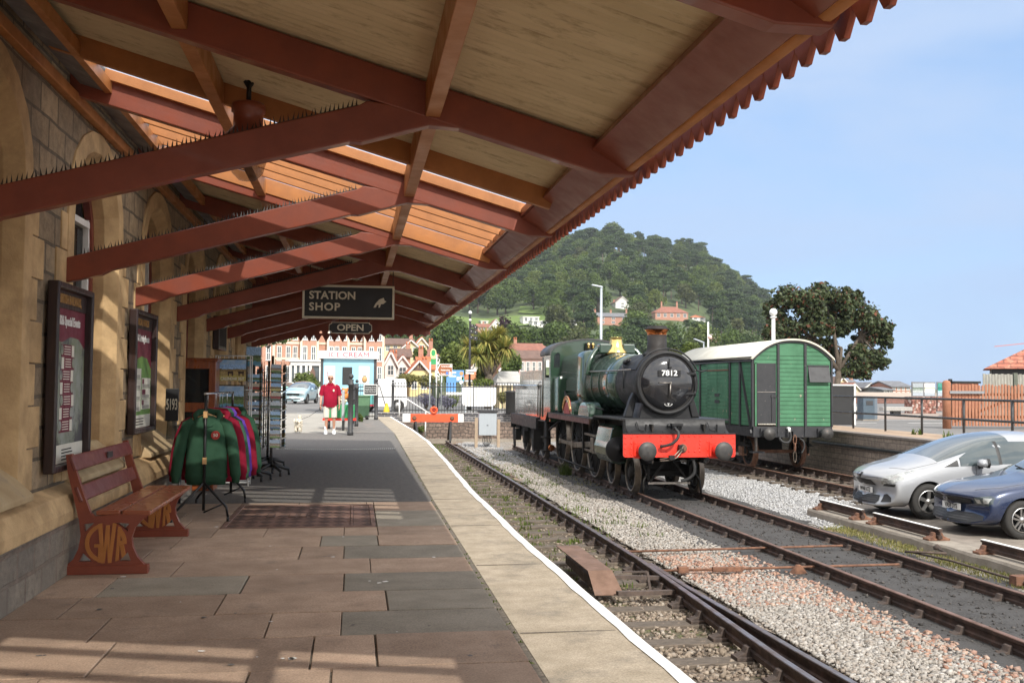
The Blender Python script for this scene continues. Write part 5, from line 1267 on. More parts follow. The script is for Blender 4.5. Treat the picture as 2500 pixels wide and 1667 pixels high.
lb(b, 'top_feed', None, .05)
b = MB()
for s in (-1, 1):
    x = LX+s*.8; b.tube([(x+s*.06, 30.3, 1.9), (x, 27.5, 1.89), (x-s*.02, 24, 1.885), (x-s*.01, 22.6, 1.885)], .018, m_steelw, 8)
    for y in (23.0, 23.9, 25.3, 27., 29): b.cyl((LX+s*.6, y, 1.87), (x+s*.01, y, 1.886), .012, m_steelw, 6)
hr_ = [(LX+.79*cos(a), 22.5-.06, ZC+.79*sin(a)) for a in np.linspace(radians(22), radians(158), 24)]
b.tube([(LX+.98, 22.45, ZC+.31), (LX+.85, 22.45, ZC+.27)]+hr_+[(LX-.8, 22.6, 1.885)], .02, m_lblk, 8)
lb(b, 'handrail')
b = MB(); b.tube(smooth([(LX-.62, 24.0, 2.0), (LX-.7, 23.75, 1.97), (LX-.71, 23.6, 1.8), (LX-.705, 23.6, 1.45)], 5), .028, m_lblk, 8); b.ball((LX-.6, 23.85, 2.08), .07, m_lblk, 8); b.ball((LX-.57, 23.7, 2.12), .06, m_lblk, 8); lb(b, 'ejector_pipe')
for s in (-1, 1):
    b = MB(); b.prism([(LX+s*x_, z) for x_, z in ((.72, .775), (.92, .775), (.78, 1.2), (.7, 1.36), (.62, 1.2))], 'y', 22.75, 22.95, m_lblk); lb(b, 'steam_pipe', None, .03)
for s in (-1, 1):       # stays and reversing gear beside the boiler
    b = MB(); b.tube([(LX+s*.85, 29.9, 1.5), (LX+s*.95, 29.2, 1.2), (LX+s*.93, 28.9, .8)], .03, m_lblk, 6); b.tube([(LX+s*.86, 27.2, 1.1), (LX+s*.9, 26.1, .95), (LX+s*.86, 25.0, .9)], .022, m_lblk, 6); b.box(LX+s*.72, LX+s*.95, 26.9, 27.1, 1.0, 1.1, m_lblk); lb(b, 'reversing_rod')
# -- splashers, name plates
def splasher(y, r, s, green=True):
    x0, x1 = LX+s*.74, LX+s*1.12
    P2 = [(y-r*cos(a), .69+r*.62*sin(a)) for a in np.linspace(0, pi, 15)]
    b = MB(); b.prism(P2, 'x', min(x0, x1), max(x0, x1), m_grn); return lb(b, 'splasher', None, .01)
for s in (-1, 1):
    for y, r in ((26.15, .62), (28.2, .62)): splasher(y, r, s)
    b = MB(); x0, x1 = sorted((LX+s*.8, LX+s*1.12)); b.box(x0, x1, 29.5, 30.28, .69, 1.78, m_grn); lb(b, 'rear_splasher', None, .07)
    b = MB(); xx = LX+s*1.13; R0_, R1_ = .44, .58
    P3 = [(28.2-R1_*cos(a), .72+R1_*.86*sin(a)) for a in np.linspace(.12, pi-.12, 16)]+[(28.2+R0_*cos(a), .72+R0_*.86*sin(a)) for a in np.linspace(.15, pi-.15, 16)]
    b.prism(P3, 'x', xx-.012, xx+.012, m_inside)
    for R_ in (R0_+.012, R1_-.012): b.tube([(xx+s*.013, 28.2-R_*cos(a), .72+R_*.86*sin(a)) for a in np.linspace(.14, pi-.14, 16)], .012, m_brass, 6)
    npo = lb(b, 'name_plate')
    P4 = [(28.2-.4*cos(a), .7+.4*.86*sin(a)) for a in np.linspace(0, pi, 12)]
    b = MB(); b.prism(P4, 'x', min(LX+s*1.125, LX+s*1.13), max(LX+s*1.125, LX+s*1.13), m_inside); lb(b, 'splasher_panel')
    T_ = 'ERLESTOKE MANOR'
    for k, chh in enumerate(T_):
        if chh == ' ': continue
        a = pi*.9-(pi*.8)*k/(len(T_)-1); yd = 28.2-s*.505*cos(a) if s > 0 else 28.2+.505*cos(a)*1
        tdir = Vector((0, (-s)*-1*sin(a)*(1 if s > 0 else -1), 0))
        r_ = Vector((0, s*sin(a), -cos(a)*1.0)) if s > 0 else Vector((0, -sin(a), -cos(a)))
        yy_ = 28.2+ (s*-1)*-.505*cos(a)*(-1)
        u_ = Vector((0, (1 if s > 0 else -1)*cos(a)*-1*-1, 0))
        rad = Vector((0, (-s)*cos(a)*1.0, sin(a)))
        tang = Vector((s*1.0, 0, 0)).cross(rad)*-1
        o = text(chh, .085, m_brass, (0, 0, 0), orient(rad.cross(Vector((s, 0, 0))), rad), npo, ext=.004)
        o.location = (xx+s*.016-LX, 28.2+rad.y*.505-21.4, .72+rad.z*.505*.86-RZ)
# -- cab
b = MB()
cw_ = 1.2
def roofarc(hw, n=16): return [(LX-hw*cos(pi*i/n), 2.44+.5*sin(pi*i/n)**.9) for i in range(n+1)]
ro = roofarc(cw_)
win_l = [(LX-1.1, 2.05), (LX-.9, 2.05), (LX-.9, 2.46), (LX-.97, 2.52), (LX-1.08, 2.44)]; win_r = [(2*LX-x, z) for x, z in win_l][::-1]
plate(b, [(LX-cw_, .4), (LX+cw_, .4)]+ro[::-1], [win_l, win_r], lambda p, s: (p[0], 30.3+.03*s, p[1]), m_grn)
for s in (-1, 1):
    x = LX+s*cw_
    plate(b, [(30.33, .4), (31.95, .4), (31.95, 1.45), (31.6, 1.5), (31.5, 1.62), (31.5, 2.42), (30.33, 2.42)], [[(30.5, 1.75), (31.15, 1.75), (31.15, 2.3), (30.5, 2.3)]], lambda p, sd: (x-.02*s*sd, p[0], p[1]), m_grn)
    rivets(b, [(x, 30.38, .5+.17*k) for k in range(12)], .012, m_grn, (s, 0, 0))
rivets(b, [(LX-1.17*cos(pi*k/14), 30.3, 2.40+.47*sin(pi*k/14)) for k in range(15)]+[(LX-cw_+.03, 30.3, .5+.17*k) for k in range(11)], .012, m_grn)
cab = lb(b, 'cab', None, 0, False)
for s in (-1, 1):
    b = MB(); c_ = [(x, z) for x, z in (win_l if s < 0 else win_r)]; b.prism(c_, 'y', 30.31, 30.32, m_glass); lb(b, 'cab_window', cab)
    b = MB()
    for y in (31.97, 31.55): b.tube([(LX+s*(cw_+.01), y, .5), (LX+s*(cw_+.01), y, 1.5 if y > 31.8 else 2.4)], .018, m_steelw, 8)
    lb(b, 'handrail', cab)
b = MB(); r2 = roofarc(cw_+.04)
b.loft([[(x, y, z+.02) for x, z in r2]+[(x, y, z-.015) for x, z in roofarc(cw_)[::-1]] for y in (30.26, 31.9)], M('cab roof', (.035, .037, .038), (.06, .06, .06), .45, scale=5)); lb(b, 'cab_roof', cab)
b = MB(); b.box(LX-.12, LX+.14, 30.1, 30.28, 2.6, 2.82, m_lblk)
for x in (-.06, .08): b.lathe([(.03, 0), (.04, .05), (.035, .12), (.05, .16), (.02, .2)], (LX+x, 30.05, 2.62), m_brass, n=10)
lb(b, 'whistle', cab)
b = MB(); b.box(LX-1.1, LX+1.1, 30.34, 30.9, .4, 1.9, m_oil); lb(b, 'backhead', cab)
for s in (-1, 1):
    b = MB(); b.box(LX+s*1.1-.04, LX+s*1.1+.04, 31.2, 31.6, -.55, .38, m_oil); b.box(LX+s*1.1-.14, LX+s*1.1+.14, 31.15, 31.65, -.58, -.54, m_oil); b.box(LX+s*1.1-.14, LX+s*1.1+.14, 31.15, 31.65, -.15, -.11, m_oil); lb(b, 'cab_step')
# -- frames and wheels
b = MB()
for s in (-1, 1): b.box(LX+s*.6-.02, LX+s*.6+.02, 21.55, 32, -.2, .66, m_oil)
b.box(LX-.58, LX+.58, 25, 31, -.1, .6, m_oil); lb(b, 'frame')
def wheel(name, R, x, y, z, s, spokes, par, crank=False, rim=None, bw=0.):
    """one wheel whose outer face looks along s*X"""
    w_ = MB(); o_ = (x, y, z); ax = (s, 0, 0); rm_ = rim or m_motion
    w_.lathe([(R-.07, -.06), (R+.028, -.065), (R+.028, -.035), (R, -.03), (R-.006, .07), (R-.07, .07), (R-.075, .0), (R-.07, -.06)], o_, rm_, ax, 40, caps=False)
    t_ = w_.build(name, par, world=True)
    w_ = MB(); w_.lathe([(R-.15, -.03), (R-.072, -.04), (R-.072, .055), (R-.15, .04), (R-.15, -.03)], o_, m_oil, ax, 40, caps=False)
    w_.lathe([(.001, -.07), (.14, -.07), (.14, .08), (.1, .1), (.001, .1)], o_, m_oil, ax, 20)
    for k in range(spokes):
        a = 2*pi*k/spokes; d = Vector((0, cos(a), sin(a)))
        w_.beam(Vector(o_)+d*.12, Vector(o_)+d*(R-.1), .045, .055, m_oil, up=(1, 0, 0))
    if crank:
        a = radians(crank); d = Vector((0, cos(a), sin(a))); w_.cyl(Vector(o_)+d*.33+V(s*.0, 0, 0), Vector(o_)+d*.33+V(s*.2, 0, 0), .07, m_motion, 12)
        cr = [(.34, .0)]
        am = a+pi; P5 = [(y+(R-.14)*cos(am+q), z+(R-.14)*sin(am+q)) for q in np.linspace(-.5, .5, 8)]
        w_.prism(P5, 'x', x+s*.03, x+s*.062, m_oil)
    w_.build('wheel_centre', t_, world=True)
    return t_
CA = 195
DY = (26.15, 28.2, 30.45); DZ = RZ+.864
for s in (-1, 1):
    for y in DY: wheel('driving_wheel', .864, LX+s*.75, y, DZ, s, 20, loco, CA if s < 0 else CA+90)
    for y in (22.6, 24.35): wheel('bogie_wheel', .457, LX+s*.75, y, RZ+.457, s, 10, loco)
    a = radians(CA if s < 0 else CA+90); oy, oz = .33*cos(a), .33*sin(a); xr = LX+s*.9
    b = MB()
    b.beam((xr, DY[0]+oy, DZ+oz), (xr, DY[2]+oy, DZ+oz), .05, .11, m_motion)
    for y in DY: b.cyl((xr-s*.04, y+oy, DZ+oz), (xr+s*.04, y+oy, DZ+oz), .1, m_motion, 16)
    lb(b, 'coupling_rod', None, .008)
    xr += s*.1; cz_ = .0; chy = 25.35
    b = MB(); b.beam((xr, DY[1]+oy, DZ+oz), (xr, chy, cz_), .06, .15, m_motion); b.cyl((xr-s*.05, DY[1]+oy, DZ+oz), (xr+s*.06, DY[1]+oy, DZ+oz), .13, m_motion, 16); lb(b, 'connecting_rod', None, .01)
    b = MB(); b.box(xr-.07, xr+.07, 25.2, 25.55, -.17, .17, m_motion); b.cyl((xr, 24.3, cz_), (xr, 25.3, cz_), .045, m_steelw, 10); lb(b, 'crosshead', None, .01)
    b = MB()
    for z in (.21, -.21): b.beam((xr, 24.35, z), (xr, 26.4, z+.02), .09, .06, m_motion)
    b.box(xr-.08, xr+.08, 26.35, 26.45, -.3, .5, m_oil); lb(b, 'slide_bar', None, .006)
    # cylinder with its green sheet cladding
    xc = LX+s*1.02; b = MB(); q = []
    for sg, (dx, dz) in enumerate([(-.36, .55), (.02, .58), (.13, .52), (.2, .18), (.24, .05), (.23, -.12), (.13, -.28), (-.02, -.34), (-.2, -.3), (-.36, -.1)]): q.append((xc+s*dx, dz+.0))
    b.prism(q, 'y', 22.95, 24.35, m_grn); cy = lb(b, 'cylinder', None, .03)
    b = MB(); b.lathe([(.3, 0), (.3, .05), (.22, .09), (.06, .11), (.05, .16), (0, .16)], (xc, 22.95, .02), m_lblk, (0, -1, 0), 28); lb(b, 'cylinder_cover', cy)
b = MB()
for y in (22.6, 24.35): b.cyl((LX-.7, y, RZ+.457), (LX+.7, y, RZ+.457), .08, m_oil, 12)
for s in (-1, 1): b.box(LX+s*.5-.03, LX+s*.5+.03, 22.2, 24.8, -.62, -.3, m_oil)
b.box(LX-.5, LX+.5, 22.9, 24.1, -.5, -.25, m_oil); b.beam((LX-.5, 22.25, -.7), (LX+.5, 22.25, -.7), .05, .05, m_steelw)
for s in (-1, 1): b.beam((LX+s*.46, 22.25, -.68), (LX+s*.05, 22.22, -.12), .05, .05, m_oil); b.tube([(LX+s*.62, 22.18, -.25), (LX+s*.58, 22.1, -.5), (LX+s*.66, 22.05, -.62), (LX+s*.68, 22.0, -.92)], .025, m_oil, 6)
lb(b, 'bogie')
b = MB(); h2 = smooth([(LX+.34, 21.6, -.1), (LX+.38, 21.6, -.3), (LX+.36, 21.62, -.45), (LX+.24, 21.65, -.56), (LX+.1, 21.7, -.6)], 6); b.tube(h2, [.04 if i % 2 else .034 for i in range(len(h2))], m_hose, 10); b.box(LX+.26, LX+.44, 21.56, 21.64, -.12, -.05, m_oil); lb(b, 'steam_heat_hose')
b = MB()
for y in (27.2, 29.3):
    for s in (-1, 1): b.beam((LX+s*.72, y+.0, .3), (LX+s*.72, y-.1, -.55), .06, .1, m_oil)
b.tube([(LX-.95, 25.5, -.7), (LX-.95, 31.4, -.7)], .03, m_oil, 6); b.tube([(LX-1.05, 29.4, .5), (LX-1.05, 31.2, .1), (LX-1.0, 31.3, -.5)], .035, m_oil, 6); b.lathe([(.1, -.1), (.1, .1)], (LX-1.0, 31.1, -.45), m_copper, (0, 1, 0), 12)
lb(b, 'brake_gear')
# -- tender
tn = thing('tender', 'grimy green riveted tender coupled behind the locomotive cab', 'tender', (LX, 35, RZ))
def tb(b, name, par=None, bev=0., fixn=True): return b.build(name, par or tn, world=True, bev=bev, fixn=fixn)
m_tend = M('weathered tender green', (.04, .06, .045), (.07, .075, .068), .2, scale=2.5, coat=.9, dirt=(.2, .19, .16), dscale=2.2, dfac=(.5, .68), stretch=(1, 1, .5))
b = MB(); TW = 1.16
b.prism([(LX-TW, .46), (LX-TW, 1.36), (LX-TW-.06, 1.46), (LX-TW-.09, 1.5), (LX-TW-.07, 1.52), (LX-.98, 1.5), (LX-.98, 2.02), (LX-.94, 2.02), (LX-.94, 1.6), (LX+.94, 1.6), (LX+.94, 2.02), (LX+.98, 2.02), (LX+.98, 1.5), (LX+TW+.07, 1.52), (LX+TW+.09, 1.5), (LX+TW+.06, 1.46), (LX+TW, 1.36), (LX+TW, .46)], 'y', 32.35, 37.35, m_tend)
for s in (-1, 1):
    rivets(b, [(LX+s*TW, 32.5+.12*k, z) for k in range(40) for z in (.6, .8, 1., 1.2)], .011, m_tend, (s, 0, 0)); rivets(b, [(LX+s*.98, 32.5+.18*k, z) for k in range(26) for z in (1.62, 1.95)], .011, m_tend, (s, 0, 0))
tb(b, 'tank')
b = MB(); b.box(LX-1.28, LX+1.28, 32.3, 37.6, .38, .45, m_lblk); b.box(LX-1.28, LX-1.22, 32.3, 37.6, .08, .38, m_lblk); b.box(LX+1.22, LX+1.28, 32.3, 37.6, .08, .38, m_lblk); tb(b, 'running_plate')
b = MB(); b.lathe([(.3, 0), (.33, .05), (.3, .25), (.1, .3), (0, .31)], (LX, 36.4, 1.58), m_lblk, n=16); b.box(LX-.9, LX+.9, 33, 35.6, 1.58, 1.85, m_oil); tb(b, 'coal_space')
b = MB()
for s in (-1, 1):
    b.tube([(LX+s*1.2, 32.4, .5), (LX+s*1.2, 32.4, 1.55), (LX+s*1.1, 32.5, 1.62)], .02, m_steelw, 8)
    b.box(LX+s*.98-.03, LX+s*.98+.03, 32.2, 37.3, -.35, .38, m_oil)
tb(b, 'frame')
for s in (-1, 1):
    for y in (33.4, 35.2, 37.0):
        wheel('tender_wheel', .61, LX+s*.75, y, RZ+.61, s, 12, tn)
        b = MB(); b.box(LX+s*1.1-.1, LX+s*1.1+.1, y-.16, y+.16, -.52, -.1, m_oil)
        for k in range(5): b.box(LX+s*1.08-.05, LX+s*1.08+.05, y-.5+.07*k, y+.5-.07*k, -.08-.0+.03*k, -.055+.03*k, m_oil)
        for e in (-.48, .48): b.beam((LX+s*1.08, y+e, .1), (LX+s*1.08, y+e*.98, -.1), .04, .04, m_oil)
        tb(b, 'axle_box', None, .01)
for s in (-1, 1):
    b = MB(); b.beam((LX+s*1.1, 38.0, -.1), (LX+s*1.1, 37.7, -.8), .05, .3, m_oil); tb(b, 'step'); b = MB(); b.beam((LX+s*1.15, 32.6, .1), (LX+s*1.15, 32.6, -.6), .05, .3, m_oil); b.box(LX+s*1.2-.12, LX+s*1.2+.12, 32.45, 32.75, -.62, -.58, m_oil); tb(b, 'step')
for s in (-1, 1):
    b = MB(); b.lathe([(.13, 0), (.09, .3), (.2, .34), (.2, .4), (0, .43)], (LX+s*.865, 37.6, .1), m_lblk, (0, 1, 0), 16); tb(b, 'buffer')
b = MB(); b.box(LX-1.28, LX+1.28, 37.52, 37.6, -.08, .38, m_lblk); tb(b, 'buffer_beam')
# -- the green van
GX = 12.41; GY = 27.2; RV = -.85; GW = 1.19; GE = 34.2
m_van = M('flaking green van paint', (.06, .2, .1), (.045, .15, .075), .6, scale=2.2, dirt=(.3, .27, .2), dscale=6, dfac=(.63, .67), bmp=.15, bscale=30, island=.12)
m_vanb = M('black ironwork', (.02, .021, .024), (.03, .03, .033), .5, scale=8, dirt=(.12, .11, .1), dscale=9, dfac=(.64, .68))
m_canvas = M('cream roof canvas', (.66, .63, .53), (.55, .52, .43), .85, scale=2, dirt=(.35, .3, .24), dscale=4, dfac=(.62, .75), bmp=.1, bscale=20)
van = thing('railway_van', 'old green planked goods van with cream curved roof by the dock', 'railway van', (GX, GY, RV))
def vb(b, name, par=None, bev=0., fixn=True): return b.build(name, par or van, world=True, bev=bev, fixn=fixn)
def rtop(x): return 2.3+.57*max(0, 1-(abs(x-GX)/1.26)**2.35)
b = MB(); z = .4
b.box(GX-GW+.03, GX+GW-.03, GY+.03, GE-.03, .36, 2.3, m_dark)
while z < 2.3:      # side planks
    z1 = min(z+.118, 2.3)
    for s in (-1, 1): b.box(GX+s*(GW-.03), GX+s*GW, GY+.03, GE, z+.004, z1-.004, m_van)
    z += .118
vb(b, 'side_planking')
b = MB(); z = .4; bays = [(-1.16, -.42, 0), (-.42, .38, 1), (.38, 1.16, 2)]
while z < 2.84:
    z1 = z+.118
    for x0, x1, k in bays:
        if k == 0 and z1 < 2.2: continue
        zz = z1
        if k == 1 and abs(z-(.4+.118*17)) < .01: zz = 2.78
        if k == 1 and z > .4+.118*17.5: continue
        xs_ = [x for x in np.linspace(x0+.01, x1-.01, 25) if rtop(GX+x)-.06 > z+.012]
        if len(xs_) < 3 or (k == 1 and z > 2.7): continue
        b.prism([(GX+xs_[0], z+.006), (GX+xs_[-1], z+.006)]+[(GX+x, min(zz-.005, rtop(GX+x)-.06)) for x in xs_[::-1]], 'y', GY, GY+.03, m_van)
    z += .118
b.box(GX-1.13, GX-1.08, GY, GY+.03, .4, 2.2, m_van); b.box(GX-.5, GX-.44, GY, GY+.03, .4, 2.2, m_van)
b.prism([(GX+x, .4) for x in (-1.15, 1.15)]+[(GX+x, rtop(GX+x)-.03) for x in np.linspace(1.15, -1.15, 13)], 'y', GY+.031, GY+.05, m_dark)
vb(b, 'end_planking'); b = MB()
b.prism([(GX+x, .4) for x in (-1.15, 1.15)]+[(GX+x, rtop(GX+x)-.03) for x in np.linspace(1.15, -1.15, 13)], 'y', GE-.03, GE, m_van)
vb(b, 'end_planking')
b = MB(); b.box(GX-1.075, GX-.505, GY-.006, GY+.02, .46, 2.19, m_vanb); b.box(GX-.64, GX-.6, GY-.03, GY-.006, .5, 1.3, m_vanb); b.box(GX-.66, GX-.5, GY-.035, GY-.006, 1.22, 1.27, m_vanb); b.box(GX-1.07, GX-.51, GY-.012, GY-.006, 1.36, 1.375, m_steelw); b.box(GX-1.05, GX-.52, GY-.03, GY, .44, .47, M('flaked sill', (.6, .58, .5), (.2, .16, .12), .7, scale=25)); vb(b, 'end_door', None, .004)
b = MB(); b.prism([(GY-.01, 2.12), (GY-.13, 1.66), (GY-.11, 1.655), (GY+.01, 2.1)], 'x', GX+.47, GX+1.12, m_vanb); b.box(GX+.45, GX+1.12, GY-.03, GY, 2.11, 2.15, m_vanb); vb(b, 'shutter', None, .004)
for x in (-.44, .38):
    b = MB(); b.box(GX+x-.035, GX+x+.035, GY-.05, GY-.001, .1, rtop(GX+x)-.08, m_vanb)
    rivets(b, [(GX+x+dx, GY-.05, .3+.11*k) for k in range(22) for dx in (-.024, .024)], .009, m_vanb); vb(b, 'end_post', None, .004)
for s in (-1, 1):
    b = MB(); b.box(GX+s*(GW+.01)-.03, GX+s*(GW+.01)+.02, GY-.03, GY+.07, .38, 2.28, m_vanb); rivets(b, [(GX+s*(GW+.02), GY-.03, .45+.09*k) for k in range(20)], .009, m_vanb); vb(b, 'corner_post', None, .004)
    for y, w_ in ((28.15, .06), (28.95, .06), (29.95, .02), (30.85, .02), (31.6, .06), (33, .06)):
        b = MB(); xa, xb = sorted((GX+s*GW, GX+s*(GW+.035))); b.box(xa, xb, y-w_, y+w_, .36, 2.28, m_vanb); vb(b, 'side_post', None, .004)
    b = MB(); b.beam((GX+s*(GW+.03), 28.1, 2.25), (GX+s*(GW+.03), 27.25, .2), .03, .07, m_vanb, up=(1, 0, 0)); vb(b, 'brace')
    b = MB(); xa, xb = sorted((GX+s*(GW+.0), GX+s*(GW+.045)))
    z = .46
    while z < 2.25: b.box(xa, xb, 29.05, 29.93, z, z+.11, m_van); b.box(xa, xb, 29.97, 30.85, z, z+.11, m_van); z += .118
    for z in (1.2, 1.0): b.box(xa-.01, xb+.01, 29.75, 30.15, z, z+.1, m_vanb)
    b.box(xa-.012, xb+.012, 29.0, 30.9, 2.0, 2.04, m_rust); vb(b, 'side_door')
A_ = [(GX+x, rtop(GX+x)) for x in np.linspace(-1.25, 1.25, 25)]
b = MB(); b.loft([[(x, y, z+.03) for x, z in A_]+[(x, y, z-.02) for x, z in A_[::-1]] for y in (GY-.1, GE+.1)], m_canvas); vb(b, 'roof')
b = MB(); A2 = [(GX+x, rtop(GX+x)-.03) for x in np.linspace(-1.2, 1.2, 25)]
b.loft([[(x, y, z+.005) for x, z in A2]+[(x*.97+GX*.03, y, z-.05) for x, z in A2[::-1]] for y in (GY-.04, GY-.002)], m_vanb); vb(b, 'roof_hoop', None)
b = MB(); b.prism([(GX-GW-.06, 2.24), (GX-GW-.0, 2.24), (GX-GW-.0, 2.38), (GX-GW-.06, 2.38)], 'y', GY, GE, m_vanb); vb(b, 'cornice')
b = MB(); b.box(GX-GW, GX+GW, GY-.02, GY+.1, .08, .38, m_vanb); b.box(GX-GW, GX-GW+.12, GY+.1, GE, .1, .36, m_vanb); b.box(GX+GW-.12, GX+GW, GY+.1, GE, .1, .36, m_vanb); vb(b, 'underframe', None, .006)
for s in (-1, 1):
    b = MB(); x = GX+s*.865; b.box(x-.13, x+.13, GY-.08, GY-.02, .1, .34, m_vanb); b.lathe([(.12, .05), (.08, .3)], (x, GY, .2), m_vanb, (0, -1, 0), 14); bo = vb(b, 'buffer')
    b = MB(); b.lathe([(.06, .3), (.17, .38), (.18, .4), (.175, .42), (.05, .44), (.03, .45), (0, .45)], (x, GY, .2), m_bufh, (0, -1, 0), 24); vb(b, 'buffer_head', bo)
b = MB(); b.box(GX-.05, GX+.05, GY-.15, GY, .12, .26, m_vanb)
for k, (zz, l, tw) in enumerate(((.02, .14, 0), (-.2, .12, 1), (-.46, .16, 0))):
    q = [(GX+.0+(.045*cos(a) if not tw else 0), GY-.14+(.045*cos(a) if tw else 0), zz+l*sin(a)) for a in np.linspace(0, 2*pi, 14)[:-1]]; b.tube(q, .016, m_motion if k == 2 else m_rust, 6, closed=True)
vb(b, 'coupling')
b = MB()
b.tube(smooth([(GX-.18, GY-.06, .32), (GX-.17, GY-.16, .3), (GX-.14, GY-.18, .08), (GX-.22, GY-.18, -.05), (GX-.38, GY-.16, -.03), (GX-.46, GY-.12, .08)], 5), .035, m_hose, 8); b.tube([(GX-.18, GY-.05, .34), (GX-.17, GY-.14, .34), (GX-.17, GY-.17, .24)], .045, m_white, 8)
vb(b, 'vacuum_hose')
b = MB(); b.tube(smooth([(GX+.17, GY-.08, .05), (GX+.26, GY-.14, -.02), (GX+.28, GY-.15, -.2), (GX+.2, GY-.14, -.36)], 5), .025, m_hose, 8); vb(b, 'steam_hose')
for s in (-1, 1):
    for y in (28.5, 32.7):
        wheel('van_wheel', .46, GX+s*.75, y, RV+.46, s, 8, van, False, m_rust)
        b = MB(); b.box(GX+s*.98-.08, GX+s*.98+.08, y-.13, y+.13, RV+.34, RV+.6, m_rust)
        for k in range(4): b.box(GX+s*.98-.04, GX+s*.98+.04, y-.5+.09*k, y+.5-.09*k, RV+.62+.03*k, RV+.64+.03*k, m_oil)
        for e in (-.2, .2): b.box(GX+s*.98-.03, GX+s*.98+.03, y+e-.03, y+e+.03, -.45, .1, m_oil)
        vb(b, 'axle_box')
b = MB(); b.box(GX-1.02, GX-.98, GY+.2, GY+.3, -.35, .1, m_steelw); b.box(GX-1.15, GX-.8, GY+.1, GY+.4, -.37, -.33, m_vanb); vb(b, 'step')
b = MB(); b.box(GX-.9, GX+.9, 28.45, 28.55, RV+.4, RV+.5, m_rust); b.box(GX-.7, GX+.7, 29.5, 31.5, -.5, .1, m_oil); vb(b, 'axle')
# ================================================================== cars, dock, right-hand side
from mathutils.bvhtree import BVHTree
m_silver = M('silver car paint', (.36, .37, .385), (.34, .35, .365), .3, scale=3, metal=.3, coat=.8, rvar=.02)
m_blue = M('dark blue car paint', (.02, .035, .085), (.018, .03, .075), .25, scale=3, metal=.3, coat=1., rvar=.02)
m_pale = M('pale blue car paint', (.36, .5, .54), (.33, .46, .5), .3, scale=3, metal=.3, coat=.7, rvar=.02)
m_vanw = M('white van paint', (.78, .78, .78), (.74, .74, .74), .35, scale=3, coat=.5, rvar=.02)
m_cglass = M('tinted car glass', (.035, .05, .055), (.06, .08, .085), .04, scale=1.2, coat=1., rvar=.01)
m_cblk = M('car black plastic', (.015, .015, .016), (.02, .02, .02), .5)
m_tyre = M('tyre rubber', (.022, .021, .02), (.035, .033, .03), .8, scale=14)
m_alloy = M('alloy wheel', (.5, .5, .5), (.36, .35, .33), .3, metal=.9)
m_lens = M('headlamp lens', (.5, .52, .5), (.2, .21, .21), .1, scale=14, coat=1.)
m_grille = M('grille slat', (.06, .06, .062), (.045, .045, .047), .4)
m_plate = M('white plate', (.75, .75, .72), (.72, .72, .69), .5)
m_platey = M('number black', (.02, .02, .02), (.02, .02, .02), .5)
def carbody(L_, W, stations, mats, wheels, wr, seg):
    """stations: (x, half width, z of 8 half-section points, width factors). Built nose at x=0, tail at x=L."""
    b = MB(); rings = []
    for (x, w_, zz, ww, bow) in stations:
        half = [(x+bow*(f**2.2), w_*f, z) for f, z in zip(ww, zz)]
        rings.append([(p[0], -p[1], p[2]) for p in half]+[(p[0], p[1], p[2]) for p in half[::-1]])
    b.loft(rings, mats[0])
    n = len(rings[0]); k = len(stations[0][2])
    for i in range(len(rings)-1):
        for j in range(n):
            q = i*n+j; jj = j if j < k else n-2-j
            for (i0, i1, j0, j1, mi) in seg:
                if i0 <= i < i1 and j0 <= jj < j1 and j < n-1: b.mi[q] = b.mid(mats[mi])
            if j == n-1: b.mi[q] = b.mid(mats[2])
    o = b.build('tmp'); s = o.modifiers.new('s', 'SUBSURF'); s.levels = s.render_levels = 3
    cut = []
    for wx, wz in wheels:
        c = MB(); c.cyl((wx, -W-.3, wz), (wx, W+.3, wz), wr, mats[2], 40); co = c.build('cut'); cut.append(co)
        md_ = o.modifiers.new('b', 'BOOLEAN'); md_.operation = 'DIFFERENCE'; md_.object = co; md_.solver = 'EXACT'
    dg = bpy.context.evaluated_depsgraph_get(); me = bpy.data.meshes.new_from_object(o.evaluated_get(dg))
    for c in cut: bpy.data.objects.remove(c)
    bpy.data.objects.remove(o)
    for p in me.polygons: p.use_smooth = True
    return me
def autosmooth(me, ang=35):
    me.set_sharp_from_angle(angle=radians(ang))
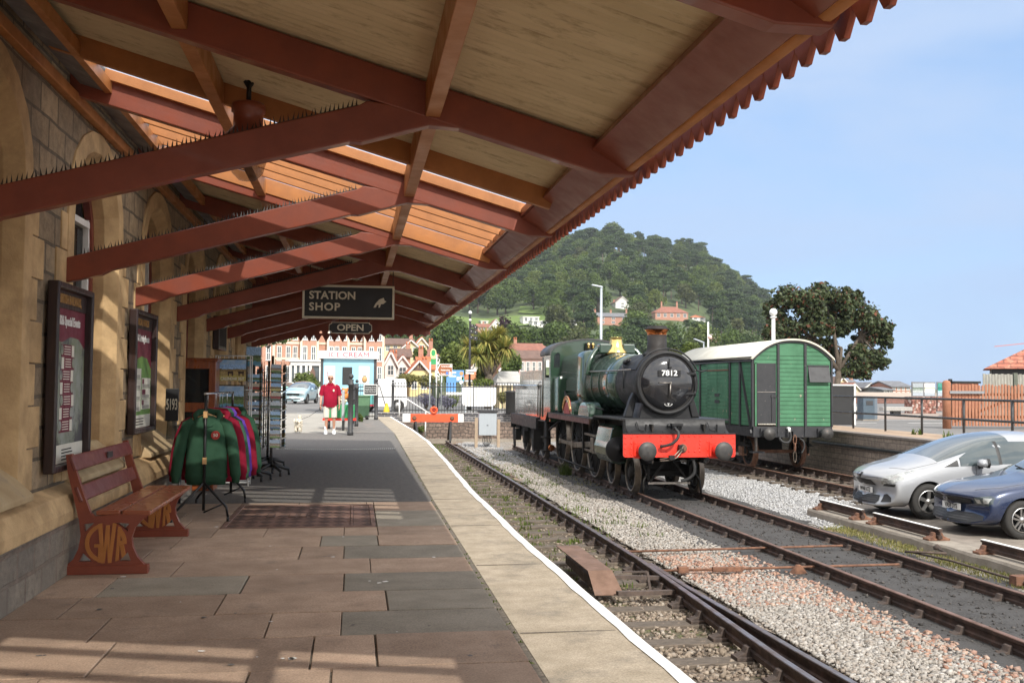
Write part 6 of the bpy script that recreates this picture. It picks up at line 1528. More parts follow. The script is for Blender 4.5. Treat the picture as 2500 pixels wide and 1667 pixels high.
class Proj:
    def __init__(s, me): s.t = BVHTree.FromPolygons([v.co.copy() for v in me.vertices], [tuple(p.vertices) for p in me.polygons])
    def hit(s, o, d):
        r = s.t.ray_cast(Vector(o), Vector(d)); return r[0]
    def seam(s, b, pts, mode, m, r=.004):
        q = []
        for i in range(len(pts)-1):
            for t in np.linspace(0, 1, 7)[:-1 if i < len(pts)-2 else None]:
                p = [pts[i][k]+(pts[i+1][k]-pts[i][k])*t for k in (0, 1)]; h = s.hit((p[0], p[1], 4), (0, 0, -1)) if mode == 't' else s.hit((p[0], -3, p[1]), (0, 1, 0)) if mode == 's' else s.hit((-2, p[0], p[1]), (1, 0, 0))
                if h is not None: q.append(tuple(h))
        if len(q) > 1: b.tube(q, r, m, 5)
    def patch(s, b, poly, mode, m, off=.006, rings=5):
        """star-shaped outline poly laid on the body: mode 'f' (y,z) seen from the nose, 's' (x,z) seen from the -Y flank"""
        cx_ = sum(p[0] for p in poly)/len(poly); cz_ = sum(p[1] for p in poly)/len(poly); R = []
        pol = []
        for i in range(len(poly)):
            a = poly[i]; c = poly[(i+1) % len(poly)]
            for t in (0, .34, .67): pol.append((a[0]+(c[0]-a[0])*t, a[1]+(c[1]-a[1])*t))
        for k in range(rings):
            f = 1-k/(rings-.999); r = []
            for p in pol:
                q = (cx_+(p[0]-cx_)*f, cz_+(p[1]-cz_)*f)
                h = s.hit((-2, q[0], q[1]), (1, 0, 0)) if mode == 'f' else s.hit((q[0], -3, q[1]), (0, 1, 0))
                if h is None: h = Vector((.3, q[0], q[1])) if mode == 'f' else Vector((q[0], -.8, q[1]))
                h = h.copy(); h[0 if mode == 'f' else 1] -= off; r.append(tuple(h))
            R.append(r)
        b.loft(R, m, caps=False)
def roadwheel(par, x, y, z, r, s, spokes, dbl=False):
    b = MB(); b.lathe([(r*.66, -.1), (r*.95, -.1), (r, -.06), (r, .06), (r*.97, .09), (r*.72, .1), (r*.67, .085)], (x, y, z), m_tyre, (0, s, 0), 32, caps=False); t_ = b.build('wheel', par)
    b = MB(); b.lathe([(r*.67, -.05), (r*.69, .08), (r*.63, .085), (r*.6, -.02), (0, -.03)], (x, y, z), m_cblk, (0, s, 0), 28)
    for k in range(spokes):
        a = 2*pi*k/spokes+.25; d = Vector((cos(a), 0, sin(a))); q = Vector((-sin(a), 0, cos(a)))
        for e in ((-1, 1) if dbl else (0,)):
            b.beam(Vector((x, y+s*.055, z))+d*r*.1+q*e*r*.06, Vector((x, y+s*.07, z))+d*r*.65+q*e*r*.13, r*(.1 if dbl else .2), .025, m_alloy, up=(0, 1, 0))
    b.lathe([(r*.18, .03), (r*.17, .075), (0, .08)], (x, y, z), m_alloy, (0, s, 0), 16)
    b.lathe([(r*.62, .06), (r*.67, .09), (r*.6, .09)], (x, y, z), m_alloy, (0, s, 0), 32, caps=False)
    b.build('alloy_rim', t_)
# ---- silver people carrier
F8 = [.0, .62, .9, 1., 1., .97, .9, .55, 0.]
def st(x, w_, z, bow=0., ww=F8): return (x, w_, z, ww, bow)
s1 = [st(.0, .80, [.24, .24, .3, .42, .55, .64, .70, .74, .755], .34), st(.06, .84, [.2, .2, .28, .42, .58, .68, .755, .81, .83], .3), st(.25, .88, [.19, .19, .27, .42, .62, .76, .86, .925, .945], .22), st(.6, .905, [.19, .19, .26, .42, .66, .84, .94, 1.0, 1.02], .12),
    st(.95, .915, [.19, .19, .26, .42, .7, .92, 1.01, 1.08, 1.1], .05), st(1.15, .92, [.19, .19, .26, .42, .72, .95, 1.06, 1.13, 1.15], .0), st(1.6, .92, [.19, .19, .26, .42, .74, .98, 1.24, 1.33, 1.36], .1), st(2.2, .92, [.19, .19, .26, .42, .76, 1.0, 1.43, 1.535, 1.555], .14, [0, .62, .9, 1, 1, .97, .78, .5, 0]),
    st(2.75, .92, [.19, .19, .26, .42, .77, 1.02, 1.5, 1.61, 1.63], .05, [0, .62, .9, 1, 1, .97, .76, .5, 0]), st(3.3, .92, [.19, .19, .26, .42, .78, 1.04, 1.5, 1.625, 1.645], 0, [0, .62, .9, 1, 1, .97, .76, .5, 0]), st(4.1, .9, [.19, .19, .26, .42, .8, 1.06, 1.46, 1.57, 1.59], -.02, [0, .62, .9, 1, 1, .97, .76, .5, 0]), st(4.4, .86, [.25, .25, .3, .45, .8, 1.05, 1.3, 1.38, 1.4], -.1, [0, .62, .9, 1, 1, .97, .8, .5, 0]), st(4.5, .8, [.4, .4, .42, .5, .78, .95, 1.05, 1.1, 1.1], -.2)]
def silver_car():
    t = thing('parked_car', 'silver people carrier parked nose to the kerb, number plate WV60 XTZ', 'car', (9.78, 18.5, -.965))
    me = carbody(4.5, .92, s1, [m_silver, m_cglass, m_cblk], [(.98, .34), (3.72, .34)], .385, [(5, 8, 6, 9, 1), (0, 0, 0, 0, 0)])
    P = Proj(me); bo = bpy.data.objects.new('body', me); COL.objects.link(bo); bo.parent = t; autosmooth(me)
    for s in (-1, 1):
        for wx in (.98, 3.72): roadwheel(t, wx, s*.8, .335, .335, s, 5)
    b = MB(); P.patch(b, [(-.34, .6), (.34, .6), (.3, .7), (0, .72), (-.3, .7)], 'f', m_cblk, .01); P.patch(b, [(-.42, .26), (.42, .26), (.46, .32), (.42, .42), (-.42, .42), (-.46, .32)], 'f', m_cblk, .01)
    for s in (-1, 1): P.patch(b, [(s*.52, .3), (s*.74, .32), (s*.72, .4), (s*.6, .46), (s*.52, .44)], 'f', m_cblk, .01)
    gr = b.build('grille', t)
    b = MB()
    for z in (.3, .34, .38): 
        P.patch(b, [(-.42, z), (.42, z), (.42, z+.008), (-.42, z+.008)], 'f', m_grille, .016)
    for z in (.63, .66): P.patch(b, [(-.31, z), (.31, z), (.31, z+.01), (-.31, z+.01)], 'f', m_grille, .016)
    b.build('grille_bar', gr)
    for s in (-1, 1):
        b = MB(); P.patch(b, [(s*.48, .63), (s*.78, .65), (s*.88, .78), (s*.885, .93), (s*.8, .93), (s*.6, .78)], 'f', m_lens, .008)
        hl = b.build('headlight', t); b = MB(); P.patch(b, [(s*.5, .6), (s*.8, .61), (s*.82, .66), (s*.56, .645)], 'f', m_cblk, .012); P.patch(b, [(s*.6, .71), (s*.67, .71), (s*.69, .77), (s*.62, .76)], 'f', m_alloy, .014); P.patch(b, [(s*.72, .73), (s*.78, .75), (s*.8, .82), (s*.74, .81)], 'f', m_alloy, .014); b.build('lamp_insert', hl)
    b = MB(); P.patch(b, [(0, .70), (.1, .8), (.085, .835), (-.085, .835), (-.1, .8)], 'f', m_cblk, .012); eb = b.build('emblem', t)
    b = MB()
    lion = [(-.03, .725), (-.005, .735), (.01, .76), (.045, .75), (.06, .765), (.03, .785), (.055, .8), (.05, .825), (.02, .82), (-.0, .835), (-.045, .825), (-.05, .8), (-.02, .79), (-.035, .765)]
    P.patch(b, lion, 'f', m_alloy, .02); b.build('lion_badge', eb)
    h = P.hit((-2, 0, .5), (1, 0, 0)).x
    b = MB(); b.box(h-.025, h-.01, -.26, .26, .445, .556, m_plate); pl = b.build('number_plate', t, bev=.004)
    text('WV60 XTZ', .11, m_platey, (h-.028, 0, .5), FACE_W, pl, sx=.72, bold=.003, ext=.001)
    b = MB(); P.patch(b, [(1.3, .985), (1.6, .995), (1.6, 1.12)], 's', m_cblk, .006, 4); P.patch(b, [(1.64, 1.0), (2.46, 1.02), (2.46, 1.46), (2.25, 1.44), (1.95, 1.32), (1.64, 1.15)], 's', m_cglass, .006, 6); P.patch(b, [(2.52, 1.035), (3.28, 1.05), (3.28, 1.46), (2.75, 1.455), (2.52, 1.43)], 's', m_cglass, .006); P.patch(b, [(3.42, 1.065), (4.1, 1.1), (4.15, 1.32), (4.0, 1.42), (3.42, 1.44)], 's', m_cglass, .006); b.build('side_window', t)
    b = MB(); P.patch(b, [(3.29, 1.05), (3.41, 1.05), (3.41, 1.45), (3.29, 1.45)], 's', m_cblk, .007); b.build('pillar', t); b = MB(); P.patch(b, [(2.45, 1.03), (2.52, 1.03), (2.52, 1.46), (2.45, 1.46)], 's', m_cblk, .007)
    b.build('pillar', t)
    for x in (1.93, 3.33): b = MB(); P.patch(b, [(x, .35), (x+.014, .35), (x+.032, 1.0), (x+.018, 1.0)], 's', m_cblk, .003, 3); b.build('door_seam', t)
    b = MB(); P.patch(b, [(3.05, .9), (3.25, .905), (3.25, .935), (3.05, .93)], 's', m_silver, .03); b.build('door_handle', t)
    for s in (-1, 1):
        b = MB(); b.loft([[(x+.02, s*y, z) for y, z in ((.9, 1.0), (1.1, .98), (1.14, 1.05), (1.1, 1.15), (.98, 1.15))] for x in (2.03, 2.08)], m_cblk); b.loft([[(x, s*(1.03+(y-1.03)*f), 1.07+(z-1.07)*f) for y, z in ((.94, 1.01), (1.1, .99), (1.135, 1.05), (1.1, 1.145), (.97, 1.145))] for x, f in ((2.045, 1), (1.98, .97), (1.93, .8), (1.9, .4))], m_silver); b.box(2.0, 2.06, s*.88, s*.96, .96, 1.02, m_cblk); b.build('door_mirror', t)
    for sg in (-1, 1): b = MB(); P.seam(b, [(.42, sg*.45), (.62, sg*.74), (1.2, sg*.8)], 't', m_cblk); b.build('bonnet_seam', t)
    b = MB(); P.seam(b, [(-.5, .76), (0, .72), (.5, .76)], 'f', m_cblk); b.build('bonnet_seam', t)
    b = MB(); P.seam(b, [(1.5, .3), (1.9, .27), (3.2, .28)], 's', m_cblk, .012); P.seam(b, [(1.5, .62), (3.3, .66), (4.2, .7)], 's', m_silver, .014); b.build('side_moulding', t)
    b = MB(); b.beam((1.5, -.35, 1.175), (1.62, .3, 1.24), .02, .02, m_cblk); b.beam((1.5, -.75, 1.14), (1.58, -.2, 1.2), .02, .02, m_cblk); b.build('wiper', t)
silver_car()
s2 = [st(.0, .80, [.24, .24, .3, .42, .52, .58, .62, .65, .66], .36), st(.05, .83, [.2, .2, .28, .42, .55, .63, .68, .72, .735], .32), st(.25, .87, [.18, .18, .26, .42, .6, .7, .77, .81, .825], .22), st(.6, .89, [.17, .17, .25, .42, .64, .77, .85, .885, .9], .12), st(1.1, .9, [.17, .17, .25, .42, .66, .83, .91, .95, .965], .04), st(1.45, .9, [.17, .17, .25, .42, .68, .86, .96, 1.0, 1.02], .05), st(1.8, .9, [.17, .17, .25, .42, .69, .88, 1.1, 1.17, 1.2], .12), st(2.25, .9, [.17, .17, .25, .42, .7, .9, 1.33, 1.4, 1.42], .14, [0, .62, .9, 1, 1, .97, .76, .5, 0]), st(2.8, .9, [.17, .17, .25, .42, .7, .92, 1.38, 1.46, 1.48], 0, [0, .62, .9, 1, 1, .97, .74, .5, 0]), st(3.5, .88, [.17, .17, .25, .42, .7, .94, 1.35, 1.42, 1.44], 0, [0, .62, .9, 1, 1, .97, .74, .5, 0]), st(4.0, .84, [.25, .25, .3, .45, .7, .93, 1.12, 1.2, 1.22], -.1, [0, .62, .9, 1, 1, .97, .78, .5, 0]), st(4.15, .76, [.4, .4, .42, .5, .68, .8, .88, .92, .92], -.2)]
def blue_car():
    t = thing('parked_car', 'dark blue hatchback at the right edge, number plate VA59 DYS', 'car', (10.0, 16.0, -.965))
    me = carbody(4.15, .9, s2, [m_blue, m_cglass, m_cblk], [(.92, .32), (3.48, .32)], .365, [(5, 7, 6, 9, 1), (0, 0, 0, 0, 0)])
    P = Proj(me); bo = bpy.data.objects.new('body', me); COL.objects.link(bo); bo.parent = t; autosmooth(me)
    for s in (-1, 1):
        for wx in (.92, 3.48): roadwheel(t, wx, s*.78, .318, .318, s, 5, True)
    b = MB(); P.patch(b, [(-.46, .545), (.46, .545), (.52, .63), (.3, .65), (-.3, .65), (-.52, .63)], 'f', m_cblk, .008); P.patch(b, [(-.5, .24), (.5, .24), (.72, .3), (.72, .37), (.5, .4), (-.5, .4), (-.72, .37), (-.72, .3)], 'f', m_cblk, .008); g = b.build('grille', t)
    b = MB()
    for z in (.575, .61): P.patch(b, [(-.47, z), (.47, z), (.48, z+.01), (-.48, z+.01)], 'f', m_grille, .014)
    for z in (.28, .32, .36): P.patch(b, [(-.5, z), (.5, z), (.5, z+.01), (-.5, z+.01)], 'f', m_grille, .014)
    b.build('grille_bar', g)
    for s in (-1, 1):
        b = MB(); P.patch(b, [(s*.5, .55), (s*.78, .54), (s*.86, .6), (s*.86, .7), (s*.78, .71), (s*.6, .665)], 'f', m_cglass, .006); hl = b.build('headlight', t)
        b = MB(); P.patch(b, [(s*.58, .57), (s*.67, .57), (s*.67, .64), (s*.6, .64)], 'f', m_lens, .012); P.patch(b, [(s*.71, .575), (s*.8, .58), (s*.82, .67), (s*.73, .67)], 'f', m_lens, .012); b.build('lamp_insert', hl)
    h = P.hit((-2, 0, .6), (1, 0, 0)).x
    b = MB(); b.lathe([(.058, 0), (.058, .012), (.046, .016)], (h-.01, 0, .605), m_alloy, (-1, 0, 0), 24); b.lathe([(.046, .0165), (0, .0165)], (h-.01, 0, .605), m_blue, (-1, 0, 0), 24, caps=False); em = b.build('emblem', t)
    b = MB()
    def stroke(p, q): b.beam((h-.028, p[0], .605+p[1]), (h-.028, q[0], .605+q[1]), .008, .01, m_alloy, up=(1, 0, 0))
    for s in (-1, 1): stroke((s*.025, .042), (0, .004)); stroke((s*.042, .022), (s*.02, -.042)); stroke((s*.02, -.042), (0, -.004))
    b.build('roundel_letters', em)
    h = P.hit((-2, 0, .47), (1, 0, 0)).x
    b = MB(); b.box(h-.025, h-.008, -.26, .26, .415, .526, m_plate); pl = b.build('number_plate', t, bev=.004)
    text('VA59 DYS', .11, m_platey, (h-.028, 0, .47), FACE_W, pl, sx=.74, bold=.003, ext=.001)
    b = MB(); P.patch(b, [(1.95, .93), (2.75, .95), (2.75, 1.3), (2.35, 1.29)], 's', m_cglass, .006); P.patch(b, [(2.85, .955), (3.6, .98), (3.5, 1.25), (2.85, 1.31)], 's', m_cglass, .006); b.build('side_window', t)
    for s in (-1, 1):
        b = MB(); b.loft([[(x, s*(1.0+(y-1.0)*f), .99+(z-.99)*f) for y, z in ((.9, .93), (1.06, .92), (1.1, .98), (1.06, 1.06), (.93, 1.06))] for x, f in ((2.12, 1), (2.05, 1), (2.0, .85), (1.97, .4))], m_blue); b.build('door_mirror', t)
    for sg in (-1, 1): b = MB(); P.seam(b, [(.3, sg*.5), (.6, sg*.72), (1.4, sg*.78)], 't', m_cblk); b.build('bonnet_seam', t)
    b = MB(); P.seam(b, [(1.75, .4), (1.78, .85)], 's', m_cblk); b.build('door_seam', t)
    b = MB(); b.beam((1.5, -.3, 1.05), (1.62, .3, 1.12), .02, .02, m_cblk); b.build('wiper', t)
blue_car()
# ---- dock wall, coping and railing
m_dockb = brickmat('weathered dock blockwork', (.4, .32, .26), (.28, .225, .19), (.2, .165, .14), .44, .16, 'YZX', .012, .92, .45, .7, dirt=(.15, .125, .11), dscale=.9, dfac=(.52, .75))
m_pav = M('pinkish dock paving', (.4, .29, .2), (.32, .23, .16), .9, scale=3, bmp=.3, bscale=60, dirt=(.25, .2, .14), dscale=1.5)
DX = 14.42
t = thing('dock_wall', 'weathered blockwork dock wall with a black pipe along it', 'wall', (DX, 28, -1.1))
b = MB(); b.box(DX, DX+.4, 2, 46.6, -1.2, .13, m_dockb); b.build('wall', t, world=True)
b = MB(); b.box(DX-.03, DX+.4, 2, 46.6, .132, .205, M('dock coping', (.22, .19, .165), (.16, .135, .12), .9, scale=6, bmp=.3, bscale=40, dirt=(.1, .09, .08))); b.build('coping', t, world=True, bev=.012)
b = MB(); b.tube([(DX-.06, y, -.2+.0) for y in np.arange(3, 33, 3)], .045, m_black, 8); b.build('pipe', t, world=True)
sheet('dock_surface', [[(DX+.38, 2), (16.6, 2), (16.6, 46.6), (DX+.38, 46.6)]], m_pav, .2)
b = MB(); b.box(16.6, 16.65, 2, 46.6, -.1, .2, m_conc); tag(b.build('pavement_kerb'), kind='structure')
m_grey = M('dark grey railing paint', (.05, .05, .052), (.035, .035, .036), .5, scale=8)
t = thing('dock_railing', 'dark grey tubular railing along the dock edge', 'railing', (16.05, 26, .2))
for z in (1.22, .70):
    b = MB(); b.tube([(16.05, 4, z), (16.05, 34.2, z)], .032, m_grey, 8); b.build('rail', t, world=True)
for y in np.arange(6.6, 34.7, 2.0):
    b = MB(); b.tube([(16.05, y, .19), (16.05, y, 1.25)], .034, m_grey, 8); b.build('post', t, world=True)
blades('dock_weeds', [(15.3+rnd.uniform(-.5, .6), y, .2, 26, .16) for y in (21.8, 22, 22.3, 24.6, 26.5, 30)], m_grass, .05, .22, .02)
# ---- black framed board by the van
a = at(2024, 938, 33.4); c = at(2068, 1045, 33.4)
t = thing('notice_screen', 'large black board with a white frame standing on the dock behind the van', 'board', ((a.x+c.x)/2, 33.4, .2))
w_ = (c.x-a.x)/2+.1; h_ = a.z-.2
b = MB(); b.box(-w_, w_, -.3, .3, 0, h_-.05, m_black); b.build('panel', t)
b = MB(); b.box(w_, w_+.06, -.34, .34, 0, h_, m_white); b.box(-w_, w_, -.34, .34, h_-.05, h_, m_white); b.build('frame', t, bev=.01)
# ---- picket gate
m_pick = M('terracotta picket paint', (.36, .155, .085), (.29, .12, .065), .7, scale=5, bmp=.15, bscale=30)
g0 = onz(2306, 1046, 0.)
t = thing('picket_gate', 'terracotta picket gate with round topped pales', 'gate', (g0.x, g0.y, 0))
b = MB(); b.lathe([(.16, 0), (.16, 1.72), (.12, 1.8), (0, 1.84)], (.1, 0, 0), m_pick, n=8); b.build('post', t)
for k in range(62):
    x = .34+k*.135+(.12 if k > 22 else 0); y = -.02*k*.135
    b = MB(); h_ = 1.68+.03*sin(k*1.3); b.prism([(x-.045, .1), (x+.045, .1), (x+.045, h_-.06), (x+.025, h_-.01), (x, h_), (x-.025, h_-.01), (x-.045, h_-.06)], 'y', y-.05, y-.015, m_pick); b.build('pale', t)
for z in (.45, 1.3):
    b = MB(); b.box(.25, 8.8, -.01, .05, z-.05, z+.05, m_pick); b.build('rail', t)
for x0, x1 in ((.35, 3.2), (3.6, 6.5)):
    b = MB(); b.beam((x0, .02, .25), (x1, .02, 1.3), .04, .1, m_pick); b.build('brace', t)
b = MB(); b.box(.12, 1.55, -.19, -.16, 1.33, 1.43, M('galvanised strap', (.3, .31, .32), (.25, .26, .27), .45, metal=.5)); b.build('hinge', t)
# ---- things across the road
def cab(u0, u1, v1, v0, lab, mat, name='street_cabinet'):
    g = onz((u0+u1)/2, v1, 0); A = at(u0, v0, g.y); B_ = at(u1, v0, g.y); w_ = (B_.x-A.x)/2
    t = thing(name, lab, 'cabinet', (g.x, g.y, 0)); b = MB(); b.box(-w_, w_*.55, -.3, .3, 0.05, A.z, mat); b.box(w_*.56, w_, -.25, .3, .05, A.z-.02, M('lighter grey panel', (.14, .17, .2), (.12, .15, .18), .5)); b.build('case', t, bev=.02)
    b = MB(); b.box(-w_-.03, w_+.03, -.33, .33, 0, .06, m_conc); b.build('plinth', t); b = MB(); b.box(-w_*.6, w_*.3, -.315, -.3, A.z-.35, A.z-.15, m_grey); b.build('vent', t)
cab(2100, 2136, 1026, 970, 'slate grey street cabinet beyond the dock railing', M('slate grey cabinet', (.07, .1, .13), (.06, .09, .115), .5))
m_gran = M('pale granite', (.42, .41, .39), (.33, .32, .3), .85, scale=14)
for u, v, lab in ((2187, 1012, 'pale stone bench on a dark block across the road'), (2083, 1012, 'pale stone bench partly hidden by the black board')):
    g = onz(u, v, 0); t = thing('stone_bench', lab, 'bench', (g.x, g.y, 0), 0, None)
    b = MB(); b.box(-.9, .9, -.25, .25, .22, .45, m_gran); b.build('seat', t, bev=.02); b = MB(); b.box(-.25, .2, -.2, .2, 0, .22, m_black); b.build('leg', t)
m_gab = pebbles('gabion stones', [(.32, .14, .11), (.4, .22, .18), (.25, .11, .09), (.5, .4, .36), (.36, .19, .15)], 7, bmp=1.)
m_fr = M('board steel frame', (.25, .26, .27), (.2, .2, .21), .4, metal=.4)
im_d = img('faded street photo', (.33, .37, .4), (.16, .2, .17), (.3, .33, .33)); im_l = img('pale engraving', (.8, .82, .8), (.5, .55, .42), (.75, .78, .75)); im_t = img('teal picture', (.05, .25, .2), (.02, .16, .13), (.25, .35, .4))
for k, (u0, u1, pics, lab) in enumerate(((2217, 2274, (im_d, im_l), 'gabion pillar carrying a grey photo and a pale engraving'), (2279, 2316, (im_t,), 'gabion pillar carrying a teal picture board beside the gate'))):
    g = onz((u0+u1)/2, 1009 if k == 0 else 1003, 0); A = at(u0, 932, g.y); B_ = at(u1, 932, g.y); w_ = (B_.x-A.x)/2; zt = A.z; zm = at(u0, 968, g.y).z
    t = thing('display_pillar', lab, 'display board', (g.x, g.y, 0)); b = MB(); b.box(-w_, w_, -.5, .4, 0, zm, m_gab); b.build('gabion', t)
    b = MB(); b.box(-w_, w_, -.45, -.38, zm+.02, zt, m_fr); fo = b.build('board_frame', t)
    n = len(pics)
    for q, pm in enumerate(pics):
        x0 = -w_+2*w_*q/n+.05; x1 = -w_+2*w_*(q+1)/n-.05; b = MB(); b.box(x0, x1, -.47, -.452, zm+.25, zt-.08, pm); b.build('picture', fo)
        b = MB(); b.box(x0, x1, -.468, -.452, zm+.06, zm+.24, M('caption panel', (.4, .45, .5), (.36, .4, .45), .5)); b.build('caption', fo)
t = thing('sea_wall', 'long low reddish sea wall with pale sloping top', 'wall', (70, 93, 0))
m_swall = brickmat('red sea wall stone', (.27, .13, .1), (.2, .11, .09), (.15, .11, .09), .7, .35, 'XZY', .02, .95, .4, .7)
b = MB(); b.box(-32, 60, 0, .6, 0, .62, m_swall); b.build('wall', t); b = MB(); b.prism([(0, .63), (3., 1.1), (3.2, 1.1), (3.2, 0), (.62, 0), (.62, .62)], 'x', -32, 60, M('sea wall apron', (.4, .33, .27), (.33, .27, .22), .9, scale=2)); b.build('apron', t)
tag(sheet('sea', [[(60, 105), (4000, 105), (4000, 139), (60, 139)]], M('sea water', (.1, .18, .25), (.09, .16, .22), .2, scale=.5), .02), kind='structure')
# weathered fence and the red tiled building at the right edge
bA = at(2403, 898, 46); RB = -.58
t = thing('tiled_building', 'low building with red tiled hipped roof and stone chimney at the right edge', 'building', (bA.x, 46, 0), RB)
m_tile = brickmat('red plain tiles', (.5, .16, .1), (.4, .13, .085), (.2, .075, .05), .6, .2, 'XZY', .03, .8, .35, .8, dirt=(.55, .3, .2), dscale=2)
e = bA.z
b = MB(); b.box(.45, 9, .45, 5.5, 0, e-.33, M('cream render', (.55, .48, .38), (.48, .42, .33), .9)); b.build('wall', t)
b = MB(); b.box(.35, 9, .35, 5.6, e-.33, e-.05, m_cblk); b.build('soffit', t)
b = MB(); b.add([(0, 0, e-.03), (10, 0, e-.03), (10, 6, e-.03), (0, 6, e-.03), (3.3, 3, e+1.75), (10, 3, e+1.75)], [(0, 1, 5, 4), (4, 5, 2, 3), (0, 4, 3)], m_tile)
rf = b.build('roof', t)
b = MB(); b.box(2.15, 3.6, 1.6, 2.4, e+.7, e+2.0, M('rough stone chimney', (.2, .18, .16), (.12, .11, .1), .95, scale=7, bmp=.6, bscale=20)); b.box(2.08, 3.65, 1.55, 2.45, e+2.0, e+2.1, m_conc); b.build('chimney', rf)
b = MB(); b.beam((.5, 1.3, e+1.12), (2.15, 1.5, e+1.3), .04, .04, M('pink pipe', (.5, .2, .2), (.45, .18, .18), .6)); b.build('pipe', rf)
f0_ = at(2400, 912, 43); t = thing('board_fence', 'weathered grey upright board fence behind the picket gate', 'fence', (f0_.x, 43, 0))
mw = M('weathered grey boards', (.33, .32, .28), (.22, .21, .18), .9, scale=4, stretch=(6, 1, .6), dirt=(.4, .42, .36), dscale=4)
for k in range(16):
    b = MB(); b.box(k*.155, k*.155+.13, 0, .03, 0, f0_.z-.02*(k % 2), mw); b.build('board', t)
b = MB(); b.box(1.55, 1.75, -.05, .05, 0, f0_.z+.05, M('mossy post', (.12, .13, .1), (.09, .1, .08), .9)); b.build('post', t)
q0 = at(2320, 930, 45); t = thing('field_gate', 'black steel gate frame with rust red sheet behind the pickets', 'gate', (q0.x, 45, 0))
b = MB(); b.box(0, 1.5, 0, .05, 0, q0.z-.1, M('rust red sheet', (.35, .13, .08), (.28, .1, .06), .8)); b.build('sheet', t); b = MB(); b.box(0, 1.6, -.05, .1, q0.z-.1, q0.z, m_black); b.box(-.05, .08, -.05, .1, 0, q0.z+.1, m_black); b.build('frame', t)
# ================================================================== town, hill, trees
m_bark = M('tree bark', (.12, .095, .07), (.07, .055, .042), .95, scale=6, bmp=.5, bscale=25)
m_barkp = M('pine bark', (.2, .14, .11), (.13, .1, .085), .95, scale=6)
def leaves(blobs, size, rn, aspect=.6, up=.35, shell=.55):
    """leaf faces scattered through blob volumes: two bent quads each"""
    V_ = []
    for (c, r, n) in blobs:
        d = rn.randn(n, 3); d /= np.linalg.norm(d, axis=1)[:, None]
        rad = shell+(1-shell)*rn.rand(n)**.6
        p = np.asarray(c)+d*rad[:, None]*np.asarray(r)*(1+.18*np.sin(d[:, :1]*7+d[:, 1:2]*5))
        nr = d*.7+rn.randn(n, 3)*.7+np.array([0, 0, up]); nr /= np.linalg.norm(nr, axis=1)[:, None]
        t = np.cross(nr, rn.randn(n, 3)); t /= np.linalg.norm(t, axis=1)[:, None]; bt = np.cross(nr, t)
        s = size*(.6+.8*rn.rand(n))[:, None]
        q = np.stack([p-t*s*.5, p-bt*s*aspect*.5+nr*s*.08, p+t*s*.5, p+bt*s*aspect*.5+nr*s*.08], 1)
        V_.append(q)
    v = np.concatenate(V_).reshape(-1, 3); f = np.arange(len(v)).reshape(-1, 4); return v, f
def limbs(b, base, tips, r0, m, fork=.5):
    base = Vector(base)
    for tip in tips:
        tip = Vector(tip); mid = base.lerp(tip, .5)+V(0, 0, .12*(tip-base).length)
        b.tube([base, mid, tip], [r0*.5, r0*.32, r0*.1], m, 6)
m_syc = leafmat('sycamore leaf', (.085, .11, .05), (.04, .058, .03), .15, .5); m_sycr = leafmat('rusty sycamore keys', (.16, .06, .035), (.1, .045, .03), .1)
m_lf1 = leafmat('mid green leaf', (.125, .185, .042), (.075, .118, .028), .3); m_lf2 = leafmat('light green leaf', (.17, .22, .055), (.1, .14, .035), .3); m_pn = leafmat('pine needle', (.075, .118, .04), (.048, .08, .028), .2); m_cop = leafmat('copper leaf', (.06, .02, .03), (.03, .012, .02), .15); m_olive = leafmat('olive leaf', (.13, .15, .055), (.08, .095, .035), .25)
# ---- the dark sycamore behind the van
def px_tree(name, lab, Y, base, forks, blobs, size, mat, mat2=None, seed=1, dens=60, tr=.16):
    B0 = at(base[0], base[1], Y); t = thing(name, lab, 'tree', (B0.x, Y, 0)); rn = np.random.RandomState(seed); o_ = Vector((B0.x, Y, 0)); b = MB()
    FP = [at(u, v, Y)-o_ for u, v in forks]; b.tube([(0, 0, 0), FP[0]*.5+V(.05, 0, 0), FP[0]], [tr*1.25, tr, tr*.8], m_bark, 10)
    bl = []
    for (u, v, ru, rv, dy) in blobs:
        c = at(u, v, Y)-o_+V(0, dy, 0); k = (Y*1.04)/FPX
        r = (ru*k, max(ru, rv)*k*.9, rv*k)
        bl.append((tuple(c), tuple(1.02*x for x in r), int(dens*ru*rv/190)))
        for _ in range(6):
            d_ = rn.randn(3); d_ *= rn.uniform(.6, 1.05)/np.linalg.norm(d_); q_ = rn.uniform(.22, .42); bl.append((tuple(np.array(c)+d_*np.array(r)), tuple(q_*x for x in r), int(dens*ru*rv/800)))
        f = min(FP, key=lambda q: (q-c).length); b.tube([f, f.lerp(c, .55)+V(0, 0, .1), c], [tr*.42, tr*.25, tr*.08], m_bark, 6)
    for f in FP[1:]: b.tube([FP[0], FP[0].lerp(f, .5), f], [tr*.75, tr*.55, tr*.4], m_bark, 8)
    b.build('trunk', t)
    v, f = leaves(bl, size, rn, shell=.25)
    mi = (rn.rand(len(f)) < .1).astype(int) if mat2 else None
    npmesh('crown', v, f, [mat]+([mat2] if mat2 else []), t, mi); return t
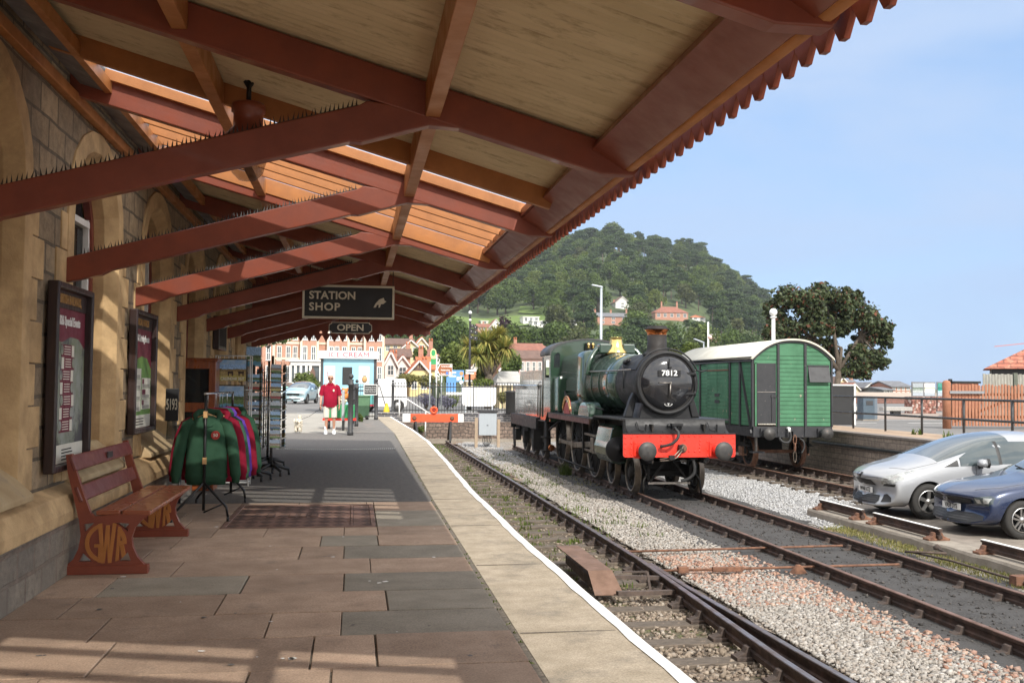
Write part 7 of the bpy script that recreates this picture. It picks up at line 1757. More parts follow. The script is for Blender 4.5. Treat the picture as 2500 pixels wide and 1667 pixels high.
px_tree('sycamore_tree', 'dark sycamore tree with rusty keys rising behind the green van', 47, (2030, 950), [(2048, 905), (2055, 850), (2035, 800), (2100, 820), (1990, 830)],
    [(1925, 722, 38, 28, 0), (1905, 760, 30, 34, .5), (1965, 745, 42, 36, -.4), (2010, 715, 34, 26, .3), (2050, 735, 40, 34, 0), (2090, 735, 30, 26, .3), (2110, 775, 32, 34, -.3), (2150, 800, 30, 24, 0), (2165, 830, 22, 22, .2), (2130, 825, 34, 22, .4), (2060, 785, 50, 32, .4), (1985, 790, 42, 30, -.3), (1930, 800, 40, 26, .2), (1885, 815, 26, 22, 0), (1960, 835, 48, 22, .5), (2115, 868, 30, 14, 0), (2145, 862, 22, 10, .1), (2090, 885, 32, 20, -.2), (2105, 912, 24, 14, 0), (2075, 905, 34, 18, .2), (2120, 895, 30, 18, .3), (2145, 885, 24, 16, -.2), (2095, 860, 34, 20, .1), (2020, 880, 24, 20, .5), (1990, 870, 30, 20, .4), (1900, 850, 34, 20, .3), (2035, 840, 24, 20, .6), (2048, 870, 18, 14, .4), (1890, 880, 22, 18, 0)], .2, m_syc, m_sycr, 3, 150, .17)
def shrub(name, lab, cat, u, v0, v1, wpx, Y, mat, size=.16, n=900, seed=5, group=None, base=None, mat2=None):
    g = at(u, v1, Y); tp = at(u, v0, Y); h = tp.z-g.z; k = Y*1.03/FPX; w_ = wpx*k/2; rn = np.random.RandomState(seed)
    t = thing(name, lab, cat, (g.x, Y, max(g.z, base or 0) if base is not None else g.z), 0, group)
    bl = [((rn.uniform(-.5, .5)*w_, rn.uniform(-.3, .3)*w_, h*(.3+.5*rn.rand())), (w_*rn.uniform(.4, .62), w_*.5, h*rn.uniform(.22, .36)), n//7) for _ in range(7)]
    v, f = leaves(bl, size, rn); npmesh('foliage', v, f, [mat]+([mat2] if mat2 else []), t, (rn.rand(len(f)) < .3).astype(int) if mat2 else None)
    b = MB()
    for c, r, q in bl: b.tube([(0, 0, 0), (c[0]*.5, c[1]*.5, c[2]*.5), c], [.05, .035, .015], m_bark, 5)
    b.build('stem', t); return t
# ---- terrain
RIDGE = [(-200, 640), (600, 640), (1000, 650), (1190, 650), (1260, 622), (1330, 606), (1400, 590), (1460, 578), (1500, 582), (1560, 600), (1640, 606), (1690, 617), (1745, 660), (1790, 695), (1840, 728), (1875, 765), (1900, 815), (1925, 880), (1960, 935), (2100, 948)]
RU = [p[0] for p in RIDGE]; RV = [p[1] for p in RIDGE]
def u_of(t):
    d = Vector((t, 1, 0)); zc = d.dot(F); return 1250+FPX*d.dot(RT)/zc
def hz(X, Y):
    t = X/Y; u = u_of(t); v = float(np.interp(u, RU, RV)); hv = 940+.0085*(u-1250)
    ang = max(0, (hv-v))/FPX*1.0/ (1/ sqrt(1+t*t)) * .98
    s = min(1, max(0, (Y-230)/640)); sm = s*s*(3-2*s)*.55+s*.45
    return max(-.1, ang*880*sm*.93-.1+(0 if Y < 870 else -(Y-870)*.12))
m_hill = M('hill undergrowth', (.07, .1, .035), (.045, .065, .025), .95, scale=.06, dirt=(.1, .13, .04), dscale=.02, dfac=(.5, .62))
NX, NY = 90, 46
vv = []; 
for j in range(NY):
    Y = 215+ (1150-215)*(j/(NY-1))
    for i in range(NX):
        t = -.55+1.12*i/(NX-1); vv.append((t*Y, Y, hz(t*Y, Y)))
ff = [(j*NX+i, j*NX+i+1, (j+1)*NX+i+1, (j+1)*NX+i) for j in range(NY-1) for i in range(NX-1)]
o = npmesh('hill', np.array(vv), np.array(ff), [m_hill], None, None, True); tag(o, kind='structure')
# mown slopes
m_lawn = M('mown lawn', (.13, .19, .035), (.095, .15, .03), .95, scale=.3)
def hill_at(u, v):
    """first point of the hill that the photograph shows at (u, v)"""
    d = F+RT*((u-1250)/FPX)-UP*((v-833.5)/FPX); Y = 240.
    while Y < 1100:
        p = CAM+d*(Y/d.y)
        if hz(p.x, Y) >= p.z: return p
        Y += 4
    return CAM+d*(870/d.y)
for k, qd in enumerate([[(1060, 772), (1345, 772), (1345, 796), (1050, 800)], [(1270, 752), (1345, 758), (1340, 772), (1265, 768)]]):
    g = [hill_at(*q) for q in qd]; n = 10; P_ = []
    for i in range(n+1):
        for j in range(n+1):
            a = g[0].lerp(g[1], i/n); c = g[3].lerp(g[2], i/n); p = a.lerp(c, j/n); P_.append((p.x, p.y, hz(p.x, p.y)+.6))
    o = npmesh('lawn', np.array(P_), np.array([(i*(n+1)+j, (i+1)*(n+1)+j, (i+1)*(n+1)+j+1, i*(n+1)+j+1) for i in range(n) for j in range(n)]), [m_lawn]); tag(o, kind='structure')
# ---- woodland prototypes
def proto(name, lab, mat, kind, seed):
    rn = np.random.RandomState(seed); t = thing(name, lab, 'tree', (0, 0, -200)); b = MB()
    if kind == 'round':
        H = 13.; b.tube([(0, 0, 0), (.2, 0, 4), (0, .2, 8)], [.45, .35, .2], m_bark, 6); bl = []
        for k in range(15):
            a = rn.uniform(0, 6.28); z = rn.uniform(4.2, 11.2); rr = (5.2-abs(z-6.8)*.62)*rn.uniform(.35, .85); r = rn.uniform(1.7, 2.7)
            c = (rr*cos(a), rr*sin(a), z); bl.append((c, (r, r, r*.85), 260)); b.tube([(0, 0, 3.5), (c[0]*.5, c[1]*.5, z*.75), c], [.2, .12, .04], m_bark, 4)
        bl.append(((0, 0, 11.2), (2.2, 2.2, 1.7), 260)); size = .8
    else:
        b.tube([(0, 0, 0), (.15, .1, 7), (0, 0, 13.5)], [.32, .24, .1], m_barkp, 6); bl = []
        for k in range(18):
            z = 6.5+7.5*rn.rand(); a = rn.uniform(0, 6.28); rr = rn.uniform(.5, 3.6)*(1-.5*max(0, (z-11)/4)); r = rn.uniform(1.2, 2.2); c = (rr*cos(a), rr*sin(a), z)
            bl.append((c, (r*1.15, r*1.15, r*.45), 200)); b.tube([(0, 0, z-.8), c], [.09, .03], m_barkp, 4)
        bl.append(((0, 0, 14), (1.6, 1.6, .8), 110)); size = .75
    b.build('trunk', t); v, f = leaves(bl, size, rn, up=.6); npmesh('crown', v, f, [mat], t); return t
KIND = {}
G_ = 'trees covering the wooded hill'
for k, (key, nm, lab, mat, kd) in enumerate([('a', 'broadleaf_tree', 'round mid green broadleaf tree among the woods on the hill', m_lf1, 'round'), ('b', 'broadleaf_tree', 'round mid green broadleaf tree among the woods on the hill', m_lf1, 'round'), ('c', 'broadleaf_tree', 'paler yellow green broadleaf tree among the hill woods', m_lf2, 'round'), ('d', 'broadleaf_tree', 'olive green broadleaf tree among the hill woods', m_olive, 'round'),
    ('p', 'pine_tree', 'dark bare stemmed pine tree among the hill woods', m_pn, 'pine'), ('q', 'pine_tree', 'dark bare stemmed pine tree among the hill woods', m_pn, 'pine'), ('r', 'copper_beech', 'dark purple copper beech among the houses below the hill', m_cop, 'round')]):
    KIND[key] = [proto(nm, lab, mat, kd, 20+k), False]
def plant(key, x, y, z, s, lab=None, group=G_):
    p, used = KIND[key]
    if not used: KIND[key][1] = True; p.location = (x, y, z); p.scale = (s, s, s); p.rotation_euler = (0, 0, rnd.uniform(0, 6.28)); p['group'] = group; o = p
    else: o = dup(p, (x, y, z), rnd.uniform(0, 6.28), None, group, s*1.)
    if lab: o['label'] = lab; del o['group']
    return o
cl_ = 0
HOUSES = [(1520, 750, 22), (1498, 789, 46), (1640, 775, 48), (1705, 780, 20), (1312, 792, 42), (1737, 828, 20), (1390, 790, 24), (1443, 755, 12)]
def clear(u, v):
    for hu, hv, w_ in HOUSES:
        if abs(u-hu) < w_ and -18 < v-hv < 42: return True
    if 1050 < u < 1340 and 766 < v < 812: return True
    return False
tot = {'a': 0}
# rows up the slope: nearer trees lower, denser towards the crest
for j in range(30):
    Y = 290+ (885-290)*(j/29)**.9
    n = 25 if j > 5 else 16
    for i in range(n):
        t = .015+(.475-.015)*(i+rnd.uniform(.1, .9))/n; y = Y+rnd.uniform(-10, 10); x = t*y; z = hz(x, y)
        u = u_of(t); 
        if u < 900 or u > 1905: continue
        zc = Vector((x, y, z+5-1.5)).dot(F); vb_ = 833.5-FPX*Vector((x, y, z+3-1.5)).dot(UP)/zc
        ds = sqrt(x*x+y*y); vbase = vb_+3*FPX/ds; lim = 9.; 
        for hu, hv, w_ in HOUSES:
            if abs(u-hu) < w_ and hv-14 < vbase: lim = min(lim, (vbase-hv-2)*ds/FPX/14.5)
        if 1050 < u < 1340 and vbase > 770: lim = min(lim, (vbase-797)*ds/FPX/14.5)
        if lim < .3: continue
        if y < 400 and (z < 6 or u > 1800): continue
        # the pines hold the middle and the eastern shoulder, broadleaves the rest
        pine = (rnd.random() < .62 if (1480 < u and j > 5) else rnd.random() < .33)
        key = rnd.choice('pq') if pine else rnd.choice('aaabbbdcc' if j > 3 else 'abcd')
        s = rnd.uniform(.85, 1.3)*(1.12 if j > 17 else .95)
        if j > 27: s *= rnd.uniform(.55, 1.)
        s = min(s, lim)
        plant(key, x, y, z-.6, s)
# big single trees that stand out
for (u, v, key, s, lab) in [(1290, 745, 'a', 1.0, 'large round tree above the lawn at the left of the hill'), (1230, 730, 'b', .8, 'small round tree beside the lawn near the canopy edge'), (1372, 775, 'a', 1.25, 'tall broad tree just left of the tall street lamp'), (1420, 780, 'b', 1.2, 'tall dark green tree left of the white gabled house'), (1462, 765, 'a', 1.25, 'tall tree behind the street lamp on the hill'), (1555, 760, 'c', 1.35, 'bright spreading tree right of the white gabled house'), (1600, 765, 'c', 1.1, 'bright tree above the red gabled house'), (1490, 585, 'c', 1.3, 'rounded tree crowning the top of the hill'), (1665, 745, 'a', 1.1, 'round tree right of the red gabled house')]:
    p = hill_at(u, v); plant(key, p.x, p.y, hz(p.x, p.y)-.4, s*p.y/560, lab)
# ---- houses
m_rend = M('white render', (.74, .73, .7), (.64, .63, .6), .85, scale=1); m_creamr = M('cream render wall', (.68, .58, .36), (.6, .5, .31), .85, scale=1); m_yel = M('pale yellow render', (.7, .6, .3), (.63, .53, .26), .85, scale=1); m_pink = M('pink render', (.7, .45, .42), (.63, .4, .37), .85, scale=1)
m_rbrick = brickmat('red brick', (.46, .17, .1), (.38, .13, .08), (.5, .38, .3), .22, .075, 'XZY', .012, .9, .3, .3)
m_rtile = M('red brown roof tile', (.3, .12, .08), (.2, .085, .06), .85, scale=1.5, dirt=(.16, .1, .075), dscale=.8); m_otile = M('orange roof tile', (.5, .17, .075), (.4, .13, .06), .85, scale=1.5); m_btile = M('brown roof tile', (.17, .1, .075), (.12, .075, .06), .85, scale=1.5); m_gslate = M('grey roof slate', (.17, .175, .185), (.12, .12, .13), .7, scale=1.5); m_pslate = M('pale stone slate', (.46, .45, .42), (.36, .35, .33), .85, scale=3)
m_win = M('distant window glass', (.05, .06, .07), (.1, .12, .13), .08, scale=.8, rvar=.02)
def window(par, x, y, z, w_, h_, frame=m_rend, bars=1, parts=True):
    b = MB()
    for q in ((-w_/2-.06, -w_/2+.03, -h_/2, h_/2), (w_/2-.03, w_/2+.06, -h_/2, h_/2), (-w_/2-.06, w_/2+.06, h_/2-.02, h_/2+.08), (-w_/2-.1, w_/2+.1, -h_/2-.1, -h_/2+.02), (-w_/2, w_/2, -.03, .03)): b.box(x+q[0], x+q[1], y-.07, y+.02, z+q[2], z+q[3], frame)
    for k in range(1, bars+1): xx = x-w_/2+w_*k/(bars+1); b.box(xx-.03, xx+.03, y-.06, y+.02, z-h_/2, z+h_/2, frame)
    b.box(x-w_/2, x+w_/2, y-.03, y-.01, z-h_/2, z+h_/2, m_win)
    return b.build('window', par)
def house(lab, u0, u1, vb, ve, vr, Y, kind, wall, roof, wins=(2, 2), depth=8., chim=(), timber=False, name='house', rz=0., group=None, zb=None, win=1.):
    A = at(u0, ve, Y); B_ = at(u1, ve, Y); G = at((u0+u1)/2, vb, Y); R = at((u0+u1)/2, vr, Y); w_ = (B_.x-A.x)/2
    z0 = G.z if zb is None else zb; e = A.z-z0; r = R.z-z0
    t = thing(name, lab, 'house', ((A.x+B_.x)/2, Y, z0), rz, group); o_ = .35
    b = MB(); b.box(-w_, w_, 0, depth, -3, e, wall)
    if kind == 'gable': b.prism([(-w_, e), (w_, e), (0, r)], 'y', 0, depth, wall)
    b.build('wall', t); b = MB()
    if kind == 'gable':
        for s in (-1, 1):
            k = (r-e)/w_; b.loft([[(s*(w_+o_), y, e-o_*k), (0, y, r), (0, y, r+.22), (s*(w_+o_), y, e-o_*k+.22)] for y in (-o_, depth+o_)], roof, smooth=False)
    elif kind == 'side': b.prism([(-o_, e-.15), (depth/2, r), (depth+o_, e-.15), (depth+o_, e+.05), (depth/2, r+.2), (-o_, e+.05)], 'x', -w_-o_, w_+o_, roof)
    else:
        h_ = min(w_, depth/2); b.add([(-w_-o_, -o_, e-.1), (w_+o_, -o_, e-.1), (w_+o_, depth+o_, e-.1), (-w_-o_, depth+o_, e-.1), (-w_+h_, depth/2, r), (w_-h_, depth/2, r)], [(0, 1, 5, 4), (1, 2, 5), (2, 3, 4, 5), (3, 0, 4), (3, 2, 1, 0)], roof)
    rf = b.build('roof', t)
    if kind == 'side':
        b = MB()
        for s in (-1, 1): b.prism([(0, e), (depth, e), (depth/2, r)], 'x', s*w_-.05, s*w_+.05, wall)
        b.build('gable_wall', t)
    if kind == 'gable':
        b = MB(); k = (r-e)/w_
        for s in (-1, 1): b.beam((s*(w_+o_), -o_-.06, e-o_*k-.05), (0, -o_-.06, r-.05), .1, .2, m_rend, up=(0, 0, 1))
        if timber:
            for q in (-.5, -.25, 0, .25, .5): b.box(q*w_-.12, q*w_+.12, -.06, 0, e+.2, e+(r-e)*(1-abs(q))-.2, m_btile)
            b.box(-w_*.7, w_*.7, -.07, 0, e+.1, e+.4, m_btile)
        b.build('bargeboard', t)
    nx, nz = wins
    for j in range(nz):
        zc = e*(j+.55)/nz
        for i in range(nx): window(t, -w_+2*w_*(i+.5)/nx, 0, zc, min(1.3, w_*1.0/nx)*win, min(1.5, e/nz*.55), m_rend, 1)
    for (cx_, ch_) in chim:
        b = MB(); zz = r if kind != 'gable' else e+(r-e)*(1-abs(cx_)); b.box(cx_*w_-.32, cx_*w_+.32, depth/2-.32, depth/2+.32, zz-1.2, zz+ch_*.8, m_rbrick)
        for q in (-.2, .2): b.lathe([(.13, 0), (.1, .45)], (cx_*w_+q, depth/2, zz+ch_*.8), m_otile, n=8)
        b.build('chimney', rf)
    return t
HL_ = [('white gabled house standing alone high on the wooded hill', 1503, 1537, 752, 738, 724, 'gable', m_rend, m_btile, (1, 2), ((-.9, 1.2),)), ('small white extension right of the lone hill house', 1527, 1541, 752, 741, 737, 'side', m_rend, m_btile, (1, 1), ()), ('brick terrace with grey roof and dormers below the hill house', 1459, 1536, 792, 772, 763, 'side', m_rbrick, m_gslate, (3, 2), ((-1, 1.5), (0, 1.5), (1, 2))), ('large red roofed villa with twin chimneys on the hillside', 1600, 1680, 778, 762, 747, 'hip', m_rbrick, m_rtile, (5, 1), ((-.45, 2.5), (.5, 2.5))), ('small red gabled wing in front of the hillside villa', 1632, 1652, 776, 764, 753, 'gable', m_rbrick, m_rtile, (1, 1), ()), ('orange lichened roof lodge right of the villa', 1690, 1722, 782, 774, 767, 'hip', m_rend, m_otile, (2, 1), ()), ('white flat roofed modern house above the copper beech', 1278, 1316, 788, 773, 772, 'side', m_rend, m_rend, (3, 1), ()), ('long low white modern house stepping down the hillside', 1300, 1346, 796, 783, 782, 'side', m_rend, m_rend, (3, 1), ()), ('white pavilion half hidden in trees left of the brick terrace', 1370, 1410, 792, 784, 781, 'side', m_rend, m_gslate, (3, 1), ()), ('modern house with balcony low on the right of the hill', 1722, 1752, 830, 818, 815, 'side', m_rbrick, m_rend, (3, 1), ()), ('white cottage just left of the tall lamp in the trees', 1435, 1452, 757, 746, 739, 'side', m_rend, m_btile, (1, 2), ()), ('timbered house with white gable below the lawn', 1196, 1226, 806, 797, 779, 'gable', m_rend, m_rtile, (2, 1), ()), ('long red roofed house left of the timbered gable', 1166, 1200, 808, 798, 790, 'side', m_rbrick, m_rtile, (3, 1), ((0, 1),)), ('white house with steep brown roof by the canopy end', 1098, 1130, 803, 795, 781, 'gable', m_rend, m_btile, (2, 1), ()), ('small white box house above the timbered one', 1175, 1192, 792, 783, 782, 'side', m_rend, m_rend, (1, 1), ())]
for (lab, u0, u1, vb, ve, vr, kd, wl, rf_, wn, ch_) in HL_:
    p = hill_at((u0+u1)/2, vb); house(lab, u0, u1, vb, ve, vr, p.y-6, kd, wl, rf_, wn, 9., ch_)
HT = [('cream house with long brown roof behind the hotel', 938, 1010, 862, 840, 826, 175, 'side', m_creamr, m_btile, (4, 1), ((.9, 1),)), ('cream half timbered gable in front of the long brown roof', 985, 1022, 862, 846, 830, 172, 'gable', m_creamr, m_rtile, (2, 1), ()), ('cream gabled house with red roof at the end of the brown roof', 1016, 1043, 858, 840, 824, 178, 'gable', m_creamr, m_otile, (1, 1), ()), ('white house with orange roof right of the hotel', 940, 968, 935, 885, 858, 128, 'gable', m_rend, m_otile, (1, 2), ((.9, 1.5),)), ('white house with brown roof beside the orange roofed one', 966, 1000, 930, 890, 868, 131, 'gable', m_rend, m_rtile, (1, 2), ()), ('dark brown roofed house behind the white gables', 958, 1002, 880, 870, 851, 150, 'side', m_rbrick, m_btile, (1, 1), ((.9, 1),)), ('yellow gabled house with orange roof behind the bus stop', 1000, 1047, 930, 906, 880, 124, 'gable', m_yel, m_otile, (2, 1), ((.8, 1.6),), True), ('long orange roof running back from the yellow house', 1025, 1062, 930, 900, 872, 130, 'side', m_yel, m_otile, (1, 1), ((-.6, 1.5),)), ('white gabled house with brown roof above the yellow one', 1030, 1074, 882, 868, 848, 160, 'hip', m_rend, m_rtile, (2, 1), ((.2, 1.5),)), ('white gabled cottage just right of the lamp standard', 1150, 1176, 920, 897, 882, 128, 'gable', m_rend, m_rtile, (2, 1), ()), ('white gabled house behind the palm trunk', 1208, 1243, 925, 885, 868, 126, 'gable', m_rend, m_rtile, (1, 2), ()), ('brick house with brown hipped roof right of the palm', 1224, 1246, 925, 895, 880, 118, 'gable', m_rbrick, m_rtile, (1, 1), ()), ('long red roofed building with small dormers behind the tender', 1250, 1330, 866, 855, 838, 200, 'side', m_rbrick, m_rtile, (6, 1), ((-.6, 1.2),)), ('pink and white flats with brown roof behind the tender', 1268, 1325, 912, 875, 856, 165, 'side', m_pink, m_btile, (4, 2), ()), ('red roofed houses seen past the locomotive cab', 1310, 1345, 862, 850, 838, 210, 'hip', m_rend, m_rtile, (2, 1), ())]
for r_ in HT:
    lab, u0, u1, vb, ve, vr, Y, kd, wl, rf_, wn, ch_ = r_[:12]; house(lab, u0, u1, vb, ve, vr, Y, kd, wl, rf_, wn, 9., ch_, len(r_) > 12, zb=None if vb < 900 else 0.)
HR = [('white gable end with brown roof far along the sea front', 2040, 2074, 955, 940, 921, 190, 'gable', m_creamr, m_btile, (1, 1), ()), ('grey roofed terrace with pale blue gable on the sea front', 2070, 2104, 955, 944, 928, 200, 'side', m_rend, m_gslate, (3, 1), ((-.95, 1.2), (.95, 1.2))), ('small cream gabled house in the middle of the sea front row', 2073, 2096, 956, 948, 936, 185, 'gable', m_creamr, m_rtile, (1, 1), ()), ('cream house with dark slate roof at the end of the row', 2110, 2141, 955, 946, 935, 188, 'gable', m_creamr, m_gslate, (1, 1), ()), ('dark brick block with grey roof left of the display boards', 2177, 2222, 956, 943, 932, 180, 'side', m_rbrick, m_gslate, (4, 2), ()), ('low grey shelter left of the dark brick block', 2156, 2180, 956, 951, 947, 178, 'side', m_gslate, m_gslate, (2, 1), ())]
for (lab, u0, u1, vb, ve, vr, Y, kd, wl, rf_, wn, ch_) in HR: house(lab, u0, u1, vb, ve, vr, Y, kd, wl, rf_, wn, 9., ch_, zb=0.)
# ---- red brick hotel
YH = 118; a = at(640, 960, YH); c = at(938, 960, YH); hw = (c.x-a.x)/2
ht = thing('brick_hotel', 'tall red brick terrace of hotels with white window surrounds behind the kiosk', 'hotel', ((a.x+c.x)/2, YH, 0))
m_hb = brickmat('salmon brick', (.5, .2, .125), (.42, .155, .095), (.55, .4, .3), .3, .1, 'XZY', .02, .9, .35, .3); m_dress = M('cream stone dressing', (.7, .6, .47), (.62, .53, .41), .85, scale=3)
def lx(u): return at(u, 900, YH).x-ht.location.x
def lz(v): return at(800, v, YH).z
b = MB(); b.box(-hw-12, hw, .6, 12, 0, 14.5, m_hb)
for u0, u1 in ((640, 668), (735, 775), (800, 850), (890, 938)): b.box(lx(u0), lx(u1), -.3, .6, 0, 13.5, m_hb)
b.build('wall', ht)
b = MB()
for v in (876, 838, 803): b.box(-hw-12, hw, .52, .6, lz(v)-.12, lz(v)+.12, m_dress)
for u in (668, 735, 775, 800, 850, 890, 935): b.box(lx(u)-.12, lx(u)+.12, -.36, .6, 0, 13.5, m_dress)
b.build('dressing', ht)
b = MB(); b.prism([(-.2, 14.4), (6, 17.5), (12.4, 14.4)], 'x', -hw-12.2, hw+.3, m_rtile); b.build('roof', ht)
for v0, v1 in ((845, 882), (800, 832), (893, 930)):
    for u in (655, 680, 702, 719, 732+12, 765, 808, 822, 840, 862, 878, 906, 926):
        if v0 > 890 and 710 < u < 800: continue
        bay = any(x0 <= u <= x1 for x0, x1 in ((640, 668), (735, 775), (800, 850), (890, 938)))
        window(ht, lx(u), -.3 if bay else .6, (lz(v0)+lz(v1))/2, .42, lz(v0)-lz(v1)-.2, m_rend, 1)
b = MB()
x0, x1 = lx(712), lx(785); zt = lz(884)
b.box(x0, x1, -2.2, .5, zt-.45, zt, m_rend); b.box(x0-.2, x1+.2, -2.4, .5, zt, zt+.18, m_rend)
for u in (712, 724, 737, 750, 760, 784): b.box(lx(u)-.13, lx(u)+.13, -2.2, -1.95, 0, zt-.4, m_rend)
b.box(x0, x1, -2.15, -2.0, 0, .9, m_rend); b.box(x0+.1, x1-.1, -1.9, -1.85, .9, zt-.5, m_win)
b.prism([(lx(759), 0), (lx(772), 0), (lx(772), zt-1.2), (lx(765.5), zt-.6), (lx(759), zt-1.2)], 'y', -2.26, -2.2, m_btile)
b.build('porch', ht)
# ---- ice cream kiosk
YK = 54.; a = at(781, 1004, YK); c = at(918, 1004, YK); kw = (c.x-a.x)/2; zt = at(850, 876, YK).z; zs = at(850, 857, YK).z
ki = thing('ice_cream_kiosk', 'pale blue kiosk with white ICE CREAM sign beyond the gate', 'kiosk', ((a.x+c.x)/2, YK, 0))
m_ki = M('pale blue kiosk panel', (.3, .56, .68), (.27, .52, .64), .5, scale=2); m_teal = M('teal panel', (.1, .35, .33), (.08, .3, .28), .5)
b = MB(); b.box(-kw+.12, kw-.12, 0, 2.4, .35, zt, m_ki); b.build('wall', ki)
b = MB(); b.box(-kw, -kw+.14, -.05, 2.45, .3, zt, m_grey); b.build('corner_post', ki); b = MB(); b.box(kw-.14, kw, -.05, 2.45, .3, zt, m_grey); b.build('corner_post', ki)
b = MB(); b.box(-kw-.1, kw+.1, -.25, 2.5, zt, zs, m_vanw); sg = b.build('fascia_sign', ki, bev=.02)
text('ICE CREAM', .36, M('pink red sign letters', (.75, .1, .14), (.7, .09, .12), .5), (0, -.27, (zt+zs)/2), FACE_S, sg, sx=1.2, bold=0.)
b = MB(); dr0 = at(836, 900, YK).x-ki.location.x; dr1 = at(860, 900, YK).x-ki.location.x; dt = at(850, 896, YK).z
b.box(dr0, dr1, -.03, .01, 1.45, dt, m_cblk); b.build('hatch_window', ki, bev=.05)
for u in (805, 889):
    x = at(u, 900, YK).x-ki.location.x; b = MB(); b.box(x-.28, x+.28, -.03, 0, 1.5, dt+.05, M('pale panel picture', (.7, .78, .8), (.6, .7, .74), .5)); pn = b.build('panel', ki, bev=.05)
    b = MB()
    if u < 850: b.lathe([(.0, 0), (.11, .3)], (x, -.06, 1.62), m_ply, n=10); b.ball((x, -.06, 1.98), .13, M('pink ice', (.8, .3, .4), (.75, .5, .55), .6, scale=9), 8); b.ball((x-.05, -.06, 2.15), .1, m_white, 8)
    else: b.ball((x+.03, -.06, 1.75), .15, m_ply, 8, (1, .5, 1.2)); b.ball((x+.05, -.06, 2.0), .1, m_white, 8)
    b.build('ice_cream_picture', pn)
b = MB(); b.box(-kw+.13, kw-.13, -.02, 0, 1.12, 1.18, m_cblk); b.box(-kw+.13, kw-.13, -.04, 0, .33, .42, M('crimson skirt', (.4, .02, .04), (.35, .02, .035), .5)); b.box(kw-.5, kw-.14, -.02, .0, .42, .9, m_teal); b.build('trim', ki)
b = MB()
for x in (-kw*.6, kw*.6): b.cyl((x, .5, .3), (x, .7, .3), .3, m_tyre, 16)
b.build('wheel', ki)
# ---- gate, fence panel, bin and trolley at the platform end
def gpost(lab, u, v0, v1, r, group=None):
    g = onz(u, v1, 0); h_ = at(u, v0, g.y).z; t = thing('gate_post', lab, 'gate post', (g.x, g.y, 0), 0, group)
    b = MB(); b.lathe([(r*1.2, 0), (r*1.2, .1), (r, .12), (r, h_-.35), (r*1.25, h_-.34), (r*1.25, h_-.28), (r, h_-.27), (r*1.1, h_-.17), (r*.5, h_-.16)], (0, 0, 0), m_grey, n=12); b.build('shaft', t)
    b = MB(); b.ball((0, 0, h_-.08), r*1.05, m_grey, 12); b.build('ball_finial', t); return t
gpost('stout grey ball topped gate post nearest the man', 855, 912, 1062, .075)
gpost('slimmer grey ball topped post behind the gate leaf', 870, 925, 1040, .06)
gpost('grey ball topped post left of the wheelie bin notice', 918, 924, 1024, .075); gpost('grey ball topped post at the start of the long railings', 958.5, 926, 1008, .07)
ga = onz(857, 1058, 0); gb = onz(868, 1026, 0)
t = thing('metal_gate', 'open dark grey railing gate seen nearly edge on beside the man', 'gate', (ga.x, ga.y, 0)); dv = gb-ga
b = MB()
for z in (.15, .55, 1.35): b.beam((0, 0, z), (dv.x, dv.y, z), .05, .05, m_grey)
b.build('rail', t)
for k in range(26):
    q = dv*(k+.5)/26; b = MB(); b.tube([(q.x, q.y, .1), (q.x, q.y, 1.5)], .014, m_grey, 6); b.build('bar', t)
t = thing('folded_sign', 'pale grey board leaning edge on against the gate post', 'board', tuple(onz(838, 1050, 0)))
b = MB(); b.box(-.06, .03, -.3, .3, .32, 1.3, M('grey plastic', (.36, .37, .38), (.32, .33, .34), .5)); b.build('board', t, bev=.03); b = MB(); b.box(-.04, .04, -.25, .25, 0, .32, m_cblk); b.build('foot', t)
g0 = onz(886, 1023.5, 0)
t = thing('wheelie_bin', 'dark green wheelie bin behind the bars at the platform end', 'bin', (g0.x, g0.y, 0))
m_gb = M('bin green', (.1, .2, .11), (.08, .165, .09), .5)
b = MB(); b.loft([[(-w_, -d_, z), (w_, -d_, z), (w_, d_, z), (-w_, d_, z)] for w_, d_, z in ((.24, .24, .08), (.29, .32, .95))], m_gb, smooth=False); b.build('body', t, bev=.02)
b = MB(); b.box(-.31, .31, -.36, .36, .955, 1.03, m_gb); b.build('lid', t, bev=.02); b = MB(); b.cyl((.1, -.18, .1), (.24, -.18, .1), .1, m_cblk, 14); b.cyl((-.24, -.18, .1), (-.15, -.18, .1), .1, m_cblk, 14); b.build('wheel', t)
pa = onz(872, 1022, 0); pb_ = onz(918, 1023, 0)
t = thing('iron_railing', 'short black railing panel in front of the wheelie bin', 'railing', (pa.x, pa.y-.5, 0)); b = MB(); W_ = pb_.x-pa.x
for z in (.12, 1.38): b.box(0, W_, -.02, .02, z-.02, z+.02, m_black)
b.build('rail', t)
for k in range(8):
    b = MB(); b.tube([(W_*(k+.3)/8, 0, .05), (W_*(k+.3)/8, 0, 1.5)], .012, m_black, 6); b.build('bar', t)
A = at(888, 938, 41.8); B_ = at(921, 964, 41.8); t = thing('notice_board', 'small black notice with white border fixed above the wheelie bin', 'notice', ((A.x+B_.x)/2, 41.8, (A.z+B_.z)/2)); w_, h_ = (B_.x-A.x)/2, (A.z-B_.z)/2
b = MB(); b.box(-w_, w_, -.01, .01, -h_, h_, m_white); b.box(-w_+.03, w_-.03, -.014, -.0101, -h_+.03, h_-.03, m_sign); b.build('panel', t)
text('PATRONS OF THE\nPLEASE MIND THE\nFROM THIS POINT', .075, m_white, (0, -.016, 0), FACE_S, t, sx=.72, lsp=1.25, ext=.001)
g0 = onz(832, 1047, 0); t = thing('goods_trolley', 'small green and red trolley full of soft toys behind the man', 'trolley', (g0.x, g0.y, 0)); m_tg = M('trolley green', (.03, .26, .09), (.025, .22, .075), .45)
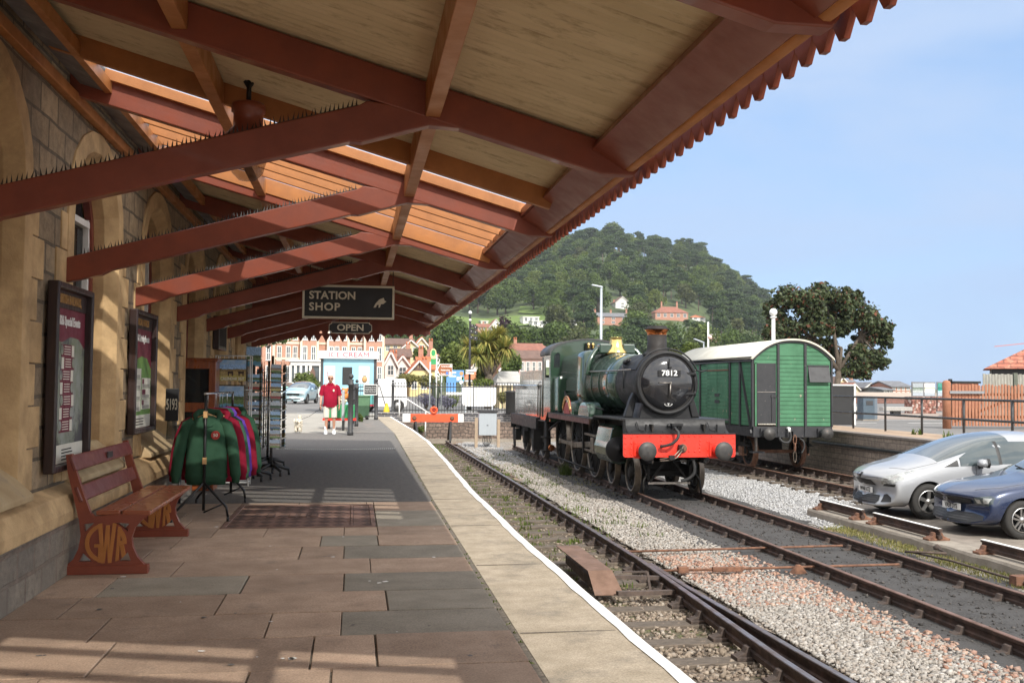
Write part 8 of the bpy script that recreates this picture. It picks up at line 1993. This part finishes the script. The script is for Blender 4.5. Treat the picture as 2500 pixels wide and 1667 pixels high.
b = MB(); b.box(-.55, .45, 0, .8, .36, .8, m_tg); b.build('body', t, bev=.01); b = MB(); b.box(-.6, .5, -.04, .84, .28, .355, m_bred); b.build('chassis', t)
for x in (-.4, .3):
    b = MB(); b.cyl((x-.05, .1, .14), (x+.05, .1, .14), .14, m_cblk, 14); b.build('wheel', t)
for k, (x, z, r, mm, lab) in enumerate([(-.38, .95, .15, m_white, 'white soft toy at the left of the green trolley'), (.12, 1.1, .14, M('orange plush', (.7, .25, .06), (.6, .2, .05), .95), 'orange soft toy heaped on the trolley'), (.05, .92, .13, m_cream, 'cream and brown soft toy in the trolley'), (.3, .95, .12, m_black, 'dark soft toy at the right of the trolley'), (-.12, .9, .12, m_nav, 'black and white soft toy in the middle of the trolley')]):
    tt = thing('soft_toy', lab, 'soft toy', (g0.x+x, g0.y+.25, z)); b = MB(); b.ball((0, 0, 0), r, mm, 10); b.ball((0, -.06, r*1.1), r*.7, mm, 10)
    for s in (-1, 1): b.ball((s*r*.55, -.05, r*1.65), r*.28, mm, 8); b.ball((s*r*.9, -.08, .02), r*.35, mm, 8)
    b.build('body', tt)
# ---- wall and railings across the track ends
m_blue_b = brickmat('blue engineering brick', (.1, .1, .115), (.065, .065, .075), (.33, .31, .29), .3, .1, 'XZY', .014, .7, .3, .4)
m_rub = brickmat('red brown rubble', (.27, .2, .16), (.17, .125, .1), (.12, .095, .08), .26, .15, 'XZY', .02, .95, .6, 1., warp=.22)
t = thing('retaining_wall', 'stone retaining wall with a blue brick top across the track ends', 'wall', (8, 46.6, -1.1))
b = MB(); b.box(1.2, 16.6, 46.6, 47.1, -1.2, -.22, m_rub); b.build('wall', t, world=True); b = MB(); b.box(1.0, 16.6, 46.62, 47.08, -.218, .12, m_blue_b); b.build('brick_course', t, world=True); b = MB(); b.box(.95, 16.6, 46.57, 47.13, .122, .2, m_blue_b); b.build('coping', t, world=True, bev=.02)
b = MB(); b.box(1.2, 16.6, 46.2, 46.6, -1.2, -1.0, m_conc); b.build('footing', t, world=True)
xr0 = at(958, 960, 46.8).x; xr1 = 15.2
t = thing('iron_railing', 'long black spearhead railings along the wall top behind the buffer stop', 'railing', (xr0, 46.8, .2))
for z in (.12, 1.2):
    b = MB(); b.box(0, xr1-xr0, -.02, .02, z-.02, z+.02, m_black); b.build('rail', t)
n = int((xr1-xr0)/.135)
for k in range(n):
    x = .13+k*.135; post = k % 14 == 13; b = MB(); b.tube([(x, 0, .0), (x, 0, 1.33)], .024 if post else .012, m_black, 6); b.lathe([(.012, 1.31), (.026, 1.34), (.02, 1.37), (0, 1.42)], (x, 0, 0), m_black, n=6); b.build('post' if post else 'bar', t)
t = thing('litter_bin', 'tall black litter bin at the railings beside the tender', 'bin', (at(1246, 970, 46.2).x+.05, 46.3, -.0))
b = MB(); b.lathe([(.24, .2), (.26, .25), (.26, 1.15), (.28, 1.17), (.28, 1.22), (.1, 1.25)], (0, 0, 0), m_cblk, n=10); b.build('body', t)
# ---- buffer stop
YB = 43.9; a = at(983, 1010, YB); c = at(1131, 1030, YB); bx = (a.x+c.x)/2; bwid = (c.x-a.x)/2
m_orr = M('orange red paint', (.8, .1, .03), (.72, .085, .025), .5, scale=5)
t = thing('buffer_stop', 'orange red buffer stop beam with white ends closing the platform track', 'buffer stop', (bx, YB, -.95)); zb0, zb1 = c.z+.95, a.z+.95
b = MB(); b.box(-bwid+.33, bwid-.24, -.12, .12, zb0, zb1, m_orr); b.build('beam', t, bev=.01)
b = MB(); b.box(-bwid, -bwid+.328, -.122, .122, zb0, zb1+.01, m_white); b.build('beam_end', t); b = MB(); b.box(bwid-.238, bwid, -.122, .122, zb0, zb1, m_white); b.build('beam_end', t)
b = MB()
for x in (-.82, .82): b.lathe([(.09, 0), (.1, .02), (.03, .02)], (x, -.12, (zb0+zb1)/2), m_rust, (0, -1, 0), 14)
b.build('buffer_mark', t)
for x in (-.77, .77):
    b = MB(); b.beam((x, .05, 0), (x, .05, zb0), .12, .1, m_black); b.beam((x-.1*(-1 if x < 0 else 1), -.9, 0.0), (x, -.1, zb0), .08, .1, m_black); b.beam((x, 1.2, 0), (x, .12, zb1-.1), .08, .1, m_black); b.build('strut', t)
b = MB(); b.lathe([(.165, 0), (.17, .1), (.08, .105), (.075, .02)], (.02, -.08, zb1+.17), m_orr, (0, -1, 0), 20); lp = b.build('lamp', t); b = MB(); b.lathe([(.07, 0), (.075, .05), (0, .06)], (.02, -.1, zb1+.17), M('red lens', (.25, .01, .01), (.2, .01, .01), .1, coat=1), (0, -1, 0), 16); b.build('lens', lp)
t = thing('handrail', 'white painted handrail stepping down beside the buffer stop', 'handrail', (at(975, 1000, 45.2).x, 45.2, 0))
h0 = at(968, 973, 45.2); h1 = at(990, 972, 45.2); h2 = at(1050, 1010, 45.2); o_ = t.location
b = MB(); b.tube([V(0.0, 0, h0.z-.0), V(h1.x-o_.x, 0, h1.z), V(h2.x-o_.x, 0, h2.z)], .03, m_white, 8); b.tube([(0, 0, 0), (0, 0, h0.z)], .03, m_white, 8); b.tube([(h2.x-o_.x-.2, 0, -1.1), (h2.x-o_.x-.2, 0, h2.z+.1)], .03, m_white, 8); b.build('rail', t)
ca = onz(1160, 1089, -1.1); t = thing('relay_cabinet', 'pale grey steel cabinet on two timber posts by the stone wall', 'cabinet', (at(1190, 1030, 41.8).x, 41.8, -1.1))
m_galv = M('galvanised grey', (.46, .5, .53), (.4, .44, .47), .4, metal=.3, scale=2, stretch=(4, 4, .5)); zt = at(1190, 1002, 41.8).z+1.1; zl = at(1190, 1062, 41.8).z+1.1
b = MB(); b.box(-.37, .37, -.15, .2, zl, zt-.08, m_galv); b.build('case', t, bev=.01); b = MB(); b.box(-.41, .41, -.2, .24, zt-.08, zt, m_cblk); b.build('lid', t, bev=.01)
for x in (-.47, .47):
    b = MB(); b.box(x-.06, x+.06, -.05, .07, 0, zl+.72 if x < 0 else zl+.66, M('pale timber post', (.4, .31, .22), (.33, .25, .18), .9)); b.build('post', t)
b = MB()
for k in range(6): b.tube(smooth([(-.15+.06*k, 0, zl), (-.2+.07*k, -.05, zl*.5), (-.1+.02*k, -.1, .05)], 4), .016, m_cblk, 5)
b.box(-.05, .02, -.16, -.15, zl+.4, zl+.43, m_grey); b.build('cable', t)
# ---- vehicles and street things beyond the railings
def simple_car(lab, x, y, rz_, mat, sts, name='parked_car', L_=4.6, W=.93, wz=.35, cat='car', plate_=True):
    t = thing(name, lab, cat, (x, y, 0), rz_)
    me = carbody(L_, W, sts, [mat, m_cglass, m_cblk], [(.95, wz), (L_-.85, wz)], wz+.06, [(5, 8, 6, 9, 1), (0, 0, 0, 0, 0)]); P = Proj(me); bo = bpy.data.objects.new('body', me); COL.objects.link(bo); bo.parent = t; autosmooth(me)
    for s in (-1, 1):
        for wx in (.95, L_-.85): roadwheel(t, wx, s*(W-.12), wz, wz, s, 5)
    b = MB(); P.patch(b, [(-.45, .62), (.45, .62), (.5, .74), (.4, .78), (-.4, .78), (-.5, .74)], 'f', m_cblk, .015); P.patch(b, [(-.5, .28), (.5, .28), (.6, .4), (-.6, .4)], 'f', m_cblk, .015); b.build('grille', t)
    for s in (-1, 1):
        b = MB(); P.patch(b, [(s*.55, .68), (s*.85, .7), (s*.86, .8), (s*.6, .78)], 'f', m_lens, .015); b.build('headlight', t)
        b = MB(); b.ball((1.75, s*1.02, 1.08), .11, mat, 8, (.7, 1, .8)); b.build('door_mirror', t)
    if plate_:
        h = P.hit((-2, 0, .5), (1, 0, 0)).x; b = MB(); b.box(h-.03, h-.01, -.26, .26, .44, .55, m_plate); b.build('number_plate', t)
    for s in (-1, 1): 
        b = MB(); poly = [(1.55, 1.02), (3.9, 1.08), (3.8, 1.4), (2.4, 1.42)]
        if s < 0: P.patch(b, poly, 's', m_cglass, .008); b.build('side_window', t)
    return t
s3 = [(a_, w_, [q*1.02 for q in z], ww, bw) for a_, w_, z, ww, bw in s1]
q = onz(708, 986, 0); simple_car('pale blue estate car parked facing us left of the man', q.x+.15, q.y, radians(78), m_pale, s3)
q = onz(672, 975, 0); simple_car('teal and white car parked behind the pale blue one', q.x-.3, q.y+10, radians(80), M('teal van paint', (.2, .5, .45), (.7, .72, .72), .4, scale=.8, fac=(.48, .52)), s3, 'parked_van', cat='van')
# white van behind the railings, side on
v0_ = at(932, 1002, 55); v1_ = at(1027, 1002, 55); LV = v1_.x-v0_.x
t = thing('white_van', 'white panel van parked side on behind the railings', 'van', (v0_.x, 55, 0)); k_ = LV/5.
b = MB(); prof = [(0, .45), (.15, 1.0), (.25, 1.25), (.9, 1.95), (1.3, 2.15), (4.7, 2.2), (4.85, 2.1), (5., 1.1), (5., .4), (4.7, .3), (.2, .3)]
b.prism([(-1.2+x*k_*1.22, z*.82) for x, z in prof], 'y', 0, 1.9, m_vanw); b.build('body', t, bev=.06)
b = MB(); b.prism([(-1.2+x*k_*1.22, z) for x, z in [(.5, 1.05), (1.0, 1.5), (1.75, 1.5), (1.75, 1.0)]], 'y', -.012, -.002, m_cglass); b.build('side_window', t)
for x in (.9, 4.0):
    b = MB(); b.cyl((-1.2+x*k_*1.22, -.05, .34), (-1.2+x*k_*1.22, .2, .34), .34, m_tyre, 20); w2 = b.build('wheel', t); b = MB(); b.lathe([(.2, 0), (.19, .03), (0, .03)], (-1.2+x*k_*1.22, -.05, .34), m_alloy, (0, -1, 0), 16); b.build('hubcap', w2)
b = MB(); b.box(-1.2+1.9*k_*1.22, -1.2+4.9*k_*1.22, -.015, -.002, .8, .84, m_grey); b.box(-1.2+1.85*k_*1.22, -1.2+1.88*k_*1.22, -.012, -.002, .4, 2., m_grey); b.build('trim', t)
# person in a green coat
q = at(1062, 995, 57); t = thing('person', 'person in a dark green hooded coat standing with back turned behind the railings', 'person', (q.x, 57, 0), .4); m_coat = fabric('dark green waxed coat', (.05, .065, .04)); m_trs = fabric('dark navy trousers', (.02, .022, .035))
sv, sf = skinmesh([(0, 0, .92), (0, 0, 1.2), (0, 0, 1.42), (0, 0, 1.55), (0, -.02, 1.66), (.1, 0, .88), (.11, 0, .48), (.11, .03, .08), (.12, -.1, .04), (-.1, 0, .88), (-.11, 0, .48), (-.11, .03, .08), (-.12, -.1, .04), (.2, 0, 1.42), (.3, -.02, 1.16), (.33, -.12, .98), (-.2, 0, 1.42), (-.42, -.1, 1.3), (-.62, -.25, 1.32)],
    [(0, 1), (1, 2), (2, 3), (3, 4), (0, 5), (5, 6), (6, 7), (7, 8), (0, 9), (9, 10), (10, 11), (11, 12), (2, 13), (13, 14), (14, 15), (2, 16), (16, 17), (17, 18)], [.14, .14, .14, .06, .1, .09, .06, .045, .04, .09, .06, .045, .04, .06, .045, .04, .06, .045, .04], 2)
b = MB(); b.add(sv, sf, m_skin, True); b.build('body', t)
b = loft_cloth('coat', [(0, 0, .74, .24, .2), (0, 0, 1.0, .23, .19), (0, 0, 1.3, .23, .18), (0, 0, 1.42, .21, .15), (0, 0, 1.52, .11, .1)], m_coat)
b.tube([(.16, 0, 1.43), (.29, -.02, 1.17), (.325, -.1, 1.0)], [.08, .075, .06], m_coat, 10); b.tube([(-.16, 0, 1.43), (-.42, -.1, 1.31), (-.58, -.22, 1.32)], [.08, .07, .06], m_coat, 10); b.ball((0, .03, 1.64), .14, m_coat, 10, (1, 1.1, 1.2)); b.build('coat', t)
b = MB()
for s in (-1, 1): b.tube([(s*.1, 0, .86), (s*.11, 0, .48), (s*.11, .02, .08)], [.11, .09, .08], m_trs, 10)
b.build('trousers', t); b = MB()
for s in (-1, 1): b.ball((s*.115, -.05, .05), .07, m_cblk, 10, (.8, 1.9, .75))
b.build('shoe', t)
# signs
def pole(lab, u, v0, v1, Y, r, mat, name='lamp_post', cat='lamp post', z0=0.):
    p = at(u, v0, Y); t = thing(name, lab, cat, (p.x, Y, z0)); b = MB(); b.tube([(0, 0, 0), (0, 0, p.z-z0)], [r*1.3, r], mat, 10); b.build('pole', t); return t, p.z-z0
t, h_ = pole('tall white lamp column standing behind the locomotive', 1468, 701, 0, 75, .09, m_galv); b = MB(); b.beam((.1, 0, h_), (-.75, 0, h_+.15), .25, .12, m_galv); b.build('lamp_head', t, bev=.04)
t, h_ = pole('white lamp column with pale globe behind the van', 1888, 772, 0, 41, .075, m_white); b = MB(); b.lathe([(.08, -.1), (.14, -.06), (.14, -.02), (.08, 0)], (0, 0, h_), m_white, n=14); b.build('collar', t); b = MB(); b.ball((0, 0, h_+.17), .17, m_white, 16); b.build('globe', t)
t, h_ = pole('slim white mast with a pink float between engine and van', 1729, 786, 0, 60, .05, m_white, 'mast', 'mast'); b = MB(); b.ball((.1, -.05, h_-.95), .14, M('pink float', (.75, .5, .45), (.7, .45, .4), .5), 10); b.build('float', t)
t, h_ = pole('street light with angled head beyond the chimney', 1718, 836, 0, 95, .06, m_galv); b = MB(); b.beam((0, 0, h_), (-1.0, 0, h_+.35), .3, .1, m_galv); b.build('lamp_head', t)
t, h_ = pole('tall black mast with white ball top and camera boxes', 1148, 765, 0, 60, .06, m_black, 'camera_mast', 'mast')
b = MB(); b.ball((0, 0, h_+.05), .11, m_white, 10); b.ball((0, 0, h_-.4), .09, m_white, 8); b.build('finial', t)
for z, x in ((-.75, .15), (-.85, .35), (-1.1, .1), (-1.15, .35), (-1.45, .1), (-1.5, .35)):
    b = MB(); b.box(x-.1, x+.1, -.1, .1, h_+z-.12, h_+z+.1, m_cblk); b.lathe([(.03, 0), (0, .01)], (x-.04, -.1, h_+z+.02), m_white, (0, -1, 0), 8); b.build('camera_box', t)
b = MB(); b.lathe([(.14, 0), (.14, .6), (.09, .7), (.07, 1.0)], (0, 0, 0), m_black, n=10); b.build('base', t)
A = at(1137, 903, 59.8); B_ = at(1156, 912, 59.8); ts = thing('toilets_sign', 'small white fingerpost reading Toilets on the black mast', 'sign', (A.x, 59.8, (A.z+B_.z)/2)); w_ = at(1157, 905, 59.8).x-A.x; h_ = (A.z-B_.z)/2
b = MB(); b.box(0, w_, -.02, .02, -h_-.02, h_+.02, m_white); b.build('panel', ts); text('Toilets', .2, m_sign, (w_*.46, -.026, 0), FACE_S, ts, sx=.85, bold=.004)
b = MB(); b.prism([(w_*.9, -h_*.7), (w_*.98, 0), (w_*.9, h_*.7)], 'y', -.026, -.02, m_sign); b.build('arrow', ts)
A = at(1067, 888, 52); B_ = at(1104, 917, 52); ts = thing('tourist_sign', 'brown tourist direction sign on a grey post behind the railings', 'sign', ((A.x+B_.x)/2, 52, 0)); w_ = (B_.x-A.x)/2; za, zb_ = A.z, B_.z; zm = (za+zb_)/2
m_brn = M('tourist brown', (.3, .1, .035), (.27, .09, .03), .5); ol = [(-w_, zm), (-w_+.14, za), (w_, za), (w_, zb_), (-w_+.14, zb_)]
b = MB(); b.prism([(x*1.0+(.0), z) for x, z in ol], 'y', -.02, .02, m_white); b.prism([(x*.93+.01, zm+(z-zm)*.9) for x, z in ol], 'y', -.025, -.021, m_brn); pn = b.build('panel', ts)
for k, s_ in enumerate(('Tourist Information', 'Heritage railway', 'Museum')): text(s_, .115, m_white, (-w_+.2, -.028, za-.13-.19*k), FACE_S, pn, align='LEFT', sx=.62, bold=.002, ext=.001)
b = MB(); b.box(w_-.13, w_-.04, -.03, -.026, za-.17, za-.06, m_white); b.box(w_-.33, w_-.2, -.03, -.026, zb_+.05, zb_+.2, M('blue symbol', (.1, .2, .5), (.08, .17, .45), .5)); b.box(w_-.17, w_-.05, -.03, -.026, zb_+.05, zb_+.2, m_white); b.build('symbol', pn)
b = MB(); b.tube([(-w_+.25, .04, 0), (-w_+.25, .04, za)], .035, m_galv, 8); b.tube([(-w_-.35, .04, 0), (-w_-.35, .04, za+.1)], .045, m_galv, 8); b.build('post', ts)
p = at(1057, 866, 54); ts = thing('bus_stop', 'green and yellow oval bus stop flag on a white pole', 'bus stop', (p.x+.12, 54, 0)); b = MB(); b.tube([(0.08, 0, 0), (.08, 0, p.z)], .035, m_white, 8); b.build('pole', ts); m_bs = M('bus stop green', (.03, .3, .1), (.025, .26, .08), .5); b = MB()
b.prism([(-.1+.17*cos(a_), p.z+.05+.3*sin(a_)) for a_ in np.linspace(0, 2*pi, 20)[:-1]], 'y', -.02, .0, m_yel); b.prism([(-.1+.11*cos(a_), p.z+.1+.17*sin(a_)) for a_ in np.linspace(0, 2*pi, 20)[:-1]], 'y', -.025, -.021, m_bs); b.box(-.24, .06, -.02, .0, p.z-.52, p.z-.22, m_bs); b.build('flag', ts)
A = at(1090, 903, 60); B_ = at(1132, 950, 60); ts = thing('map_board', 'blue and white visitor information board behind the railings', 'board', ((A.x+B_.x)/2, 60, 0)); w_ = (B_.x-A.x)/2; zz = at(1110, 932, 60).z; m_lb = M('board blue', (.12, .3, .6), (.1, .26, .55), .5)
b = MB(); b.box(-w_*.78, w_, -.03, .03, zz, A.z, m_lb); b.box(-w_, w_*.1, -.06, -.031, zz-.6, zz+.3, m_lb); pn = b.build('panel', ts); b = MB()
for k in range(3): b.box(-w_*.7, w_*.1, -.035, -.031, A.z-.2-.22*k, A.z-.1-.22*k, m_white)
for k in range(3): b.lathe([(.12, 0), (.12, .005)], (w_*.72, -.031, A.z-.2-.27*k), [m_ply, m_cream, m_white][k], (0, -1, 0), 12); b.box(-w_*.2+.3*k-.1, -.05+.3*k, -.036, -.031, zz+.08, zz+.3, [m_pn, m_white, m_lf2][k] if False else [m_bs, m_white, m_teal][k])
b.box(-w_, w_*.9, -.06, -.02, .9, zz-.62, m_white); b.build('print', pn); b = MB(); b.tube([(w_*.8, .05, 0), (w_*.8, .05, A.z)], .04, m_galv, 8); b.tube([(-w_*.7, .05, 0), (-w_*.7, .05, A.z)], .04, m_galv, 8); b.build('post', ts)
A = at(1128, 943, 50); B_ = at(1211, 992, 50); ts = thing('site_hoarding', 'white rounded barrier sheet standing behind the railings', 'barrier', ((A.x+B_.x)/2, 50, 0)); w_ = (B_.x-A.x)/2
b = MB(); ol = []
for cx_, cz_, a0 in ((w_-.1, A.z-.1, 0), (-w_+.1, A.z-.1, pi/2), (-w_+.25, B_.z+.25, pi), (w_-.25, B_.z+.25, 1.5*pi)):
    r_ = .1 if cz_ > 1 else .25; ol += [(cx_+r_*cos(a0+q), cz_+r_*sin(a0+q)) for q in np.linspace(0, pi/2, 5)]
b.prism(ol, 'y', -.03, .03, m_vanw); b.build('sheet', ts)
for x in (-w_*.8, w_*.8): b = MB(); b.box(x-.04, x+.04, .0, .1, 0, B_.z+.3, m_galv); b.build('post', ts)
# caution broom and cone-like yellow stand by the railing post
p = at(944, 1003, 47.4); ts = thing('yellow_stand', 'yellow stand with a black pole leaning by the railings', 'stand', (p.x, 47.6, 0)); b = MB(); b.lathe([(.16, 0.0), (.14, .18), (.05, .5), (0, .52)], (0, 0, .1), M('safety yellow', (.8, .55, .02), (.75, .5, .02), .5), n=4); b.build('body', ts); b = MB(); b.tube([(0.05, 0, .15), (-.35, -.05, 1.45)], .02, m_cblk, 6); b.build('pole', ts)
# pavilion and shelter roofs
for lab, u0, u1, ve, vr, Y, mt in (('orange tiled pavilion roof in front of the palm', 1134, 1190, 926, 906, 85, m_otile), ('pale slate shelter roof left of the tender', 1212, 1275, 933, 905, 64, m_pslate)):
    A = at(u0, ve, Y); B_ = at(u1, ve, Y); R = at(u0, vr, Y); w_ = (B_.x-A.x)/2; ts = thing('shelter', lab, 'shelter', ((A.x+B_.x)/2, Y, 0)); b = MB(); e = A.z; hh = min(w_*.5, 1.6)
    b.add([(-w_, 0, e), (w_, 0, e), (w_, 3.4, e), (-w_, 3.4, e), (-w_+hh, 1.7, R.z), (w_-hh*(0 if 'slate' in lab else 1), 1.7, R.z)], [(0, 1, 5, 4), (1, 2, 5), (2, 3, 4, 5), (3, 0, 4), (3, 2, 1, 0)], mt); b.build('roof', ts)
    b = MB(); b.box(-w_+.1, w_-.1, .1, 3.3, e-.18, e-.01, m_white); b.build('fascia', ts)
    for x in (-w_+.3, -w_*.3, w_*.3, w_-.3): b = MB(); b.box(x-.08, x+.08, .2, .36, 0, e-.18, m_creamr); b.build('post', ts)
    b = MB(); b.box(-w_+.3, w_-.3, 2.9, 3.1, 0, e-.2, m_creamr); b.build('wall', ts)
# ---- cabbage palm
YP = 64.; tp = at(1195, 940, YP); pm = thing('cabbage_palm', 'cabbage palm with bushy golden green heads behind the railings', 'palm', (tp.x, YP, 0)); b = MB(); hd_ = []
k_ = YP*1.04/FPX
for (u, v, r) in [(1150, 845, 26), (1188, 835, 30), (1215, 828, 28), (1232, 850, 24), (1200, 862, 28), (1165, 868, 22), (1222, 815, 18)]:
    q = at(u, v, YP); hd_.append((Vector((q.x-tp.x, rnd.uniform(-.6, .6), q.z)), r*k_*1.55))
b.tube([(0, 0, 0), (.05, 0, 1.2), (-.05, 0, 2.2)], [.36, .28, .24], m_bark, 10)
for c_, r in hd_: b.tube([(-.05, 0, 2.0), (c_.x*.55, c_.y*.5, 2.0+(c_.z-2.0)*.5), tuple(c_)], [.17, .13, .08], m_bark, 6)
b.build('trunk', pm); vs = []; fs = []
for c_, r in hd_:
    for k in range(300):
        d = Vector((rnd.gauss(0, 1), rnd.gauss(0, 1), rnd.gauss(.25, .8))).normalized(); L_ = r*rnd.uniform(.75, 1.15); sd = d.cross(Vector((0, 0, 1))).normalized()*.042; dr_ = V(0, 0, -L_*(.12 if d.z > 0 else .3)); i0 = len(vs)
        m1 = c_+d*L_*.55; e1 = c_+d*L_+dr_; vs += [tuple(c_-sd*.5), tuple(c_+sd*.5), tuple(m1+sd), tuple(m1-sd), tuple(e1), tuple(e1)]; fs += [(i0, i0+1, i0+2, i0+3), (i0+3, i0+2, i0+4, i0+5)]
npmesh('crown', np.array(vs), np.array(fs), [leafmat('palm leaf', (.42, .37, .12), (.17, .22, .06), .2)], pm)
# ---- shrubs and trees round the railings
shrub('lavender', 'purple lavender clump behind the railings left of the green coat', 'plant', 1040, 960, 998, 44, 56, M('lavender flower', (.2, .17, .3), (.12, .14, .12), .9, scale=20), .09, 1600, 6, None, 0.)
shrub('lavender', 'second purple lavender clump right of the grey sign posts', 'plant', 1092, 962, 998, 44, 57, M('lavender haze', (.19, .16, .28), (.1, .13, .1), .9, scale=20), .09, 1600, 7, None, 0.)
shrub('grass_clump', 'golden ornamental grass behind the white van', 'plant', 1000, 915, 945, 70, 62, m_dry, .16, 1400, 8, None, 0.); shrub('grass_clump', 'golden grass clump at the foot of the bus stop', 'plant', 1050, 918, 950, 60, 63, m_dry, .16, 1200, 9, None, 0.); shrub('grass_clump', 'orange brown grass tuft left of the tender', 'plant', 1225, 955, 985, 36, 54, m_dry, .12, 800, 10, None, 0.)
shrub('green_bush', 'bright green bush behind the blue board by the railings', 'bush', 1105, 965, 995, 36, 58.5, m_lf2, .1, 900, 11, None, 0.)
shrub('garden_hedge', 'rounded green hedge in front of the hotel porch', 'hedge', 745, 910, 950, 70, 112, m_lf2, .3, 1500, 12, None, 0.); shrub('street_tree', 'leafy tree at the left under the canopy edge before the hotel', 'tree', 655, 790, 850, 110, 100, m_lf1, .4, 1800, 13, None); shrub('street_tree', 'bright green tree left of the palm behind the bus stop', 'tree', 1105, 838, 950, 84, 92, m_lf2, .34, 3600, 14, None, 0.)
shrub('street_tree', 'dark green tree between the cream houses', 'tree', 1022, 848, 885, 36, 140, m_lf1, .4, 1300, 15); shrub('street_tree', 'weeping green tree between palm and pink flats', 'tree', 1255, 855, 950, 62, 100, m_lf1, .34, 3000, 16, None, 0.); shrub('small_palm', 'small green palm below the cabbage palm', 'palm', 1178, 895, 935, 36, 66, m_lf2, .3, 700, 17, None, 0.)
shrub('green_bush', 'low green shrubs at the foot of the palm', 'bush', 1175, 925, 950, 70, 63, m_lf2, .14, 1500, 18, None, 0.); shrub('flowering_shrub', 'yellowish shrub behind the locomotive chimney', 'bush', 1690, 835, 900, 50, 62, m_lf2, .2, 1600, 19, None, 0.); shrub('flowering_shrub', 'pale flowered shrub right of the smokebox top', 'bush', 1650, 850, 905, 40, 60, m_olive, .2, 1300, 20, None, 0.)
shrub('wall_plant', 'green weed growing from the stone wall by the buffer stop', 'plant', 1028, 1040, 1058, 18, 46.3, m_lf2, .1, 260, 21, None); shrub('wall_plant', 'green weeds sprouting at the foot of the gate railing', 'plant', 880, 1010, 1035, 14, 40.5, m_grass, .1, 260, 22, None)
for (u, v, w_, Y, mt, sd, lab) in [(1130, 820, 90, 210, m_lf1, 31, 'dark trees behind the palm'), (1085, 815, 70, 230, m_lf1, 32, 'green trees left of the camera mast'), (1240, 815, 60, 225, m_cop, 33, 'purple copper beech by the timbered house'), (1265, 835, 70, 215, m_lf1, 34, 'green trees right of the copper beech'), (1330, 830, 90, 240, m_lf1, 35, 'dense trees above the locomotive cab'), (1400, 835, 110, 250, m_olive, 36, 'olive trees behind the dome'), (1480, 840, 110, 255, m_lf1, 37, 'green trees between dome and chimney'), (1560, 840, 110, 262, m_pn, 38, 'dark pines behind the chimney'), (1640, 835, 110, 258, m_lf1, 39, 'green trees right of the chimney'), (1710, 830, 100, 250, m_lf2, 40, 'bright trees above the van roof'), (1790, 835, 110, 262, m_lf1, 41, 'dark green trees above the van'), (1850, 850, 90, 250, m_pn, 42, 'shadowy trees left of the sycamore')]:
    shrub('hillfoot_trees' if False else 'tree_clump', 'clump of '+lab+' at the hill foot', 'trees', u, v-38, v+60, w_, Y, mt, .75, 2600, sd)

# ---- the thin air between here and the hill
hb = MB(); hb.box(-560, 560, -60, 1120, -5, 175, None)
hz_m = bpy.data.materials.new('hazy air'); hz_m.use_nodes = True; N, L = hz_m.node_tree.nodes, hz_m.node_tree.links
for n_ in list(N):
    if n_.type == 'BSDF_PRINCIPLED': N.remove(n_)
pv = N.new('ShaderNodeVolumePrincipled'); pv.inputs['Color'].default_value = (.86, .92, 1, 1); pv.inputs['Density'].default_value = .00015; pv.inputs['Anisotropy'].default_value = .2
L.new(pv.outputs[0], N['Material Output'].inputs['Volume'])
hb.mats = [hz_m]; ho = hb.build('haze'); tag(ho, kind='stuff')
